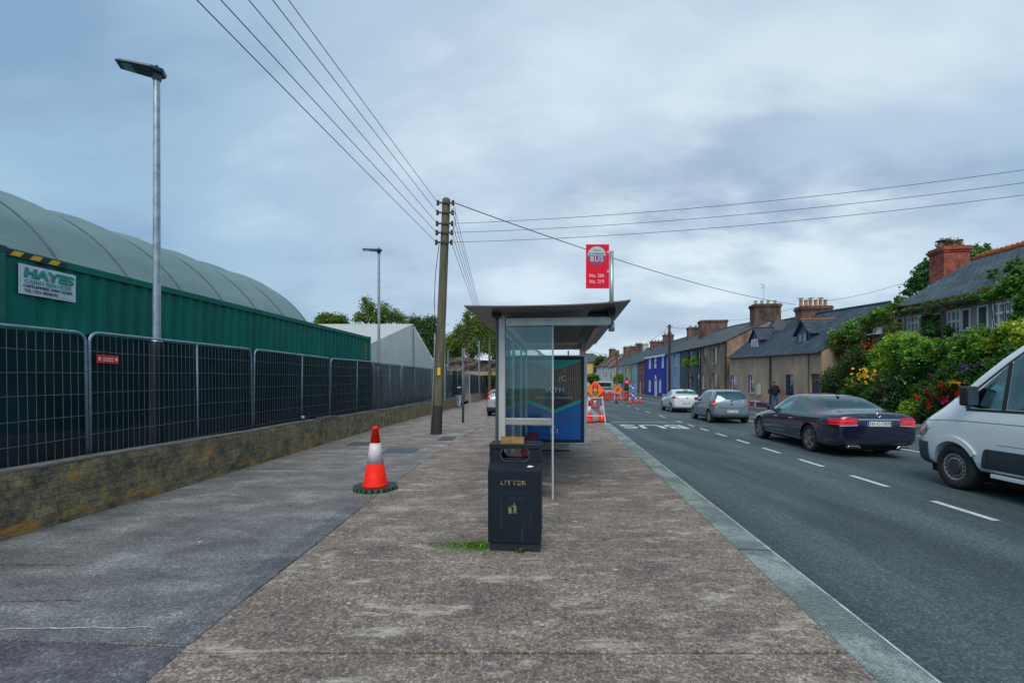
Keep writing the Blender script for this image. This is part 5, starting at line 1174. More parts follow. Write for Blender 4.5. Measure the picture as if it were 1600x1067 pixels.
far_house('distant white house with brown tiled roof, right of the purple one', 27.6, 119, 128, 7.0, 10.2, mat_render('white_render', (.55, .60, .62), .1), TILE, [(y, z, 1.6, 1.8, M('teal_trim', (.02, .25, .22), .5, 0, 0) if 'teal_trim' not in D.materials else D.materials['teal_trim']) for y in (2, 6) for z in (1.2, 3.9)], chim=(4,))
far_house('distant white house with purple windows under the brown roof', 27.5, 128.4, 136, 7.4, 10.7, D.materials['white_render'], TILE, FWP)
far_house('distant pale house with brown tiled roof at the left end of its row', 27.3, 136.4, 145, 7.7, 11.0, mat_render('pale_grey_render', (.46, .54, .58), .1), TILE, FW1, chim=(3.5,))
# yellow house closing the street
t = thing('detached_house', 'yellow house with hipped dark roof closing the far end of the street', 'house', (21.0, 151, 0), 0, 'distant houses at the end of the street')
t.scale = (1.2, 1.2, 1.2); hx = 9.5; g = G(); g.bx(0, hx, 0, 8, 0, 8.0); g.build('wall', mat_render('yellow_render', (.55, .42, .14), .12), t)
g = G(); g.add([(-.4, -.4, 8), (hx+.4, -.4, 8), (hx+.4, 8.4, 8), (-.4, 8.4, 8), (3.5, 4, 10.8), (hx-3.5, 4, 10.8)], [(0, 1, 5, 4), (1, 2, 5), (2, 3, 4, 5), (3, 0, 4), (3, 2, 1, 0)]); g.build('roof', SLATE2, t)
for x in (2.6, 5.8): 
    for z in (1.2, 5.0): f_ = G().bx(x-.5, x+.5, -.06, .02, z, z+1.6).build('window', GREYW['f'], t)
chimney(t, 3.0, 4, 12.6, 9, 1.7, 1.2, CHM, 0)
t2_ = far_house('distant terrace end with one chimney behind the yellow house', 33, 156, 168, 9.5, 12.0, D.materials['pale_grey_render'], SLATE2, [], chim=(3,))
# 9-10 the two pebbledashed cottages
c1_, vc1, ic1 = house('left pebbledashed cottage with purple dormer and purple window reveals', U, 1206, 1140, 553.3, 558, (6.55, 6.95), 3.5, PEBBLE, SLATE,
    [(1142, 1151, 586, 610, 'win', {'rev': PURP}), (1170, 1178, 585, 614, 'win', {'rev': PURP})], group='pebbledashed cottages')
c2_, vc2, ic2 = house('right pebbledashed cottage with navy dormer, navy door and row of chimney pots', U, 1284, 1206, 548.5, 553.3, (6.1, 6.55), 3.5, PEBBLE, SLATE,
    [(1229, 1240, 585, 618, 'win', {'f': NAVYD, 'rev': NAVYD}), (1266, 1281, 584, 660, 'door', {'d': NAVYD})], group='pebbledashed cottages')
def dormer(t, v0, inf, px0, px1, py_ap, py_b, ud, mat, glassfr, ridge_m, dep=2.6):
    ya, yb_ = onu(px1, ud)-v0, onu(px0, ud)-v0; ym = (ya+yb_)/2; x0 = ud-inf['u']
    za = onu((px0+px1)/2, ud, py_ap)[1]; zb_ = onu((px0+px1)/2, ud, py_b)[1]-.1; zs_ = zb_+(za-zb_)*.52
    g = G(); g.add([(x0, ya, zb_), (x0, yb_, zb_), (x0, yb_, zs_), (x0, ym, za-.05), (x0, ya, zs_)], [(4, 3, 2, 1, 0)])
    sl = (inf['zr'](ym)-inf['ze'](ym))/inf['dr']; 
    def xr(z): return max(x0+.05, (z-inf['ze'](ym))/sl+.15)
    for y in (ya, yb_): g.add([(x0, y, zb_), (xr(zb_), y, zb_), (xr(zs_), y, zs_), (x0, y, zs_)], [(0, 1, 2, 3) if y == ya else (3, 2, 1, 0)])
    d_ = g.build('dormer', mat, t)
    g = G(); ov = .16
    for y, s_ in ((ya, -1), (yb_, 1)):
        ye = y+s_*ov; zl = zs_-(za-zs_)/((yb_-ya)/2)*ov
        q = [(x0-.14, ye, zl), (x0-.14, ym, za), (xr(za), ym, za), (xr(zl), ye, zl)]; q += [(a, b, c+.07) for a, b, c in q]
        f = [(0, 1, 2, 3), (4, 7, 6, 5), (0, 4, 5, 1), (0, 3, 7, 4)]; g.add(q, [k[::-1] for k in f] if s_ < 0 else f)
    g.build('dormer_roof', SLATE, d_)
    g = G(); g.path([(x0-.16, ym, za+.09), (xr(za), ym, za+.09)], .06, 6); g.build('dormer_ridge', ridge_m, d_)
    wz0, wz1 = zb_+.22, zs_+.0; g = G(); wa, wb = ya+.25, yb_-.25
    for q in ((wa, wa+.07, wz0, wz1), (wb-.07, wb, wz0, wz1), (wa+.07, wb-.07, wz0, wz0+.08), (wa+.07, wb-.07, wz1-.08, wz1), ((wa+wb)/2-.04, (wa+wb)/2+.04, wz0+.08, wz1-.08)): g.bx(x0-.045, x0-.002, q[0], q[1], q[2], q[3])
    g.build('dormer_window', glassfr, d_)
    G().bx(x0-.02, x0-.012, wa+.07, wb-.07, wz0+.08, wz1-.08).build('pane', M('dormer_pane', (.12, .17, .19), .06, 0, .6, 1.5, spec=1) if 'dormer_pane' not in D.materials else D.materials['dormer_pane'], d_)
    g = G(); g.bx(x0-.10, x0-.0, wa-.08, wb+.08, wz0-.07, wz0-.002); g.build('dormer_sill', WHITE, d_)
dormer(c1_, vc1, ic1, 1172.5, 1187, 514, 545.5, 15.3, PURP, WHITE, SLATE)
dormer(c2_, vc2, ic2, 1244, 1265, 501, 538, 15.3, NAVYD, NAVYD, M('orange_ridge_tile', (.33, .12, .05), .7, 0, .3, 6))
chim_px(c2_, vc2, ic2, 1241, 1300, 474, CHM, 6, POTM, .5, wu=2.0, wv=.9, cowl=True)
g = G(); y = onu(1241, U+3.2)-vc2; g.lathe([(.45, 0), (.42, .05), (.2, .12)], 18, axis='x'); g.xf(Matrix.Translation((2.15, y, 6.3))@Matrix.Rotation(rad(50), 4, 'Z')); g.build('satellite_dish', M('dish_grey', (.14, .15, .16), .5, .2, .1), c2_)
g = G(); g.bx(-.012, .0, .2, ic1['Ln']-.2, .05, .38); g.build('plinth_band', PURP, c1_)
g = G(); g.path([(-.09, .05, .1), (-.09, .05, ic1['ze'](0)-.1)], .06, 8); g.build('drainpipe', GUT, c1_)
g = G(); g.path([(-.05, onu(1264.5, U)-vc2, .1), (-.05, onu(1264.5, U)-vc2, ic2['ze'](2)-.1)], .035, 6); g.build('side_pipe', M('pipe_brown', (.10, .08, .06), .6, 0, .2), c2_)
y = onu(1187, U)-vc1; g = G(); g.bx(-.14, .0, y-.25, y+.25, .95, 1.75); g.build('meter_box', M('meter_cream', (.5, .52, .46), .5, 0, .08), c1_, bevel=.02)
g = G(); g.bx(-.6, -.2, y-.6, y+.4, .45, .52); g.bx(-.55, -.5, y-.55, y-.5, .06, .45); g.bx(-.3, -.25, y+.3, y+.35, .06, .45); t = thing('street_bench', 'little white topped bench against the left cottage wall', 'bench', (*W(U, vc1).xy, 0), RS); g.build('seat', M('bench_white', (.5, .48, .45), .6, 0, .1), t)
# skylight leadwork
g = G(); 
# ---------------------------------------------------------------- overgrown house on the right
PINKW = mat_bricks('painted_grey_boards', (.30, .30, .31), (.27, .27, .28), (.20, .20, .21), 3.0, .3, .006, .7, .12, .1)
TILEO = M('orange_ridge', (.42, .11, .03), .7, 0, .25, 5)
H2U = 17.0; vh, ze_n = onu(1401, H2U, 480)
oh, voh, ioh = house('large slate roofed house behind the garden with shutters and red brick chimney', H2U, None, None, 5.15, 5.62, (7.55, 7.86), 3.6, PINKW, SLATE3,
    [], group=None, v0=vh-13, v1=vh, name='house', gutter=True, rmat=TILEO)
def upx(px): return onu(px, H2U)-voh
ARCH = M('pale_window_frame', (.58, .64, .68), .5, 0, .05); SHUT = M('louvre_shutter', (.17, .17, .19), .7, 0, .15, 2); CURT = M('curtained_pane', (.20, .24, .26), .15, 0, .35, 2.5, spec=.8)
def bigwin(a, b, ct, cb, shut=()):
    ya, yb_ = upx(b), upx(a); zt_ = onu((a+b)/2, H2U, ct)[1]; z0 = onu((a+b)/2, H2U, cb)[1]; g = G(); f = .07
    for q in ((ya, ya+f, z0, zt_), (yb_-f, yb_, z0, zt_), (ya+f, yb_-f, zt_-f, zt_), (ya+f, yb_-f, z0, z0+f)): g.bx(-.07, -.005, *q)
    zm = z0+(zt_-z0)*.56; g.bx(-.075, -.005, ya+f, yb_-f, zm-.05, zm+.05)
    for k in (1, 2): ym = ya+(yb_-ya)*k/3; g.bx(-.065, -.005, ym-.03, ym+.03, z0+f, zm-.05); g.bx(-.065, -.005, ym-.03, ym+.03, zm+.05, zt_-f)
    for k in range(3):  # arched heads of the three upper lights
        y0_, y1_ = ya+f+(yb_-ya-2*f)*k/3, ya+f+(yb_-ya-2*f)*(k+1)/3; r_ = (y1_-y0_)/2; yc = (y0_+y1_)/2; zc_ = zt_-f-r_
        for s_ in (0, 1):
            arc = [(yc+(1 if s_ else -1)*r_*math.cos(a_), zc_+r_*math.sin(a_)) for a_ in np.linspace(0, math.pi/2, 6)]
            g.prism(arc+[(yc+(1 if s_ else -1)*r_, zt_-f+.01)], 'x', -.06, -.008)
    w_ = g.build('window', ARCH, oh); G().bx(-.03, -.004, ya+.05, yb_-.05, z0+.05, zt_-.05).build('pane', CURT, w_)
    G().bx(-.16, 0, ya-.1, yb_+.1, z0-.09, z0-.001).build('sill', ARCH, w_)
def shutter(a, b, ct, cb):
    ya, yb_ = upx(b), upx(a); zt_ = onu((a+b)/2, H2U, ct)[1]; z0 = onu((a+b)/2, H2U, cb)[1]; g = G(); f = .06
    for q in ((ya, ya+f, z0, zt_), (yb_-f, yb_, z0, zt_), (ya+f, yb_-f, zt_-f, zt_), (ya+f, yb_-f, z0, z0+f)): g.bx(-.06, -.004, *q)
    s_ = g.build('shutter', ARCH, oh); g = G(); n = int((zt_-z0)/.075)
    for k in range(n): z = z0+f+(zt_-z0-2*f)*(k+.5)/n; g.add([(-.045, ya+f, z-.03), (-.045, yb_-f, z-.03), (-.012, yb_-f, z+.03), (-.012, ya+f, z+.03)], [(3, 2, 1, 0), (0, 1, 2, 3)])
    g.build('louvres', SHUT, s_)
bigwin(1419, 1437.5, 493, 520); bigwin(1481, 1503.5, 484, 525); bigwin(1553, 1584, 472, 510)
for q in ((1402, 1412.5, 497, 520), (1438.5, 1448, 492, 518), (1460, 1474, 489, 518), (1504, 1518, 482, 517), (1529, 1546, 477, 513)): shutter(*q)
chim_px(oh, voh, ioh, 1453, 1513, 388, BRICKO, 0, wu=1.25, wv=.95)
uu = H2U+3.6; yc = onu(1483, uu)-voh; zc_ = onu(1483, uu, 388)[1]
CT_ = M('concrete_cowl', (.14, .13, .12), .8, 0, .3, 6)
for k in range(3):
    g = G(); x = 3.6-.42+.42*k; g.lathe([(.14, zc_-.02), (.12, zc_+.32)], 8, (x, yc, 0)); g.lathe([(.24, zc_+.38), (.2, zc_+.42)], 10, (x, yc, 0)); g.lathe([(.03, zc_+.3), (.03, zc_+.55)], 6, (x, yc, 0)); g.build('chimney_pot', CT_, oh)
# scalloped orange ridge tiles
g = G(); Lr = 13
for k in range(52): y = .1+k*.25; g.lathe([(.08, -.04), (.08, .04)], 8, (3.6, y, ioh['zr'](y)+.24), axis='y'); g.bar((3.6, y-.12, ioh['zr'](y)+.14), (3.6, y+.12, ioh['zr'](y)+.145), .26, .12)
g.build('crested_ridge', TILEO, oh)
# ---------------------------------------------------------------- foliage
def leafmats(name, cols): return [mat_leaf(f'{name}_leaf_{"abcdef"[i]}' if False else f'{name}_{["shade", "mid", "light", "tip"][i]}', c) for i, c in enumerate(cols)]
GDARK = leafmats('dark_green_foliage', [(.018, .055, .020), (.032, .095, .026), (.065, .16, .038)])
GMID = leafmats('green_foliage', [(.035, .10, .022), (.065, .17, .032), (.12, .26, .045)])
GLITE = leafmats('lime_foliage', [(.06, .17, .02), (.14, .33, .03), (.28, .48, .05)])
GYEL = leafmats('yellow_green_foliage', [(.12, .20, .02), (.25, .35, .03), (.44, .48, .06)])
GBROWN = leafmats('rusty_foliage', [(.04, .05, .015), (.085, .08, .02), (.13, .11, .025)])
GFAR = leafmats('far_tree_foliage', [(.035, .075, .03), (.055, .13, .04), (.11, .21, .05)])
GFAR2 = leafmats('far_pale_foliage', [(.07, .12, .03), (.13, .21, .045), (.22, .33, .07)])
BARK = M('bark', (.07, .055, .04), .9, 0, .3, 8)
def leaf_mesh(name, blobs, n, size, mats, parent, clump=.35, nclump=None, long=1.5, droop=0, origin=None, weights=None, hollow=.55, aspect=None, flat=0):
    """n leaf quads gathered in clumps through the ellipsoid blobs [(centre xyz, radii xyz)], local to parent"""
    vol = np.array([b[1][0]*b[1][1]*b[1][2] for b in blobs])**.7; vol = vol/vol.sum(); out = []
    mi = []
    for (c, r), f in zip(blobs, vol):
        m = max(20, int(n*f)); nc = nclump or max(8, int(m/26))
        d = rng.normal(size=(nc, 3)); d /= np.linalg.norm(d, axis=1)[:, None]
        rr = (hollow+(1-hollow)*rng.random(nc))**.8; rr *= rng.uniform(.82, 1.16, nc)
        cc = np.array(c)+d*rr[:, None]*np.array(r)
        tone = rng.random(nc)
        k = rng.integers(0, nc, m); s = clump*min(r)*rng.uniform(.5, 1.2, nc)[k]
        p = cc[k]+rng.normal(size=(m, 3))*s[:, None]*np.array([1, 1, .75])
        if droop: p[:, 2] -= droop*rng.random(m)**2
        out.append(p); mi.append(np.clip((tone[k]*.7+rng.random(m)*.5)*len(mats)/1.15, 0, len(mats)-1).astype(int))
    p = np.concatenate(out); mi = np.concatenate(mi); m = len(p)
    a = rng.normal(size=(m, 3)); a /= np.linalg.norm(a, axis=1)[:, None]
    if flat: a[:, 2] *= (1-flat); a /= np.linalg.norm(a, axis=1)[:, None]
    b = np.cross(a, rng.normal(size=(m, 3))+np.array([0, 0, .0])); b /= np.linalg.norm(b, axis=1)[:, None]
    s = size*rng.uniform(.55, 1.25, m)[:, None]; a = a*s*long*.5; b = b*s*.5
    v = np.stack([p-a, p+b*.9-a*.1, p+a, p-b*.9-a*.1], 1).reshape(-1, 3)
    me = D.meshes.new(name); me.vertices.add(4*m); me.vertices.foreach_set('co', v.astype(np.float32).ravel()); me.loops.add(4*m); me.loops.foreach_set('vertex_index', np.arange(4*m, dtype=np.int32))
    me.polygons.add(m); me.polygons.foreach_set('loop_start', np.arange(0, 4*m, 4, dtype=np.int32)); me.polygons.foreach_set('loop_total', np.full(m, 4, dtype=np.int32)); me.polygons.foreach_set('material_index', mi.astype(np.int32))
    for q in mats: me.materials.append(q)
    me.update(); me.validate(); o = D.objects.new(name, me); COL.objects.link(o)
    if parent is not None: o.parent = parent
    return o
def tree(label, px, Y, pyb, blobs_px, n, size, mats, trunk=True, group='trees beyond the yard', hollow=.5, clump=.3, name='tree', droop=0, z0=None):
    "blobs given in photograph pixels at the tree's own distance: (px, py, rx, ry)"
    b = at(px, pyb, Y); zb = z0 if z0 is not None else max(0, b.z); t = thing(name, label, 'tree' if name == 'tree' else 'shrub', (b.x, Y, zb), 0, group); k = Y/F
    bl = []
    for q in blobs_px:
        c = at(q[0], q[1], Y); dy = q[4] if len(q) > 4 else 0; bl.append(((c.x-b.x, dy, c.z-zb), (q[2]*k, max(q[2], q[3])*k*.8, q[3]*k)))
    cr = leaf_mesh('crown', bl, n, size, mats, t, clump, hollow=hollow, droop=droop)
    if trunk:
        top = max(c[2] for c, r in bl); g = G(); r0 = .035*top**.8+.05
        g.path([(0, 0, -.3), (.1*r0, 0, top*.3), (-.3*r0, .1, top*.6), (0, 0, top*.95)], [r0, r0*.8, r0*.5, r0*.15], 8)
        for c, r in bl: g.path([(0, 0, top*.3*random.uniform(.6, 1.2)), (c[0]*.5, c[1]*.5, (top*.35+c[2])*.5), c], [r0*.45, r0*.3, r0*.1], 6)
        for i in range(len(bl)*3):
            c, r = bl[i % len(bl)]; e = (c[0]+random.uniform(-.8, .8)*r[0], c[1]+random.uniform(-.8, .8)*r[1], c[2]+random.uniform(-.3, .95)*r[2]); g.path([(c[0]*.6, c[1]*.6, c[2]*.8), c if i < len(bl) else ((c[0]+e[0])/2, (c[1]+e[1])/2, (c[2]+e[2])/2), e], [r0*.22, r0*.14, r0*.04], 5)
        g.build('trunk', BARK, t, smooth='all')
    return t
tree('olive domed tree crown just above the right end of the green container', 520, 62, 600, [(519, 500, 22, 10), (505, 504, 12, 8), (533, 503, 11, 7)], 8000, .17, GFAR2)
tree('ragged open tree with a leaning top rising behind the marquee roof', 590, 58, 600, [(575, 480, 10, 12), (566, 496, 13, 9), (600, 489, 16, 15), (617, 494, 12, 11), (590, 498, 20, 8), (570, 468, 4, 5), (628, 500, 9, 6)], 8000, .17, GFAR2, hollow=.2, clump=.4)
tree('dark green dense tree between the marquee and the wooden pole', 662, 64, 600, [(660, 520, 22, 22), (650, 505, 14, 12), (675, 508, 14, 14), (665, 545, 24, 18), (680, 535, 14, 22)], 17000, .18, GFAR)
tree('tall pale green feathery tree right of the wooden pole', 737, 60, 600, [(735, 495, 12, 12), (745, 510, 20, 18), (725, 520, 16, 16), (760, 508, 18, 20), (740, 535, 26, 22), (765, 535, 18, 20), (712, 535, 14, 16)], 26000, .15, GFAR2, clump=.26)
tree('yellow green bushy tree behind the stone wall right of the pole', 703, 62, 600, [(702, 542, 12, 16), (697, 556, 10, 12), (712, 556, 12, 10)], 4600, .22, GLITE)
tree('green tree seen through the shelter glass', 800, 66, 600, [(795, 530, 22, 26), (815, 550, 14, 14), (780, 545, 16, 22)], 7000, .24, GFAR)
tree('distant round tree beyond the yellow house', 940, 150, 600, [(941, 562, 9, 6), (936, 566, 8, 5)], 1300, .5, GFAR, group='trees on the right side')
tree('dark tree standing behind the red brick chimney', 1440, 36, 560, [(1442, 432, 12, 18), (1430, 445, 12, 12), (1450, 415, 8, 10), (1420, 458, 9, 7), (1408, 468, 8, 5)], 2600, .17, GDARK, group='trees on the right side', hollow=.3, clump=.4, z0=0)
tree('sparse leafy treetop showing over the orange ridge tiles', 1530, 36, 560, [(1526, 395, 12, 10), (1545, 392, 9, 10), (1565, 398, 9, 7), (1515, 402, 8, 10), (1540, 405, 20, 8)], 2100, .17, GMID, group='trees on the right side', hollow=.3, clump=.4, z0=0)
for px, rr_, l in ((925, 9, 'green bush below the yellow house'), (966, 8, 'round light green bush beside the rust coloured pole')): tree(l, px, 108, 612, [(px, 592, rr_, 7), (px+5, 590, rr_*.7, 6)], 1500, .36, GLITE if px > 940 else GMID, False, 'bushes at the far end of the street', name='bush')
# stone quarry wall with ledge behind the trees' feet
t = thing('stone_wall', 'tall rough grey brown stone retaining wall behind the far fence', 'wall', (-13, 56, 0))
QS = mat_bricks('rubble_stone', (.17, .14, .115), (.10, .09, .08), (.055, .05, .045), .45, .2, .03, .9, .6, .5, .37, 1.5); g = G()
nx, nz = 60, 10; X0_, X1_ = -18, 21.0
vs = [(X0_+(X1_-X0_)*i/nx, random.uniform(-.25, .25), (EYE+(HY-560+3*math.sin(i*.7))*56/F)*k/nz) for i in range(nx+1) for k in range(nz+1)]
g.add(vs, [(i*(nz+1)+k, (i+1)*(nz+1)+k, (i+1)*(nz+1)+k+1, i*(nz+1)+k+1) for i in range(nx) for k in range(nz)])
g.add([(X0_, 0, 4.6), (X1_, 0, 4.6), (X1_, 30, 6.5), (X0_, 30, 6.5)], [(0, 1, 2, 3)]); g.build('stonework', QS, t)
G().bx(X0_+6, X1_-2, -1.6, -.4, 2.9, 3.35).build('ledge', mat_render('ledge_stone', (.34, .28, .17), .3), t)
t = thing('gabled_building', 'slate roofed gabled building seen through the shelter glass', 'building', (2.0, 50, 0)); g = G()
g.add([(-2, 0, 0), (2.2, 0, 0), (2.2, 0, 4.7), (0, 0, 6.0), (-2, 0, 4.7)], [(0, 1, 2, 3, 4)]); g.add([(-2, 0, 0), (-2, 7, 0), (-2, 7, 4.7), (-2, 0, 4.7)], [(0, 1, 2, 3)][::1]); g.build('wall', D.materials['pale_grey_render'], t)
g = G(); g.add([(-2.3, -.2, 4.5), (0, -.2, 6.1), (0, 7, 6.1), (-2.3, 7, 4.5), (2.5, -.2, 4.5), (2.5, 7, 4.5)], [(0, 1, 2, 3), (1, 4, 5, 2)]); g.build('roof', SLATE2, t)

# ---------------------------------------------------------------- the front garden jungle on the right
def gm(px, u, py):
    v_, z_ = onu(px, u, py); p = W(u, v_); return Vector((p.x, p.y, z_))
def plant(label, u, blobs_px, n, size, mats, name='shrub', cat='shrub', group='plants of the overgrown front garden', hollow=.45, clump=.33, flowers=None, ground=True, droop=0, stem=True, flat=0):
    c0 = [gm(q[0], u, q[1]) for q in blobs_px]; b = sum(c0, Vector())/len(c0); zb = .055 if ground else min(c.z for c in c0)-.3
    t = thing(name, label, cat, (b.x, b.y, zb), 0, group); bl = []
    for q, c in zip(blobs_px, c0):
        k = c.y/F; bl.append((tuple(c-Vector((b.x, b.y, zb))), (q[2]*k, max(.35, min(q[2], q[3])*k*.75), q[3]*k)))
    lm = leaf_mesh('foliage', bl, n, size, mats, t, clump, hollow=hollow, droop=droop, flat=flat)
    if stem:
        g = G()
        for c, r in bl:
            for _ in range(3): g.path([(random.uniform(-.3, .3), random.uniform(-.1, .3), 0), (c[0]*.6, c[1]*.6+.1, c[2]*.5), (c[0]+random.uniform(-.5, .5)*r[0], c[1], c[2]+random.uniform(-.3, .4)*r[2])], [.035, .025, .01], 5)
        g.build('stems', BARK, t, smooth='all')
    if flowers:
        fdep = float(np.mean([r[1] for _, r in bl]))+.12
        for (fx, fy, frx, fry, fn, fs, fm, fname) in flowers:
            for _ in range(min(55, int(fn*1.8))):
                q = gm(fx+random.gauss(0, .55)*frx, u-random.uniform(.25, .5), fy+random.gauss(0, .55)*fry)-Vector((b.x, b.y, zb)); s = fs*random.uniform(.45, .95); vs = [q]; fc = []
                for _k in range(5):
                    a = random.uniform(0, 6.28); e_ = Vector((math.cos(a), random.uniform(-.6, .2), math.sin(a)))*s; f_ = Vector((-math.sin(a), random.uniform(-.3, .3), math.cos(a)))*s*.55
                    i_ = len(vs); vs += [q+e_*.6+f_, q+e_, q+e_*.6-f_]; fc.append((0, i_, i_+1, i_+2))
                G().add(vs, fc).build(fname[:-1], fm, t)
    return t
FR = M('red_petals', (.62, .01, .02), .6, 0, .2); FP = M('pink_petals', (.62, .02, .16), .6, 0, .2); FY = M('yellow_petals', (.82, .50, .02), .6, 0, .2); FWH = M('white_petals', (.65, .62, .55), .6, 0, .1); FO = M('orange_petals', (.75, .12, .02), .6, 0, .2); FV = M('violet_petals', (.20, .10, .42), .6, 0, .2)
plant('bright ivy climbing over the right end of the cottage roof', 15.6, [(1300, 556, 20, 18), (1318, 535, 22, 20), (1340, 517, 22, 18), (1362, 499, 18, 12), (1296, 578, 14, 20), (1378, 488, 14, 8)], 9000, .085, GMID+[GLITE[2]], 'climbing_ivy', 'ivy')
plant('feathery rusty green conifer rising out of the ivy', 15.3, [(1318, 525, 8, 22), (1326, 550, 10, 20), (1312, 545, 7, 16)], 3000, .07, GBROWN, 'conifer', 'conifer')
plant('broad dark green shrub beside the navy door', 15.0, [(1300, 596, 20, 20), (1325, 585, 26, 24), (1340, 560, 20, 18), (1300, 615, 24, 14), (1352, 600, 16, 16)], 11000, .075, GDARK+[GBROWN[1]])
plant('tall yellow flowering plant in front of the dark shrub', 14.85, [(1345, 600, 20, 14), (1365, 605, 18, 18), (1330, 612, 20, 10), (1372, 585, 8, 8)], 3600, .06, GMID, 'flowering_plant', 'flowers', flowers=[(1352, 585, 18, 10, 20, .10, FY, 'yellow_flowers'), (1368, 590, 12, 10, 9, .10, FY, 'yellow_flowers'), (1330, 599, 10, 6, 12, .08, FY, 'yellow_flowers'), (1374, 605, 9, 6, 14, .08, FP, 'pink_flowers')])
plant('variegated pale green shrub spilling from the balcony', 15.4, [(1395, 540, 20, 16), (1380, 556, 16, 18), (1410, 533, 20, 12), (1372, 575, 14, 18), (1392, 570, 18, 22), (1428, 534, 18, 10)], 10000, .08, [GMID[1], GLITE[1], GLITE[2], GYEL[2]])
plant('lime green acer with layered drooping branches', 15.1, [(1430, 553, 24, 14), (1455, 551, 24, 14), (1470, 560, 20, 14), (1440, 568, 24, 14), (1425, 540, 20, 9), (1480, 549, 16, 11), (1462, 537, 20, 7)], 11500, .085, [GMID[1], GLITE[0], GLITE[1], GLITE[2]], 'acer', 'shrub', flat=.5)
plant('deep green bush below the variegated shrub with pale blooms', 14.95, [(1395, 600, 26, 24), (1380, 622, 22, 20), (1420, 610, 24, 24), (1405, 635, 26, 14), (1430, 585, 24, 18), (1360, 628, 18, 14)], 14000, .07, GDARK+[GMID[1]], flowers=[(1412, 592, 16, 6, 7, .08, FWH, 'white_flowers'), (1382, 624, 3, 2, 3, .13, FWH, 'white_flowers')])
plant('leafy bed of red and magenta flowers behind the van bonnet', 14.9, [(1450, 615, 26, 18), (1478, 608, 24, 16), (1500, 598, 22, 16), (1465, 635, 24, 14), (1440, 640, 18, 12), (1520, 590, 18, 14)], 11000, .065, GMID, 'flowering_plant', 'flowers', flowers=[(1452, 610, 5, 4, 6, .09, FP, 'magenta_flowers'), (1472, 602, 7, 5, 16, .11, FR, 'red_flowers'), (1474, 625, 6, 6, 7, .10, FP, 'magenta_flowers'), (1451, 630, 3, 9, 16, .09, FR, 'red_flowers'), (1462, 612, 14, 12, 16, .07, FR, 'red_flowers'), (1488, 598, 12, 4, 16, .07, FY, 'yellow_flowers'), (1500, 612, 10, 6, 10, .09, FR, 'red_flowers')])
plant('green and gold shrub right of the lime acer', 15.2, [(1505, 540, 20, 16), (1530, 530, 22, 16), (1515, 560, 24, 16), (1545, 545, 20, 16), (1490, 565, 16, 14)], 10000, .08, [GMID[0], GMID[2], GLITE[1], GYEL[1]])
plant('dusky shrub with a haze of violet flowers above the bonnet', 15.0, [(1500, 580, 24, 10), (1520, 575, 20, 12), (1480, 588, 18, 10)], 5200, .07, GDARK+[GMID[1]], 'flowering_plant', 'flowers', flowers=[(1508, 574, 14, 5, 60, .045, FV, 'violet_flowers')])
plant('dense creeper cascading at the right edge over the van roof', 15.6, [(1550, 463, 14, 6), (1572, 455, 16, 9), (1592, 440, 16, 14), (1608, 455, 14, 28), (1602, 424, 10, 9), (1597, 492, 8, 12), (1603, 520, 16, 18), (1572, 522, 20, 10)], 9500, .085, [GDARK[2], GMID[1], GMID[2], GLITE[1]], 'climbing_creeper', 'creeper')
plant('yellow leaved bush at the windscreen edge of the van', 15.0, [(1575, 520, 16, 12), (1590, 512, 16, 12), (1560, 540, 14, 12), (1600, 530, 16, 18)], 5200, .085, GYEL+[GLITE[2]])
plant('mid green bushes seen through the van window', 14.9, [(1570, 580, 34, 22), (1600, 560, 24, 24), (1590, 610, 30, 20), (1545, 610, 24, 20), (1640, 580, 30, 40)], 9000, .08, GMID, flowers=[(1560, 600, 20, 10, 20, .09, FP, 'pink_flowers')])
plant('mossy vine running along the pergola below the slate roof', 16.6, [(1370, 495, 14, 4), (1395, 490, 16, 5), (1420, 486, 16, 5), (1445, 481, 16, 6), (1470, 476, 16, 6), (1495, 473, 16, 7), (1520, 467, 18, 8), (1545, 457, 16, 10), (1392, 481, 10, 7)], 8500, .06, [GDARK[2], GMID[1], GBROWN[2], GLITE[0]], 'vine', 'vine', ground=False, stem=False)
plant('vine hanging down the wall between the two left windows', 16.5, [(1453, 498, 7, 16), (1455, 515, 12, 12), (1470, 518, 20, 8)], 3600, .065, [GDARK[1], GMID[0], GMID[1]], 'vine', 'vine', ground=False, stem=False)
plant('thin vine trailing up the slates near the right edge', 17.6, [(1560, 425, 18, 4), (1585, 410, 12, 7), (1545, 432, 12, 3), (1588, 418, 10, 8)], 900, .07, GMID, 'vine', 'vine', ground=False, stem=False)
plant('pink tinged climber beside the little bird house', 15.9, [(1395, 515, 9, 12), (1388, 500, 8, 10), (1362, 520, 6, 14), (1358, 545, 10, 12)], 2600, .06, [GDARK[2], GBROWN[2], GMID[1]], 'vine', 'vine', flowers=[(1356, 540, 14, 6, 12, .07, FO, 'orange_flowers')])
v_, z_ = onu(1483, 20.6, 388); q = W(20.6, v_); t = thing('chimney_weeds', 'dry brown weeds growing out of the red brick chimney top', 'weeds', (q.x, q.y, z_-.04)); leaf_mesh('foliage', [((-.2, 0, .22), (.35, .3, .2)), ((.3, 0, .18), (.3, .3, .18)), ((0, 0, .35), (.2, .2, .2))], 700, .07, leafmats('dry_weed', [(.10, .08, .05), (.20, .15, .10), (.26, .22, .14)]), t, .5, long=2.5)
plant('yellow green moss and vine on the left verge of the large slate roof', 18.6, [(1402, 478, 6, 5), (1392, 486, 9, 5), (1412, 470, 4, 4)], 1200, .06, GYEL[:2]+[GMID[2]], 'vine', 'vine', ground=False, stem=False)
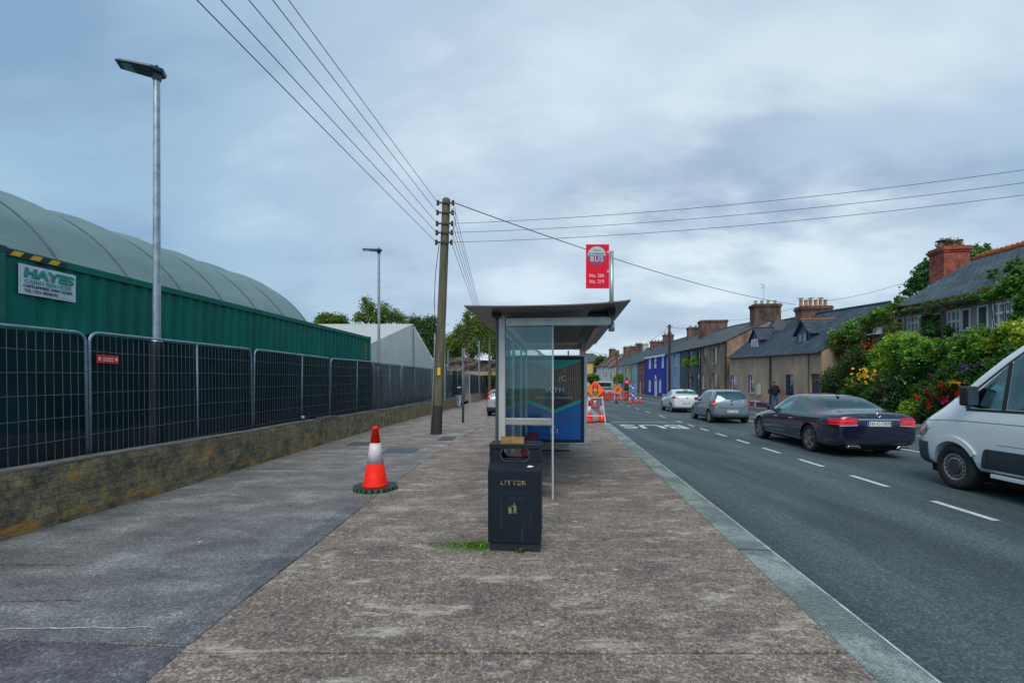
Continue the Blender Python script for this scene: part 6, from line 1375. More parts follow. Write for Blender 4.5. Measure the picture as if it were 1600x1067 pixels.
# potted plant at the back of the pavement
b = gm(1432, 14.55, 648); t = thing('potted_plant', 'yellow green potted plant with red flowers between the dark car and the van', 'potted plant', (b.x, b.y, .056), 0, 'plants of the overgrown front garden')
G().lathe([(.20, 0), (.27, .28), (.29, .28), (.29, .33), (.2, .33)], 18).build('pot', BLACK, t, smooth=True)
k = b.y/F; leaf_mesh('foliage', [((-.25, 0, .62), (.32, .3, .25)), ((.18, 0, .55), (.38, .3, .22)), ((-.05, 0, .8), (.3, .25, .18)), ((-.45, 0, .5), (.2, .2, .18))], 2600, .07, GYEL[:2]+[GLITE[2]], t, .4)
g = G()
for _ in range(12):
    q = Vector((random.gauss(-.25, .1), -.3, random.gauss(1.0, .12)))
    vs = [q]; fs = []
    for _k in range(5): a = random.uniform(0, 6.28); e_ = Vector((math.cos(a), -.3, math.sin(a)))*.07; f_ = Vector((-math.sin(a), .1, math.cos(a)))*.04; i_ = len(vs); vs += [q+e_*.6+f_, q+e_, q+e_*.6-f_]; fs.append((0, i_, i_+1, i_+2))
    G().add(vs, fs).build('red_flower', FR, t)
# pergola with red lanterns, bird house on a shelf, small balcony ledge
pa_, pb2_ = gm(1352, 16.2, 498), gm(1610, 16.2, 452); t = thing('pergola', 'dark timber pergola beam running along the front of the house', 'pergola', (pa_.x, pa_.y, 0))
g = G(); g.bar(pa_, pb2_, .05, .06)
for k in range(14): q = pa_.lerp(pb2_, k/13); g.bar(q+Vector((-.1, -.02, .05)), q+Vector((.75, -.08, .05)), .03, .04)
g.build('beam', M('dark_timber', (.035, .028, .024), .8, 0, .3, 4), t, world=True)
for px in (1357, 1500, 1600): q = pa_.lerp(pb2_, (px-1352)/258); g = G(); g.bar(q, Vector((q.x, q.y, .06)), .07, .07); g.build('post', D.materials['dark_timber'], t, world=True)
LANT = M('lantern_red', (.12, .012, .012), .5, 0, .2)
for px, py, l in ((1359, 491, 'farthest left'), (1373, 492, 'second from left'), (1397, 494, 'third from left'), (1420, 491, 'above the left window'), (1448, 487, 'between the left and middle windows'), (1474, 484, 'above the middle shutter'), (1503, 480, 'right of the middle window')):
    s_ = (px-1352)/258; q = pa_.lerp(pb2_, s_); t = thing('lantern', f'small red lantern hanging under the pergola, {l}', 'lantern', (q.x, q.y-.02, q.z-.27), RS, 'red lanterns hanging from the pergola'); G().bx(-.05, .05, -.05, .05, 0, .15).build('body', LANT, t, bevel=.02)
    g = G(); g.add([(-.065, -.065, .15), (.065, -.065, .15), (.065, .065, .15), (-.065, .065, .15), (0, 0, .20)], [(0, 1, 4), (1, 2, 4), (2, 3, 4), (3, 0, 4), (3, 2, 1, 0)]); g.path([(0, 0, .19), (0, 0, .25)], .008, 4); g.build('cap', BLACK, t)
q = gm(1375, 15.9, 521); t = thing('bird_house', 'little white domed bird house standing on a pale shelf in the greenery', 'bird house', (q.x, q.y, q.z-.06), RS)
g = G(); g.lathe([(.27, 0), (.27, .26), (.2, .30), (.1, .32)], 16, (0, 0, .06)); g.build('body', M('bird_house_white', (.55, .60, .62), .6, 0, .1), t)
G().prism([(.07*math.cos(a), .2+.09*math.sin(a)) for a in np.linspace(0, 6.28, 13)[:-1]], 'y', -.28, -.262).build('entrance', M('entrance_dark', (.06, .035, .02), .8, 0, 0), t); G().bx(-.45, .35, -.32, .3, 0, .055).build('shelf', M('shelf_pale', (.36, .42, .42), .6, 0, .1), t)
q = gm(1368, 16.6, 530); t = thing('garden_wall', 'pinkish rendered wall patch behind the bird house', 'wall', (q.x, q.y, 0), RS); G().bx(0, .2, -1.3, 1.6, .06, gm(1368, 16.6, 500).z).build('wall_body', mat_render('pink_render', (.34, .25, .26), .2), t)
q = gm(1368, 16.2, 545); t = thing('porch', 'shadowed doorway with pale lintel half buried in the shrubs', 'porch', (q.x, q.y, 0), RS); g = G(); g.bx(-.1, .1, -.9, -.75, .06, 2.6); g.bx(-.1, .1, .75, .9, .06, 2.6); g.bx(-.15, .1, -1, 1, 2.6, 2.72); g.build('frame', D.materials['shelf_pale'], t); G().bx(.1, .16, -.9, .9, .06, 2.6).build('door', NAVYD, t)
q = gm(1492, 15.9, 531); t = thing('balcony_table', 'thin pale glass topped table edge poking out of the foliage', 'table', (q.x, q.y, 0), RS); zq = q.z; G().bx(-.5, .5, -.4, .4, zq-.03, zq).build('table_top', D.materials['shelf_pale'], t); G().tube((0, 0, .05), (0, 0, zq-.03), .03).build('leg', D.materials['shelf_pale'], t)
# hanging baskets on the dark grey house
for px, py, rx, ry, l in ((1076, 567, 4.2, 7, 'left'), (1090, 563, 4.2, 9, 'right')):
    v_, z_ = onu(px, U, py); q = W(U-.35, v_); t = thing('hanging_basket', f'overflowing green hanging basket, the {l} one on the dark grey house', 'flower basket', (q.x, q.y, z_-.3), RS, 'hanging baskets on the dark grey house')
    G().lathe([(.08, 0), (.25, .2), (.28, .3)], 12).build('basket', D.materials['bracket_iron'], t); kk = q.y/F; leaf_mesh('foliage', [((0, 0, .3), (rx*kk, rx*kk, ry*kk*.8))], 700, .12, GLITE+[GMID[2]], t, .4)
    g = G(); g.path([(.35, 0, 1.0), (0, 0, 1.0), (0, 0, .3)], .02, 4); g.build('hanger', D.materials['bracket_iron'], t)
v_, z_ = onu(1082, U, 591); q = W(U-.2, v_); t = thing('wall_flower_pot', 'small pot of red flowers on the dark grey house wall between window and door', 'flower pot', (q.x, q.y, z_-.2), RS); G().lathe([(.12, 0), (.2, .3)], 10).build('pot', D.materials['clay_pot'], t); leaf_mesh('flowers', [((0, 0, .42), (.22, .2, .16))], 160, .1, [FR, GMID[1]], t, .5)
# ---------------------------------------------------------------- weeds and grass (uncountable)
def grass(name, spots, label, mats=GMID, cat='grass'):
    V = []; Fc = []; mi = []
    for (x, y, rx, ry, n, h) in spots:
        for _ in range(n):
            a = random.uniform(0, 6.28); r = math.sqrt(random.random()); px_, py_ = x+rx*r*math.cos(a), y+ry*r*math.sin(a); hh = h*random.uniform(.4, 1.1)*(1.15-r*.8); b = random.uniform(0, 6.28); w_ = .004+.0025*random.random(); ln = hh*random.uniform(.2, 1.0)
            i = len(V); d = Vector((math.cos(b), math.sin(b), 0)); e_ = Vector((-d.y, d.x, 0))*w_; p = Vector((px_, py_, .001))
            V += [p-e_, p+e_, p+d*ln*.35+Vector((0, 0, hh*.65))+e_*.7, p+d*ln*.35+Vector((0, 0, hh*.65))-e_*.7, p+d*ln+Vector((0, 0, hh))]; Fc += [(i, i+1, i+2, i+3), (i+3, i+2, i+4)]; m = random.randrange(len(mats)); mi += [m, m]
    g = G(); g.v = [tuple(q) for q in V]; g.f = [list(f) for f in Fc]; g.m = mi; o = g.build(name, mats, None); tag(o, label, cat, None, 'stuff')
gpx = lambda px, py: gp(px, py, 0)
q = gpx(742, 853)
grass('grass_patch', [(q.x+.03, q.y, .13, .13, 420, .055), (q.x-.14, q.y+.03, .2, .1, 300, .02), (q.x-.35, q.y+.03, .2, .08, 240, .012)], 'patch of short bright grass growing against the left side of the litter bin', GMID+[GLITE[1]])
q = gpx(812, 863); grass('weed_tuft', [(q.x, q.y+.0, .05, .02, 46, .075)], 'little weed tuft under the front edge of the litter bin', GMID)
SP = []
for px in (448, 675, 728, 820, 790): q = gpx(px, 1020.5); SP.append((q.x, q.y, .03, .006, 26 if px in (675, 820) else 14, .015))
grass('joint_weeds', SP, 'tiny tufts of moss and weed along the near concrete joint', GYEL[:2]+GMID[1:])
bw = []
for y in np.arange(3.2, 22, .16):
    if random.random() < .55: x = float(np.interp(y, [p[1] for p in left_edge], [p[0] for p in left_edge])); bw.append((x+.03, y, .02, .06, 8, .03))
grass('wall_foot_weeds', bw, 'sparse weeds along the foot of the long low wall', GDARK+GBROWN[:1], 'weeds')
# litter and grit along wall foot
g = G()
for _ in range(700):
    y = random.uniform(3.5, 14); x = float(np.interp(y, [p[1] for p in left_edge], [p[0] for p in left_edge]))+abs(random.gauss(0, .04))+.01; s = random.uniform(.003, .010)
    g.add([(x-s, y, .001), (x+s, y-s, .001), (x, y+s, .001), (x, y, s*1.2)], [(0, 1, 3), (1, 2, 3), (2, 0, 3)])
tag(g.build('grit', M('pale_grit', (.30, .28, .25), .9, 0, .5, 60)), 'pale crumbs of grit along the foot of the low wall', 'grit', None, 'stuff')
g = G()
for _ in range(2200):
    x, y = random.uniform(-2, 3), random.uniform(1.9, 9); s = random.uniform(.0015, .005)
    if UV(x, y)[0] > 1.68 or x < -1.9: continue
    g.add([(x-s, y, .001), (x+s, y-s, .001), (x, y+s, .001), (x, y, s)], [(0, 1, 3), (1, 2, 3), (2, 0, 3)])
tag(g.build('gravel_crumbs', M('loose_crumbs', (.26, .22, .18), .9, 0, .6, 60)), 'scattered fine crumbs on the concrete around the bin', 'gravel', None, 'stuff')
# ---------------------------------------------------------------- vehicles
def ip(x, tab): return float(np.interp(x, [p[0] for p in tab], [p[1] for p in tab]))
def paint(name, col, rough=.3, metal=.5, coat=1):
    m, t, p = newmat(name); p.inputs['Metallic'].default_value = metal; p.inputs['Roughness'].default_value = rough; p.inputs['Coat Weight'].default_value = coat; p.inputs['Coat Roughness'].default_value = .04
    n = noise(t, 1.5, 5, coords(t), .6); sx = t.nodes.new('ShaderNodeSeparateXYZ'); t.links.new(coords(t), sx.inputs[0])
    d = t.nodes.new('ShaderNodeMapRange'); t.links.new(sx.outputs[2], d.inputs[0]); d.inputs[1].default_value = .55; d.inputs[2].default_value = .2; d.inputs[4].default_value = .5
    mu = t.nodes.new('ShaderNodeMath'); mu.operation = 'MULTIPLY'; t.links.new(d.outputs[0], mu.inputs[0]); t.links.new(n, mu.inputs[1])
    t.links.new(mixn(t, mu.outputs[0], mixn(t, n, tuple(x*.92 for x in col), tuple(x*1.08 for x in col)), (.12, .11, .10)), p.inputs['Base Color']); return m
def tmp(vs, fs, mi=None, mats=2):
    me = D.meshes.new('tmp'); me.from_pydata([tuple(v) for v in vs], [], fs)
    for k in range(mats): me.materials.append([DARKV, BLACK][0])
    if mi is not None: me.polygons.foreach_set('material_index', mi)
    bm = bmesh.new(); bm.from_mesh(me); bmesh.ops.recalc_face_normals(bm, faces=bm.faces); bm.to_mesh(me); bm.free()
    o = D.objects.new('tmp', me); COL.objects.link(o); return o
def evalmesh(o):
    bpy.context.view_layer.update(); return D.meshes.new_from_object(o.evaluated_get(bpy.context.evaluated_depsgraph_get()))
def boolean(a, b, op):
    "returns new mesh of a op b (both temp objects)"
    m = a.modifiers.new('b', 'BOOLEAN'); m.object = b; m.operation = op; m.solver = 'EXACT'
    me = evalmesh(a); a.modifiers.remove(m); return me
def mo(me): o = D.objects.new('tmp', me); COL.objects.link(o); return o
def kill(*os):
    for o in os: D.objects.remove(o)
def split_parts(me):
    n = len(me.vertices); par = list(range(n))
    def f(a):
        while par[a] != a: par[a] = par[par[a]]; a = par[a]
        return a
    for e_ in me.edges: a, b = f(e_.vertices[0]), f(e_.vertices[1]); par[a] = b
    groups = {}
    for p in me.polygons: groups.setdefault(f(p.vertices[0]), []).append(p)
    out = []
    for ps in groups.values():
        idx = {}; vs = []; fs = []
        for p in ps:
            fc = []
            for v in p.vertices:
                if v not in idx: idx[v] = len(vs); vs.append(me.vertices[v].co.copy())
                fc.append(idx[v])
            fs.append(fc)
        out.append((vs, fs))
    return out
def loft_body(S):
    xs = S['xs']; rings = []
    for i, x in enumerate(xs):
        zb, zs, zt_, w_, wt = ip(x, S['zb']), ip(x, S['zs']), ip(x, S['zt']), ip(x, S['w']), ip(x, S['wt'])
        gh = max(zt_-zs, .012); k = min(1, max(0, (gh-.10)/.22)); hb = zs-zb
        A = [(0, zb), (.72*w_, zb), (.93*w_, zb+.03), (.985*w_, zb+.14*hb+.03), (w_, zb+.5*hb), (.99*w_, zb+.82*hb), (.955*w_, zs)]
        c1 = [(.90*w_*(1-.0), zs+.35*gh), (.76*w_, zs+.72*gh), (.45*w_, zs+.95*gh), (0, zt_)]
        c2 = [(.5*.93*w_+.5*wt, zs+.5*gh), (wt, zs+.88*gh), (.80*wt, zs+.975*gh), (0, zt_)]
        A += [(a[0]*(1-k)+b[0]*k, a[1]*(1-k)+b[1]*k) for a, b in zip(c1, c2)]
        rings.append([(x, y, z) for y, z in A])
    n = len(rings[0]); full = [r+[(x, -y, z) for x, y, z in r[1:-1]][::-1] for r in rings]; m = len(full[0])
    vs = [p for r in full for p in r]; fs = [(i*m+j, (i+1)*m+j, (i+1)*m+(j+1) % m, i*m+(j+1) % m) for i in range(len(full)-1) for j in range(m)]
    fs += [tuple(range(m)), tuple((len(full)-1)*m+j for j in range(m))[::-1]]
    return vs, fs
def side_prism(g, poly, y0=.35, y1=1.4):
    g.prism(poly, 'y', y0, y1, 1); g.prism(poly, 'y', -y1, -y0, 1)
def gobj(g): return tmp(g.v, g.f, g.m)
def build_car(name, label, cat, S, loc, rz, paintm, group=None):
    """local x forward, origin on the ground under the rear axle; rz turns +x to the heading"""
    t = thing(name, label, cat, loc, rz, group); wb, wr, tw = S['wb'], S['wr'], S['ww']
    vs, fs = loft_body(S); o = tmp(vs, fs); sm = o.modifiers.new('s', 'SUBSURF'); sm.levels = 2; o2 = mo(evalmesh(o)); kill(o)
    # inner cavity of the cabin
    cav = S['cav']; g = G(); n = len(cav)
    def cw(x, z): zs = S['belt_in']; return None
    ring = []
    lo_w, hi_w = S['cavw']
    V_ = [(x, y, z) for s_ in (1, -1) for x, z in cav for y in [s_*(lo_w+(hi_w-lo_w)*max(0, min(1, (z-S['belt_in'])/(S['roof_in']-S['belt_in']))))]]
    F_ = [tuple(range(n)), tuple(range(n, 2*n))[::-1]]+[(i, n+i, n+(i+1) % n, (i+1) % n) for i in range(n)]
    A = sum(cav[i][0]*cav[(i+1) % n][1]-cav[(i+1) % n][0]*cav[i][1] for i in range(n))
    if A > 0: F_ = [f[::-1] for f in F_]
    co = tmp(V_, F_, [1]*len(F_)); wall = mo(boolean(o2, co, 'DIFFERENCE')); kill(co)
    offs = o2.data.copy(); offs.update()
    nrm = [v.normal.copy() for v in offs.vertices]
    def shell(d):
        me = o2.data.copy()
        for v, nn_ in zip(me.vertices, nrm): v.co += nn_*d
        return mo(me)
    # cutters
    g = G()
    for ax in (0, wb): g.lathe([(wr+.055, S['wi']), (wr+.055, 1.6)], 36, (ax, 0, wr+.01), axis='y', m=1); g.lathe([(wr+.055, -1.6), (wr+.055, -S['wi'])], 36, (ax, 0, wr+.01), axis='y', m=1)
    for poly in S['side_windows']: side_prism(g, poly)
    c1 = gobj(g); w1_ = mo(boolean(wall, c1, 'DIFFERENCE')); kill(c1)
    g = G()
    for kind, poly, xa, xb in S['end_windows']: g.prism(poly, 'x', xa, xb, 1)
    c2 = gobj(g); body = boolean(w1_, c2, 'DIFFERENCE')
    gl_e = mo(boolean(wall, c2, 'INTERSECT'))
    g = G()
    for poly in S['side_windows']: side_prism(g, poly)
    c3 = gobj(g); gl_s = mo(boolean(wall, c3, 'INTERSECT'))
    bo = D.objects.new('body', body); 
    body.materials.clear(); body.materials.append(paintm); body.materials.append(DARKV); body.polygons.foreach_set('use_smooth', [True]*len(body.polygons)); body.set_sharp_from_angle(angle=rad(32)); COL.objects.link(bo); bo.parent = t; body.name = 'body'
    def emit(me, nm, mat, dmap=None, minf=3):
        k = 0
        for vs_, fs_ in split_parts(me):
            if len(fs_) < minf: continue
            c = sum((Vector(v) for v in vs_), Vector())/len(vs_); gg = G(); gg.v = [tuple(v) for v in vs_]; gg.f = fs_; gg.m = [0]*len(fs_)
            nn_ = nm(c) if callable(nm) else nm; ob = gg.build(nn_, mat, t, smooth=True); k += 1
        return k
    emit(gl_s.data, 'side_window', CGLASS); emit(gl_e.data, lambda c: 'windscreen' if c.x > S['mid'] else 'rear_window', CGLASS)
    kill(gl_s, gl_e, c2, c3, w1_, wall)
    # conforming trims: list of (name, material, offset, [(axis, poly, a, b)])
    for nm, mat_, d, prs in S.get('trims', []):
        sh = shell(d); g = G()
        for ax, poly, a, b in prs: g.prism(poly, ax, a, b, 0)
        c = gobj(g); me = boolean(sh, c, 'INTERSECT'); emit(me, nm, mat_); kill(sh, c)
    kill(o2)
    # wheels
    for ax in (0, wb):
        for s_ in (1, -1):
            cy = s_*(S['hw']-.03-tw/2)
            g = G(); R_ = wr; r_ = S['rim']; prf = [(r_, -tw/2+.01), (R_*.93, -tw/2), (R_, -tw/2+.03), (R_, tw/2-.03), (R_*.93, tw/2), (r_, tw/2-.01)]
            M_ = Matrix.Translation((ax, cy, wr)); m = 28; V2 = []
            for r, y in prf: V2 += [(ax+r*math.cos(2*math.pi*j/m), cy+y, wr+r*math.sin(2*math.pi*j/m)) for j in range(m)]
            g.add(V2, [(i*m+j, i*m+(j+1) % m, (i+1)*m+(j+1) % m, (i+1)*m+j) for i in range(len(prf)-1) for j in range(m)]+[(5*m+j, 5*m+(j+1) % m, (j+1) % m, j) for j in range(m)])
            wh = thingless = g.build('wheel', RUBBER, t, smooth='all'); wh.name = 'wheel'
            yo = cy+s_*(tw/2-.02); g = G()
            g.lathe([(r_+.002, yo-s_*.05), (r_+.002, yo+s_*.008), (r_-.02, yo+s_*.008), (r_-.03, yo-s_*.04)], 28, (ax, 0, wr), axis='y')
            g.build('rim_edge', S['rimmat'], wh, smooth='all')
            G().lathe([(r_-.005, yo-s_*.09), (r_-.005, yo-s_*.085)], 24, (ax, 0, wr), axis='y').build('brake_shadow', M('wheel_dark', (.02, .02, .022), .7, .3, 0) if 'wheel_dark' not in D.materials else D.materials['wheel_dark'], wh)
            g = G()
            if S['spokes'] == 'steel':
                g.lathe([(r_-.02, yo-.02*s_), (r_*.62, yo-.0*s_), (r_*.55, yo-.03*s_)], 28, (ax, 0, wr), axis='y')
                for k in range(16): a = 2*math.pi*k/16; g.lathe([(.017, yo+s_*.0005), (.017, yo+s_*.004)], 8, (ax+math.cos(a)*r_*.79, 0, wr+math.sin(a)*r_*.79), axis='y', m=1)
                g.lathe([(r_*.55, yo-.01*s_), (r_*.50, yo+.02*s_), (r_*.2, yo+.022*s_)], 20, (ax, 0, wr), axis='y', m=2)
                g.build('rim', [S['rimmat'], BLACK, M('hub_grey', (.045, .05, .055), .5, .2, .2) if 'hub_grey' not in D.materials else D.materials['hub_grey']], wh)
            else:
                ns_ = S['spokes']
                for k in range(ns_):
                    a = 2*math.pi*k/ns_+.3
                    for da in ((-.11, .11) if S.get('twin') else (0,)):
                        e0 = (ax+math.cos(a+da*2.2)*.045, yo-.005*s_, wr+math.sin(a+da*2.2)*.045); e1 = (ax+math.cos(a+da)*(r_-.012), yo-.0*s_, wr+math.sin(a+da)*(r_-.012)); g.bar(e0, e1, .022 if S.get('twin') else .05, .03, up=(0, 1, 0))
                g.lathe([(.06, yo-.02*s_), (.05, yo+.01*s_), (.02, yo+.012*s_)], 14, (ax, 0, wr), axis='y'); g.build('rim', S['rimmat'], wh)
    # underside
    g = G(); g.bx(-S['ro']+.25, wb+S['fo']-.25, -S['hw']+.3, S['hw']-.3, .17, S['zfloor']); g.build('underbody', DARKV, t)
    # seats
    g = G(); zf = S['belt_in']-.45
    for x, ys_ in ((wb*.52, (.36, -.36)), (wb*.18, (.36, -.36))):
        for y in ys_: g.bx(x-.12, x+.02, y-.22, y+.22, zf, zf+.62); g.bx(x-.10, x-.0, y-.13, y+.13, zf+.66, zf+.84); g.bx(x, x+.5, y-.24, y+.24, zf-.1, zf+.08)
    g.build('seats', M('seat_fabric', (.03, .035, .04), .8, 0, .3, 9) if 'seat_fabric' not in D.materials else D.materials['seat_fabric'], t, bevel=.03)
    # mirrors
    for s_ in (1, -1):
        mx_, mz_ = S['mirror']; y = s_*(S['hw']+.03); k_ = S.get('mscale', 1)
        g = G(); g.bx(mx_-.07*k_, mx_+.07*k_, y-.10*k_ if s_ > 0 else y-.06*k_, y+.06*k_ if s_ > 0 else y+.10*k_, mz_, mz_+.14*k_*S.get('mtall', 1)); mm = g.build('mirror', S.get('mirmat', paintm), t, bevel=.035*k_, bseg=3)
        g = G(); g.bx(mx_-.072*k_, mx_-.0705*k_, y-.08*k_ if s_ > 0 else y-.045*k_, y+.045*k_ if s_ > 0 else y+.08*k_, mz_+.02, mz_+.12*k_*S.get('mtall', 1)); g.build('mirror_glass', M('mirror_glass', (.25, .33, .36), .05, .9, 0) if 'mirror_glass' not in D.materials else D.materials['mirror_glass'], mm)
        g = G(); g.bar((mx_+.02, y-s_*.04, mz_+.03), (mx_+.05, s_*(S['hw']-.12), mz_+.0), .05, .04); g.build('mirror_arm', BLACK, mm)
    return t
def plate(t, x, z, txt, rz=0, w=.50, h=.11, eu=True):
    p = G().bx(x-.008, x, -w/2, w/2, z-h/2, z+h/2).build('number_plate', M('plate_white', (.60, .63, .62), .4, 0, 0) if 'plate_white' not in D.materials else D.materials['plate_white'], t)
    Mx = Matrix.Translation((x-.0085, -.025, z))@Matrix.Rotation(rad(-90), 4, 'Z')@Matrix.Rotation(rad(90), 4, 'X')
    text('plate_characters', txt, .098, Mx, BLACK, p, .0006, bold=.001, sx=.86)
    G().bx(x-.0095, x-.0082, w/2-.045, w/2-.002, z-h/2, z+h/2).build('plate_band', SBL, p)
HEAD = RS+math.pi/2
def carloc(u, v): p = W(u, v); return (p.x, p.y, RZ+.001)
TRED = M('tail_light_red', (.42, .006, .018), .15, 0, .15, 6, coat=.8); TLIT = M('tail_light_glow', (.80, .02, .06), .2, 0, 0, emit=.12); TWH = M('tail_light_clear', (.55, .5, .5), .15, 0, 0); CHR = M('chrome', (.6, .63, .66), .15, 1, 0)
ALLOY = M('alloy_grey', (.30, .28, .26), .35, .7, .2, 9); ALLOYB = M('alloy_silver', (.42, .45, .48), .35, .7, .1); SEAM = M('panel_gap', (.006, .007, .01), .7, 0, 0)
def line(pts, w_=.008):
    "thin ribbon polygon around a polyline (x,z)"
    L_ = []; R_ = []
    for i, p in enumerate(pts):
        a = Vector(pts[max(i-1, 0)]); b = Vector(pts[min(i+1, len(pts)-1)]); d = (b-a).normalized(); n = Vector((-d.y, d.x))*w_/2; L_.append((p[0]+n.x, p[1]+n.y)); R_.append((p[0]-n.x, p[1]-n.y))
    return L_+R_[::-1]
def both(poly, y0=.5, y1=1.3): return [('y', poly, y0, y1), ('y', poly, -y1, -y0)]
# --- dark blue saloon
S = dict(wb=2.87, wr=.335, ww=.245, hw=.925, ro=1.14, fo=.85, rim=.235, wi=.60, zfloor=.35,
    xs=[-1.16, -1.13, -1.05, -.85, -.62, -.45, -.2, .1, .4, .7, 1.0, 1.3, 1.6, 1.9, 2.15, 2.4, 2.7, 3.0, 3.3, 3.55, 3.68, 3.72],
    zb=[(-1.16, .42), (-1.13, .33), (-1.0, .24), (-.6, .2), (3.3, .2), (3.6, .26), (3.72, .38)],
    zs=[(-1.16, .80), (-1.13, .90), (-1.0, .965), (-.5, .955), (.5, .94), (1.6, .915), (2.3, .88), (2.9, .80), (3.4, .70), (3.65, .60), (3.72, .52)],
    zt=[(-1.16, .82), (-1.13, 1.0), (-1.05, 1.055), (-.7, 1.065), (-.5, 1.08), (-.2, 1.22), (.12, 1.36), (.5, 1.445), (1.0, 1.475), (1.5, 1.455), (1.8, 1.36), (2.1, 1.19), (2.35, 1.03), (2.5, .985), (3.0, .92), (3.4, .82), (3.6, .72), (3.72, .58)],
    w=[(-1.16, .66), (-1.13, .80), (-1.0, .885), (-.6, .92), (1, .925), (2.8, .925), (3.3, .88), (3.55, .79), (3.68, .66), (3.72, .55)],
    wt=[(-1.16, .55), (-.5, .62), (.2, .60), (1.2, .61), (2.0, .62), (2.4, .68), (3.72, .5)],
    cav=[(-.38, .90), (.18, 1.27), (.55, 1.35), (1.0, 1.38), (1.45, 1.355), (1.72, 1.27), (2.2, .97), (2.2, .55), (-.3, .55)], cavw=(.83, .50), belt_in=.93, roof_in=1.42, mid=1,
    side_windows=[[(.02, .975), (.30, .968), (.30, 1.25), (.20, 1.20)], [(.335, .967), (1.05, .958), (1.10, 1.385), (.62, 1.375), (.335, 1.275)], [(1.15, .955), (2.04, .945), (1.93, 1.08), (1.65, 1.27), (1.45, 1.36), (1.19, 1.385)]],
    end_windows=[('r', [(-.66, 1.115), (.66, 1.115), (.52, 1.40), (-.52, 1.40)], -.60, .75), ('w', [(-.70, 1.03), (.70, 1.03), (.53, 1.385), (-.53, 1.385)], 1.55, 2.5)],
    rimmat=ALLOY, spokes=5, twin=True, mirror=(2.0, .95), mscale=1.1, mirmat=M('mirror_navy', (.01, .012, .03), .3, .2, 0))
PNAVY = paint('navy_car_paint', (.006, .011, .036), .25, .2)
S['trims'] = [
    ('tail_light', TRED, .006, [('x', [(.44, .79), (.93, .75), (.97, .90), (.62, .95), (.44, .92)], -1.3, -.80), ('x', [(-.44, .79), (-.93, .75), (-.97, .90), (-.62, .95), (-.44, .92)], -1.3, -.80)]),
    ('tail_light_bar', TLIT, .009, [('x', [(.50, .845), (.93, .83), (.93, .86), (.50, .87)], -1.3, -.83), ('x', [(-.50, .845), (-.93, .83), (-.93, .86), (-.50, .87)], -1.3, -.83), ('x', [(.46, .79), (.93, .765), (.93, .79), (.46, .815)], -1.3, -.83), ('x', [(-.46, .79), (-.93, .765), (-.93, .79), (-.46, .815)], -1.3, -.83)]),
    ('reversing_strip', TWH, .010, [('x', [(.44, .755), (.80, .735), (.80, .752), (.44, .772)], -1.3, -.83), ('x', [(-.44, .755), (-.80, .735), (-.80, .752), (-.44, .772)], -1.3, -.83)]),
    ('chrome_strip', CHR, .016, [('x', [(-.43, .885), (.43, .885), (.43, .908), (-.43, .908)], -1.4, -1.0)]),
    ('bumper_groove', SEAM, .002, [('x', [(-.8, .42), (.8, .42), (.8, .432), (-.8, .432)], -1.4, -1.0), ('x', [(-.72, .56), (.72, .56), (.72, .568), (-.72, .568)], -1.4, -1.0)]),
    ('diffuser', BLACK, .004, [('x', [(-.70, .22), (.70, .22), (.60, .33), (-.60, .33)], -1.4, -.95)]),
    ('panel_gap', SEAM, .002, both(line([(1.12, 1.40), (1.10, .95), (1.13, .6), (1.10, .32)]))+both(line([(2.10, .93), (2.12, .6), (2.05, .34)]))+both(line([(.28, .95), (.36, .8), (.30, .62), (.44, .45), (.46, .33)]))+both(line([(.46, .335), (2.05, .335)]))),
    ('sill_trim', M('sill_chrome', (.35, .38, .42), .25, .8, 0), .006, both([(.5, .285), (2.35, .285), (2.35, .305), (.5, .305)])),
    ('window_trim', M('window_trim', (.25, .27, .30), .25, .8, 0), .004, both(line([(-.02, .962), (.3, .957), (1.1, .947), (2.08, .935)], .014))+both(line([(-.02, .96), (.22, 1.215), (.6, 1.39), (1.1, 1.40), (1.46, 1.375), (1.67, 1.285), (1.96, 1.08), (2.08, .935)], .012)) if False else both(line([(-.02, .962), (.3, .957), (1.1, .947), (2.08, .935)], .014))),
]
car1 = build_car('parked_car', 'dark navy blue saloon car waiting between the silver blue hatchback and the van', 'car', S, carloc(7.13, 12.16), HEAD, PNAVY, 'cars queued in the far lane')
plate(car1, -1.165, .80, '161-C-17070')
g = G()
for s_ in (1, -1): 
    for x in (.42+.42, 1.25+.42): g.bar((x-.10, s_*.935, .80-.0*x), (x+.10, s_*.935, .80), .018, .03)
each(g, 'door_handle', CHR, car1, bevel=.006)
for s_ in (1, -1):
    g = G(); g.prism([(s_*.36, .245), (s_*.66, .25), (s_*.64, .305), (s_*.42, .305)], 'x', -1.165, -1.06); ex = g.build('exhaust_trim', CHR, car1, bevel=.012); G().prism([(s_*.39, .257), (s_*.63, .26), (s_*.61, .293), (s_*.43, .293)], 'x', -1.168, -1.162).build('exhaust_hole', BLACK, ex)
Mx = Matrix.Translation((-1.135, 0, 1.0))@Matrix.Rotation(rad(90), 4, 'Y')
g = G(); ring = [(-1.150, .048*math.cos(a), 1.0+.048*math.sin(a)) for a in np.linspace(0, 2*math.pi, 21)]; g.path(ring, .005, 5)
for a in (90, 210, 330): g.bar((-1.150, 0, 1.0), (-1.150, .046*math.cos(rad(a)), 1.0+.046*math.sin(rad(a))), .008, .006)
g.build('star_badge', CHR, car1)
def boottext(t, s, y, z, x, size=.05): text('badge_lettering', s, size, Matrix.Translation((x, y, z))@Matrix.Rotation(rad(-90), 4, 'Z')@Matrix.Rotation(rad(90), 4, 'X'), CHR, t, .001, sx=1.2)
boottext(car1, 'E 220', .34, .985, -1.138); boottext(car1, 'CDI', -.36, .985, -1.138, .04)
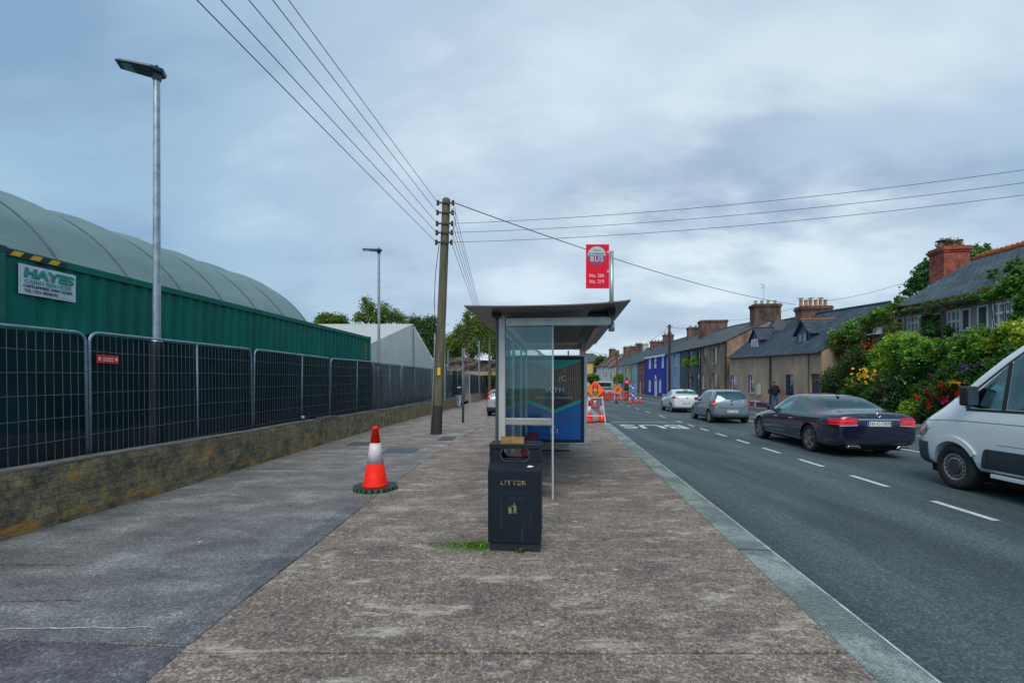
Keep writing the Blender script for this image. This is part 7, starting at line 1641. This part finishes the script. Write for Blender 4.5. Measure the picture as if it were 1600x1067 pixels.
g = G(); g.bx(.28, .42, -.012, .012, 1.425, 1.47); g.prism([(.30, 1.46), (.40, 1.46), (.31, 1.53)], 'y', -.008, .008); g.build('roof_aerial', BLACK, car1)
G().bx(-.36, -.33, -.3, .3, .98, .995).build('rear_shelf_sticker', M('shelf_red', (.5, .05, .05), .6, 0, 0), car1)
# --- small silver-blue hatchback
S = dict(wb=2.46, wr=.295, ww=.19, hw=.845, ro=.53, fo=.76, rim=.20, wi=.56, zfloor=.33,
    xs=[-.54, -.51, -.44, -.3, -.1, .1, .4, .8, 1.2, 1.5, 1.8, 2.05, 2.3, 2.6, 2.9, 3.1, 3.2, 3.23],
    zb=[(-.54, .40), (-.5, .30), (-.3, .22), (2.7, .2), (3.1, .26), (3.23, .38)],
    zs=[(-.54, .78), (-.5, .95), (-.2, .985), (.8, .95), (1.6, .92), (2.2, .90), (2.7, .80), (3.1, .66), (3.23, .55)],
    zt=[(-.54, .80), (-.51, .98), (-.44, 1.12), (-.3, 1.36), (-.1, 1.475), (.2, 1.515), (.7, 1.53), (1.2, 1.50), (1.5, 1.42), (1.85, 1.22), (2.15, 1.05), (2.4, .98), (2.8, .87), (3.1, .74), (3.23, .62)],
    w=[(-.54, .62), (-.51, .74), (-.4, .81), (0, .843), (1.5, .845), (2.4, .845), (2.9, .78), (3.15, .64), (3.23, .52)],
    wt=[(-.54, .5), (-.3, .60), (.2, .60), (1.2, .60), (1.9, .62), (3.2, .5)],
    cav=[(-.28, .93), (-.18, 1.28), (0, 1.38), (.4, 1.42), (.9, 1.42), (1.25, 1.385), (1.5, 1.29), (2.0, 1.0), (2.0, .5), (-.28, .5)], cavw=(.76, .49), belt_in=.95, roof_in=1.46, mid=1,
    side_windows=[[(-.02, 1.06), (.10, 1.00), (.78, .975), (.80, 1.405), (.2, 1.40), (.05, 1.32)], [(.86, .972), (1.72, .955), (1.50, 1.27), (1.28, 1.39), (.88, 1.41)]],
    end_windows=[('r', [(-.64, 1.06), (.64, 1.06), (.66, 1.14), (.53, 1.41), (-.53, 1.41), (-.66, 1.14)], -.56, .0), ('w', [(-.66, 1.06), (.66, 1.06), (.53, 1.39), (-.53, 1.39)], 1.3, 2.3)],
    rimmat=ALLOYB, spokes=7, mirror=(1.72, .97), mirmat=BLACK)
PGREY = paint('silver_blue_paint', (.20, .27, .32), .32, .55)
S['trims'] = [('tail_light', TRED, .008, [('x', [(.60, .82), (.86, .80), (.86, 1.06), (.72, 1.09), (.66, 1.02)], -.7, -.22), ('x', [(-.60, .82), (-.86, .80), (-.86, 1.06), (-.72, 1.09), (-.66, 1.02)], -.7, -.22)]),
    ('indicator', M('indicator_clear', (.55, .35, .3), .2, 0, 0), .011, [('x', [(.66, .845), (.83, .84), (.82, .90), (.69, .90)], -.7, -.3), ('x', [(-.66, .845), (-.83, .84), (-.82, .90), (-.69, .90)], -.7, -.3)]),
    ('panel_gap', SEAM, .002, [('x', line([(-.58, 1.04), (-.56, .82), (-.50, .70), (0, .685), (.50, .70), (.56, .82), (.58, 1.04)], .010), -.7, -.3)]+both(line([(.83, 1.40), (.81, .95), (.85, .6), (.82, .3)]))+both(line([(1.78, .95), (1.80, .6), (1.72, .32)]))+both(line([(.10, .98), (.16, .75), (.38, .5), (.42, .3)]))),
    ('bumper_line', SEAM, .002, [('x', [(-.8, .40), (.8, .40), (.8, .408), (-.8, .408)], -.7, -.2)])]
car2 = build_car('parked_car', 'silver blue five door hatchback with rear wiper in the middle of the queue', 'car', S, carloc(7.42, 21.16), HEAD, PGREY, 'cars queued in the far lane')
plate(car2, -.555, .54, '04-C-12361')
g = G(); g.path([(-.50, 0, 1.03), (-.515, -.2, 1.055), (-.50, -.42, 1.02)], .010, 5); g.lathe([(.03, -.55), (.03, -.49)], 8, (0, .0, 1.03), axis='x'); g.build('rear_wiper', BLACK, car2)
g = G(); g.lathe([(.035, -.552), (.035, -.54)], 12, (0, 0, .86), axis='x'); g.build('badge', M('badge_dark', (.03, .035, .05), .2, .8, 0), car2)
g = G(); g.path([(.1, 0, 1.51), (-.1, 0, 1.70)], .006, 4); g.build('roof_aerial', BLACK, car2)
g = G()
for s_ in (1, -1):
    for x in (.60, 1.45): g.bar((x-.09, s_*.86, .84), (x+.09, s_*.86, .84), .02, .03)
each(g, 'door_handle', PGREY, car2)
# --- white three door hatchback
def corsa_spec(h=1.0):
    S = dict(wb=2.51, wr=.305, ww=.20, hw=.87, ro=.66, fo=.80, rim=.215, wi=.58, zfloor=.33,
    xs=[-.69, -.66, -.58, -.42, -.2, 0, .3, .7, 1.1, 1.5, 1.8, 2.1, 2.4, 2.7, 3.0, 3.2, 3.3, 3.33],
    zb=[(-.69, .40), (-.65, .30), (-.4, .22), (2.8, .2), (3.2, .26), (3.33, .38)],
    zs=[(-.69, .80), (-.65, .95), (-.3, 1.0), (.4, .965), (1.2, .93), (2.1, .89), (2.7, .80), (3.1, .68), (3.33, .55)],
    zt=[(-.69, .82), (-.66, .98), (-.58, 1.08), (-.42, 1.27), (-.2, 1.40), (.1, 1.455), (.6, 1.48), (1.1, 1.455), (1.5, 1.35), (1.9, 1.15), (2.2, 1.0), (2.5, .95), (2.9, .85), (3.2, .73), (3.33, .62)],
    w=[(-.69, .64), (-.66, .75), (-.5, .83), (0, .868), (1.5, .87), (2.5, .865), (3.0, .79), (3.25, .64), (3.33, .52)],
    wt=[(-.69, .5), (-.4, .60), (.2, .59), (1.2, .59), (1.9, .62), (3.3, .5)],
    cav=[(-.38, .97), (-.26, 1.22), (-.1, 1.32), (.3, 1.37), (.8, 1.375), (1.15, 1.33), (1.5, 1.21), (2.0, .95), (2.0, .5), (-.35, .5)], cavw=(.78, .48), belt_in=.95, roof_in=1.41, mid=1,
    side_windows=[[(.12, 1.08), (.66, .99), (.66, 1.35), (.3, 1.30)], [(.72, .985), (1.78, .945), (1.50, 1.21), (1.25, 1.33), (.72, 1.36)]],
    end_windows=[('r', [(-.60, 1.09), (.60, 1.09), (.66, 1.16), (.54, 1.35), (-.54, 1.35), (-.66, 1.16)], -.72, -.12), ('w', [(-.66, 1.02), (.66, 1.02), (.53, 1.34), (-.53, 1.34)], 1.3, 2.3)],
    rimmat=ALLOYB, spokes=5, twin=True, mirror=(1.72, .96))
    S['trims'] = [('tail_light', TRED, .008, [('x', [(.48, .90), (.88, .86), (.88, 1.0), (.70, 1.04)], -.8, -.32), ('x', [(-.48, .90), (-.88, .86), (-.88, 1.0), (-.70, 1.04)], -.8, -.32)]),
      ('panel_gap', SEAM, .002, [('x', line([(-.55, 1.05), (-.5, .82), (-.42, .74), (0, .73), (.42, .74), (.5, .82), (.55, 1.05)], .010), -.8, -.4)]+both(line([(.69, 1.36), (.66, .95), (.60, .6), (.66, .3)]))+both(line([(1.88, .92), (1.90, .6), (1.82, .32)])))]
    return S
PWHT = paint('white_car_paint', (.62, .66, .68), .3, 0)
car3 = build_car('parked_car', 'white three door hatchback at the front of the queue, before the blue house', 'car', corsa_spec(), carloc(7.70, 29.4), HEAD, PWHT, 'cars queued in the far lane')
plate(car3, -.70, .60, '15-C-4473'); g = G(); g.bx(-.30, -.22, -.13, .13, 1.40, 1.43); g.build('brake_light', TRED, car3)
g = G(); g.lathe([(.04, -.70), (.04, -.685)], 12, (0, 0, .93), axis='x'); g.build('badge', M('badge_chrome', (.3, .33, .36), .2, .8, 0), car3)
# --- pale grey car on the left beyond the shelter
S = corsa_spec(); car4 = build_car('parked_car', 'pale silver car with black bumper parked half on the path behind the shelter post', 'car', S, (*W(-3.15, 24.0).xy, .001), HEAD-.02, paint('pale_silver_paint', (.42, .47, .51), .3, .3), None)
g = G(); g.bx(-.70, -.45, -.80, .80, .26, .50); g.build('bumper_cladding', BLACK, car4, bevel=.05, bseg=3)
# --- distant cars beyond the roadworks
g = None
FCARM = D.materials['white_car_paint']
def little_car(label, px, py, Y, m, rz):
    b = at(px, py, Y); t = thing('parked_car', label, 'car', (b.x, Y, RZ), rz, 'distant vehicles beyond the roadworks')
    g = G(); g.prism([(-2.1, .3), (2.1, .3), (2.15, .7), (1.9, .85), (1.1, .95), (.5, 1.45), (-1.3, 1.48), (-2.0, .95), (-2.15, .7)], 'y', -.85, .85); g.build('body', m, t, bevel=.12, bseg=3)
    g = G(); g.prism([(.95, .98), (.48, 1.38), (-1.2, 1.4), (-1.75, .98)], 'y', -.87, .87); g.build('side_window', HGLASS, t)
    for x in (-1.35, 1.35):
        for y in (-.8, .8): G().lathe([(.31, -.1), (.31, .1)], 14, (x, y, .31), axis='y').build('wheel', RUBBER, t)
little_car('distant white car behind the red barriers', 947, 612, 80, FCARM, rad(25)); little_car('distant pale car at the left edge beyond the advertising panel', 921, 606, 95, D.materials['pale_silver_paint'], rad(10))
b = at(943, 606, 92); t = thing('bus_shelter', 'distant teal glass bus shelter up the street', 'bus shelter', (b.x, 92, 0), 0)
g = G(); g.bx(-1.9, 1.9, 0, 1.4, 2.35, 2.5); 
for x in (-1.8, 1.75): g.bx(x, x+.06, 0, .06, 0, 2.35); g.bx(x, x+.06, 1.3, 1.36, 0, 2.35)
g.build('frame', WHITE, t); G().bx(-1.75, 1.75, 1.31, 1.33, .2, 2.3).build('back_glass', M('far_teal_glass', (.05, .17, .17), .1, 0, .4, 1), t)
b = at(960, 620, 75); t = thing('mesh_fence', 'far grey mesh panels closing off the roadworks', 'fence', (b.x, 75, 0), 0); g = G()
for i in range(14): g.bx(-1.6+i*.3, -1.58+i*.3, 0, .02, 0, 2.1)
for z in (.1, 1.0, 2.08): g.bx(-1.6, 2.35, 0, .03, z, z+.04)
g.build('mesh', GALV2, t)
# --- the van
VW = 1.02; HV = 2.35
S = dict(wb=3.64, wr=.352, ww=.235, hw=VW, ro=1.3, fo=1.02, rim=.215, wi=.74, zfloor=.5,
    xs=[-1.32, -1.28, -1.1, -.5, 0, 1, 2, 2.35, 2.6, 2.85, 3.1, 3.35, 3.55, 3.8, 4.05, 4.3, 4.48, 4.58, 4.64, 4.66],
    zb=[(-1.32, .45), (-1.2, .38), (4.3, .30), (4.6, .30), (4.66, .42)],
    zs=[(-1.32, 1.2), (3.0, 1.24), (3.6, 1.26), (4.0, 1.18), (4.4, 1.04), (4.58, .93), (4.66, .75)],
    zt=[(-1.32, 2.4), (-1.2, 2.62), (1.8, 2.66), (2.2, 2.62), (2.45, 2.53), (2.7, 2.40), (3.0, 2.19), (3.3, 1.96), (3.55, 1.74), (3.72, 1.60), (4.0, 1.42), (4.3, 1.23), (4.5, 1.09), (4.6, .97), (4.66, .80)],
    w=[(-1.32, .95), (-1.2, 1.0), (3.7, 1.02), (4.15, 1.0), (4.4, .93), (4.58, .80), (4.64, .68), (4.66, .6)],
    wt=[(-1.32, .86), (2, .86), (2.6, .84), (3.2, .85), (3.7, .85), (4.66, .55)],
    cav=[(1.9, 2.44), (2.15, 2.44), (2.4, 2.36), (2.65, 2.21), (2.95, 1.99), (3.25, 1.76), (3.5, 1.56), (3.7, 1.34), (3.7, .7), (1.9, .7)], cavw=(.945, .68), belt_in=1.25, roof_in=2.40, mid=1,
    side_windows=[[(2.88, 1.315), (3.36, 1.315), (3.34, 1.54), (2.88, 1.95)], [(2.0, 1.315), (2.80, 1.315), (2.80, 2.015), (2.62, 2.13), (2.45, 2.19), (2.0, 2.21)]],
    end_windows=[('w', [(-.88, 1.46), (.88, 1.46), (.76, 2.28), (-.76, 2.28)], 2.2, 3.95)],
    rimmat=M('steel_rim_silver', (.36, .38, .38), .4, .6, .2, 8), spokes='steel', mirror=(3.32, 1.35), mscale=1.15, mtall=1.9, mirmat=BLACK)
PVAN = paint('silver_van_paint', (.80, .84, .86), .35, .05)
VG = M('van_grey_cladding', (.035, .045, .055), .6, 0, .15, 6)
S['trims'] = [('bumper_cladding', VG, .022, [('x', [(-1.1, .25), (1.1, .25), (1.1, .70), (-1.1, .70)], 4.17, 4.8)]),
    ('side_moulding', VG, .014, both([(2.3, .42), (3.07, .42), (3.00, .72), (2.9, .72), (2.3, .72)], .6, 1.4)+both([(3.08, .42), (3.16, .42), (3.09, .68), (3.05, .72), (3.01, .72)], .6, 1.4)+both([(-.8+1.3, .42), (2.29, .42), (2.29, .72), (.5, .72)], .6, 1.4)),
    ('wheel_arch_lip', PVAN, .02, both([(3.64+.49*math.cos(a), .36+.49*math.sin(a)) for a in np.linspace(.72, 1.57, 10)]+[(3.64+.405*math.cos(a), .36+.405*math.sin(a)) for a in np.linspace(1.57, .72, 10)], .6, 1.4)),
    ('wheel_arch_lip', PVAN, .02, both([(3.64+.49*math.cos(a), .36+.49*math.sin(a)) for a in np.linspace(1.57, 2.6, 10)]+[(3.64+.405*math.cos(a), .36+.405*math.sin(a)) for a in np.linspace(2.6, 1.57, 10)], .6, 1.4)),
    ('panel_gap', SEAM, .0025, both(line([(3.43, 1.28), (3.45, 1.0), (3.40, .93)], .010))+both(line([(3.05, .72), (3.10, .42), (3.12, .36)], .010))+both(line([(1.93, 2.2), (1.93, .42)], .010))+both(line([(3.13, .76), (3.05, .72)], .010))),
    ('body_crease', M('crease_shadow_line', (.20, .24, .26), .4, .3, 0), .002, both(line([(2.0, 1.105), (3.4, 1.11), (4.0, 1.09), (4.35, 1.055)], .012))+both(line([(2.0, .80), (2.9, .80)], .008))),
    ('window_rubber', BLACK, .003, both(line([(1.98, 1.290), (3.44, 1.290)], .04))),
    ('window_rubber', BLACK, .003, both([(3.375, 1.312), (3.47, 1.312), (3.40, 1.58), (3.355, 1.555)])),
    ('window_rubber', BLACK, .003, both(line([(2.84, 1.313), (2.84, 1.99)], .07))),
    ('window_rubber', BLACK, .004, both(line([(3.37, 1.59), (2.87, 1.99), (2.64, 2.155), (2.45, 2.215), (2.0, 2.235)], .035))),
    ('headlight', M('headlight_glass', (.20, .24, .30), .08, .2, .6, 12, coat=1), .010, both([(4.14, .94), (4.30, .80), (4.56, .78), (4.62, .86), (4.44, 1.045), (4.30, 1.05)], .45, 1.2)),
    ('indicator', M('indicator_pink', (.60, .16, .14), .2, 0, 0), .013, both([(4.33, .80), (4.52, .785), (4.56, .84), (4.40, .86)], .5, 1.2)),
    ('grille', BLACK, .006, [('x', [(-.45, .74), (.45, .74), (.5, .98), (-.5, .98)], 4.4, 4.8)]), ('roof_seam', SEAM, .002, both(line([(3.62, 1.58), (3.2, 1.94), (2.8, 2.26), (2.5, 2.42), (1.9, 2.48)], .010)))]
uc = 6.27+VW; van = build_car('delivery_van', 'large silver panel van with dark lower cladding entering from the right edge', 'van', S, carloc(uc, 8.0-3.64), HEAD, PVAN, None)
g = G()
for s_ in (1, -1): g.bx(2.0, 2.25, min(s_*1.02, s_*1.065), max(s_*1.02, s_*1.065), 1.07, 1.105); g.bx(2.18, 2.25, min(s_*.99, s_*1.04), max(s_*.99, s_*1.04), 1.11, 1.14)
each(g, 'door_handle', BLACK, van, bevel=.012)
g = G()
for s_ in (1, -1): g.bx(.8, 3.02, min(s_*.93, s_*.99), max(s_*.93, s_*.99), .30, .36)
each(g, 'sill_step', PVAN, van, bevel=.01)
g = G(); g.bx(2.0, 3.5, -.9, .9, .95, 1.0); g.bx(3.25, 3.6, -.85, .85, 1.0, 1.32); g.build('dashboard', VG, van, bevel=.03)
g = G(); g.lathe([(.12, 0), (.13, .1), (.09, .2), (.02, .24)], 12, (3.30, .62, 1.33)); g.build('dashboard_ornament', M('teal_toy', (.10, .30, .32), .5, 0, .1), van, smooth='all')
kids_ = None
# ---------------------------------------------------------------- people
SKIN = M('skin', (.36, .19, .13), .6, 0, .08, 9)
def person(label, loc, rz, J, Rd, edges, zones, h, hands, hair, extra=None):
    """skin-modifier figure; J joints dict (x,y,z), Rd radii, zones(co)->material index"""
    t = thing('person', label, 'person', loc, rz); names = list(J); vs = [J[n] for n in names]; es = [(names.index(a), names.index(b)) for a, b in edges]; rd = [Rd[n] for n in names]
    # hands: palm plus five separate fingers rooted in the palm
    for (wn_, dirv, thumbv) in hands:
        w0 = Vector(J[wn_]); d = Vector(dirv).normalized(); th = Vector(thumbv).normalized(); i0 = len(vs)
        sidev = th; vs.append(tuple(w0+d*.09)); rd.append((.036, .018)); es.append((names.index(wn_), i0))
        bend = d.cross(th).normalized()
        for k, (off, ln) in enumerate(((.030, .068), (.010, .076), (-.010, .070), (-.028, .054))):
            b = len(vs); p0 = w0+d*.085+sidev*off; p1 = p0+d*ln*.5+bend*.006; p2 = p1+d*ln*.4+bend*.022; vs += [tuple(p0), tuple(p1), tuple(p2)]; rd += [(.010, .010), (.009, .009), (.007, .007)]; es += [(i0, b), (b, b+1), (b+1, b+2)]
        b = len(vs); p0 = w0+d*.03+sidev*.036; p1 = p0+d*.035+sidev*.022; p2 = p1+d*.03+bend*.008; vs += [tuple(p0), tuple(p1), tuple(p2)]; rd += [(.012, .012), (.011, .011), (.008, .008)]; es += [(names.index(wn_), b), (b, b+1), (b+1, b+2)]
    me = D.meshes.new('body'); me.from_pydata(vs, es, []); o = D.objects.new('body', me); COL.objects.link(o)
    sk = o.modifiers.new('s', 'SKIN'); ly = me.skin_vertices[0].data if len(me.skin_vertices) else None
    if ly is None:
        bm_ = None
        import bmesh
        bm_ = bmesh.new(); bm_.from_mesh(me); bm_.verts.layers.skin.verify(); bm_.to_mesh(me); bm_.free(); ly = me.skin_vertices[0].data
    for i, r in enumerate(rd): ly[i].radius = r if isinstance(r, tuple) else (r, r); ly[i].use_root = (i == names.index('pelvis'))
    sb = o.modifiers.new('b', 'SUBSURF'); sb.levels = 2; sb.render_levels = 2
    nm = evalmesh(o); kill(o); nm.name = 'body'
    b = D.objects.new('body', nm); COL.objects.link(b); b.parent = t; nm.materials.clear()
    for m in zones[0]: nm.materials.append(m)
    nm.polygons.foreach_set('use_smooth', [True]*len(nm.polygons))
    for p in nm.polygons: p.material_index = zones[1](p.center)
    hc = Vector(J['head'])
    # face: shaped head over the skinned skull
    g = G(); fy = -1
    prof = [(.012, -.125), (.045, -.118), (.066, -.085), (.076, -.03), (.080, .02), (.078, .06), (.062, .098), (.03, .118), (.005, .122)]
    g.lathe([(r, z) for r, z in prof], 20); g.v = [(x*.95, y*1.18+(.012 if z > 0 else 0)-(.016 if z < -.05 and y < 0 else 0), z) for x, y, z in g.v]
    g.add([(-.012, -.085, .02), (.012, -.085, .02), (.018, -.098, -.03), (-.018, -.098, -.03), (0, -.118, -.024)], [(0, 4, 1), (1, 4, 2), (2, 4, 3), (3, 4, 0)])
    for s_ in (1, -1): g.lathe([(.012, -.012), (.022, 0), (.012, .012)], 8, (s_*.078, .01, -.01), axis='x')
    g.xf(Matrix.Translation(hc)); hd = g.build('head', SKIN, t, smooth='all', sub=1)
    g = G()
    for s_ in (1, -1): g.lathe([(.010, -.004), (.008, .004)], 10, (s_*.031, -.088, .005), axis='y')
    g.bx(-.024, .024, -.094, -.088, -.064, -.056); g.bx(-.048, -.016, -.094, -.086, .026, .033); g.bx(.016, .048, -.094, -.086, .026, .033); g.xf(Matrix.Translation(hc)); g.build('facial_features', M('features_dark', (.04, .02, .015), .6, 0, 0) if 'features_dark' not in D.materials else D.materials['features_dark'], hd)
    g = G(); g.lathe([(.082, .0), (.086, .04), (.082, .085), (.055, .118), (.02, .130), (.003, .131)], 18); g.v = [(x, y*1.18+.014+(.0 if y > 0 else .012), z-(.05 if y > .03 and z < .03 else 0)) for x, y, z in g.v]; g.xf(Matrix.Translation(hc)); g.build('hair', hair, t, smooth='all')
    if extra: extra(t, J)
    return t
ED = [('pelvis', 'waist'), ('waist', 'chest'), ('chest', 'neck'), ('neck', 'head'), ('chest', 'shl'), ('shl', 'ell'), ('ell', 'wrl'), ('chest', 'shr'), ('shr', 'elr'), ('elr', 'wrr'), ('pelvis', 'hil'), ('hil', 'knl'), ('knl', 'anl'), ('anl', 'tol'), ('pelvis', 'hir'), ('hir', 'knr'), ('knr', 'anr'), ('anr', 'tor')]
NAVYJ = M('navy_jacket', (.010, .012, .03), .75, 0, .25, 7, .3, 12); JEANS = M('blue_jeans', (.03, .09, .26), .8, 0, .3, 7, .3, 15); SHOE = M('dark_shoe', (.015, .012, .01), .6, 0, 0)
# heavy-set man on the far pavement, facing the camera (local -y)
p = at(1210, 597, 29.7)
J = dict(pelvis=(0, 0, .98), waist=(0, -.02, 1.16), chest=(0, 0, 1.40), neck=(0, -.01, 1.60), head=(.0, -.03, 1.715), shl=(.22, 0, 1.50), ell=(.36, .02, 1.22), wrl=(.40, -.06, .97), shr=(-.22, 0, 1.50), elr=(-.37, .04, 1.22), wrr=(-.41, -.0, .96), hil=(.11, 0, .93), knl=(.13, -.10, .52), anl=(.12, .04, .10), tol=(.13, -.14, .04), hir=(-.11, 0, .93), knr=(-.13, .02, .52), anr=(-.13, .10, .12), tor=(-.14, -.06, .05))
Rr = dict(pelvis=(.20, .17), waist=(.23, .20), chest=(.23, .17), neck=(.07, .07), head=(.07, .085), shl=(.10, .10), ell=(.07, .07), wrl=(.035, .03), shr=(.10, .10), elr=(.07, .07), wrr=(.035, .03), hil=(.12, .12), knl=(.08, .08), anl=(.06, .065), tol=(.05, .04), hir=(.12, .12), knr=(.08, .08), anr=(.06, .065), tor=(.05, .04))
def z1(c):
    if c.z > 1.585 and abs(c.x) < .12: return 0
    if abs(c.x) > .30 and c.z < 1.02: return 0
    if c.z > .93: return 1
    return 2 if c.z > .13 else 3
def jk(t, J):
    g = G(); g.lathe([(.095, 1.54), (.085, 1.60), (.09, 1.62)], 14); g.build('collar', NAVYJ, t, smooth='all'); G().bx(.075, .12, -.185, -.175, 1.40, 1.44).build('jacket_badge', M('badge_olive', (.20, .18, .06), .6, 0, 0), t)
person('man in dark jacket and blue jeans walking towards the camera beside the cottage drainpipe', (p.x, p.y, .056), rad(8), J, Rr, ED, ([SKIN, NAVYJ, JEANS, SHOE], z1), 1.8, [('wrl', (.1, -.15, -1), (0, -1, 0)), ('wrr', (-.1, -.1, -1), (0, -1, 0))], M('short_dark_hair', (.03, .02, .015), .7, 0, .2, 20), jk)
# walker on the path, seen from behind
p = at(717, 637, 32.9)
J = dict(pelvis=(0, 0, .95), waist=(0, .0, 1.10), chest=(0, -.02, 1.33), neck=(0, -.04, 1.50), head=(.01, -.07, 1.62), shl=(.18, -.01, 1.42), ell=(.26, .06, 1.17), wrl=(.24, -.06, .95), shr=(-.18, -.01, 1.42), elr=(-.27, .10, 1.18), wrr=(-.30, .04, .93), hil=(.09, 0, .92), knl=(.09, -.12, .52), anl=(.08, -.10, .12), tol=(.08, -.24, .05), hir=(-.09, 0, .92), knr=(-.08, .02, .50), anr=(-.07, .22, .16), tor=(-.07, .12, .05))
Rr = dict(pelvis=(.15, .12), waist=(.16, .12), chest=(.18, .13), neck=(.06, .06), head=(.065, .08), shl=(.08, .08), ell=(.065, .065), wrl=(.032, .028), shr=(.08, .08), elr=(.065, .065), wrr=(.032, .028), hil=(.10, .10), knl=(.075, .075), anl=(.05, .055), tol=(.045, .035), hir=(.10, .10), knr=(.075, .075), anr=(.05, .055), tor=(.045, .035))
def z2(c):
    if c.z > 1.48 and abs(c.x) < .1: return 0
    if abs(c.x) > .20 and c.z < .97: return 0
    if c.z > .93: return 1
    return 2 if c.z > .13 else 3
def hood(t, J):
    g = G(); g.lathe([(.13, 1.43), (.14, 1.49), (.11, 1.545), (.085, 1.55)], 16); g.v = [(x, y*1.05+.0, z) for x, y, z in g.v]; g.build('hood', M('cream_hood', (.50, .42, .36), .8, 0, .2, 9), t, smooth='all')
person('pedestrian in a navy hoodie with cream hood and pale trousers walking away along the wall', (p.x, p.y, .001), rad(184), J, Rr, ED, ([SKIN, M('navy_hoodie', (.008, .012, .035), .85, 0, .2, 7), M('pale_joggers', (.36, .40, .44), .85, 0, .2, 7), M('tan_shoe', (.30, .20, .10), .6, 0, 0)], z2), 1.7, [('wrl', (0, -.15, -1), (0, -1, 0)), ('wrr', (-.1, -.1, -1), (0, -1, 0))], M('dark_hair', (.015, .012, .012), .7, 0, .2, 20), hood)
for o in list(D.objects):
    if o.name.startswith('tmp'): D.objects.remove(o)
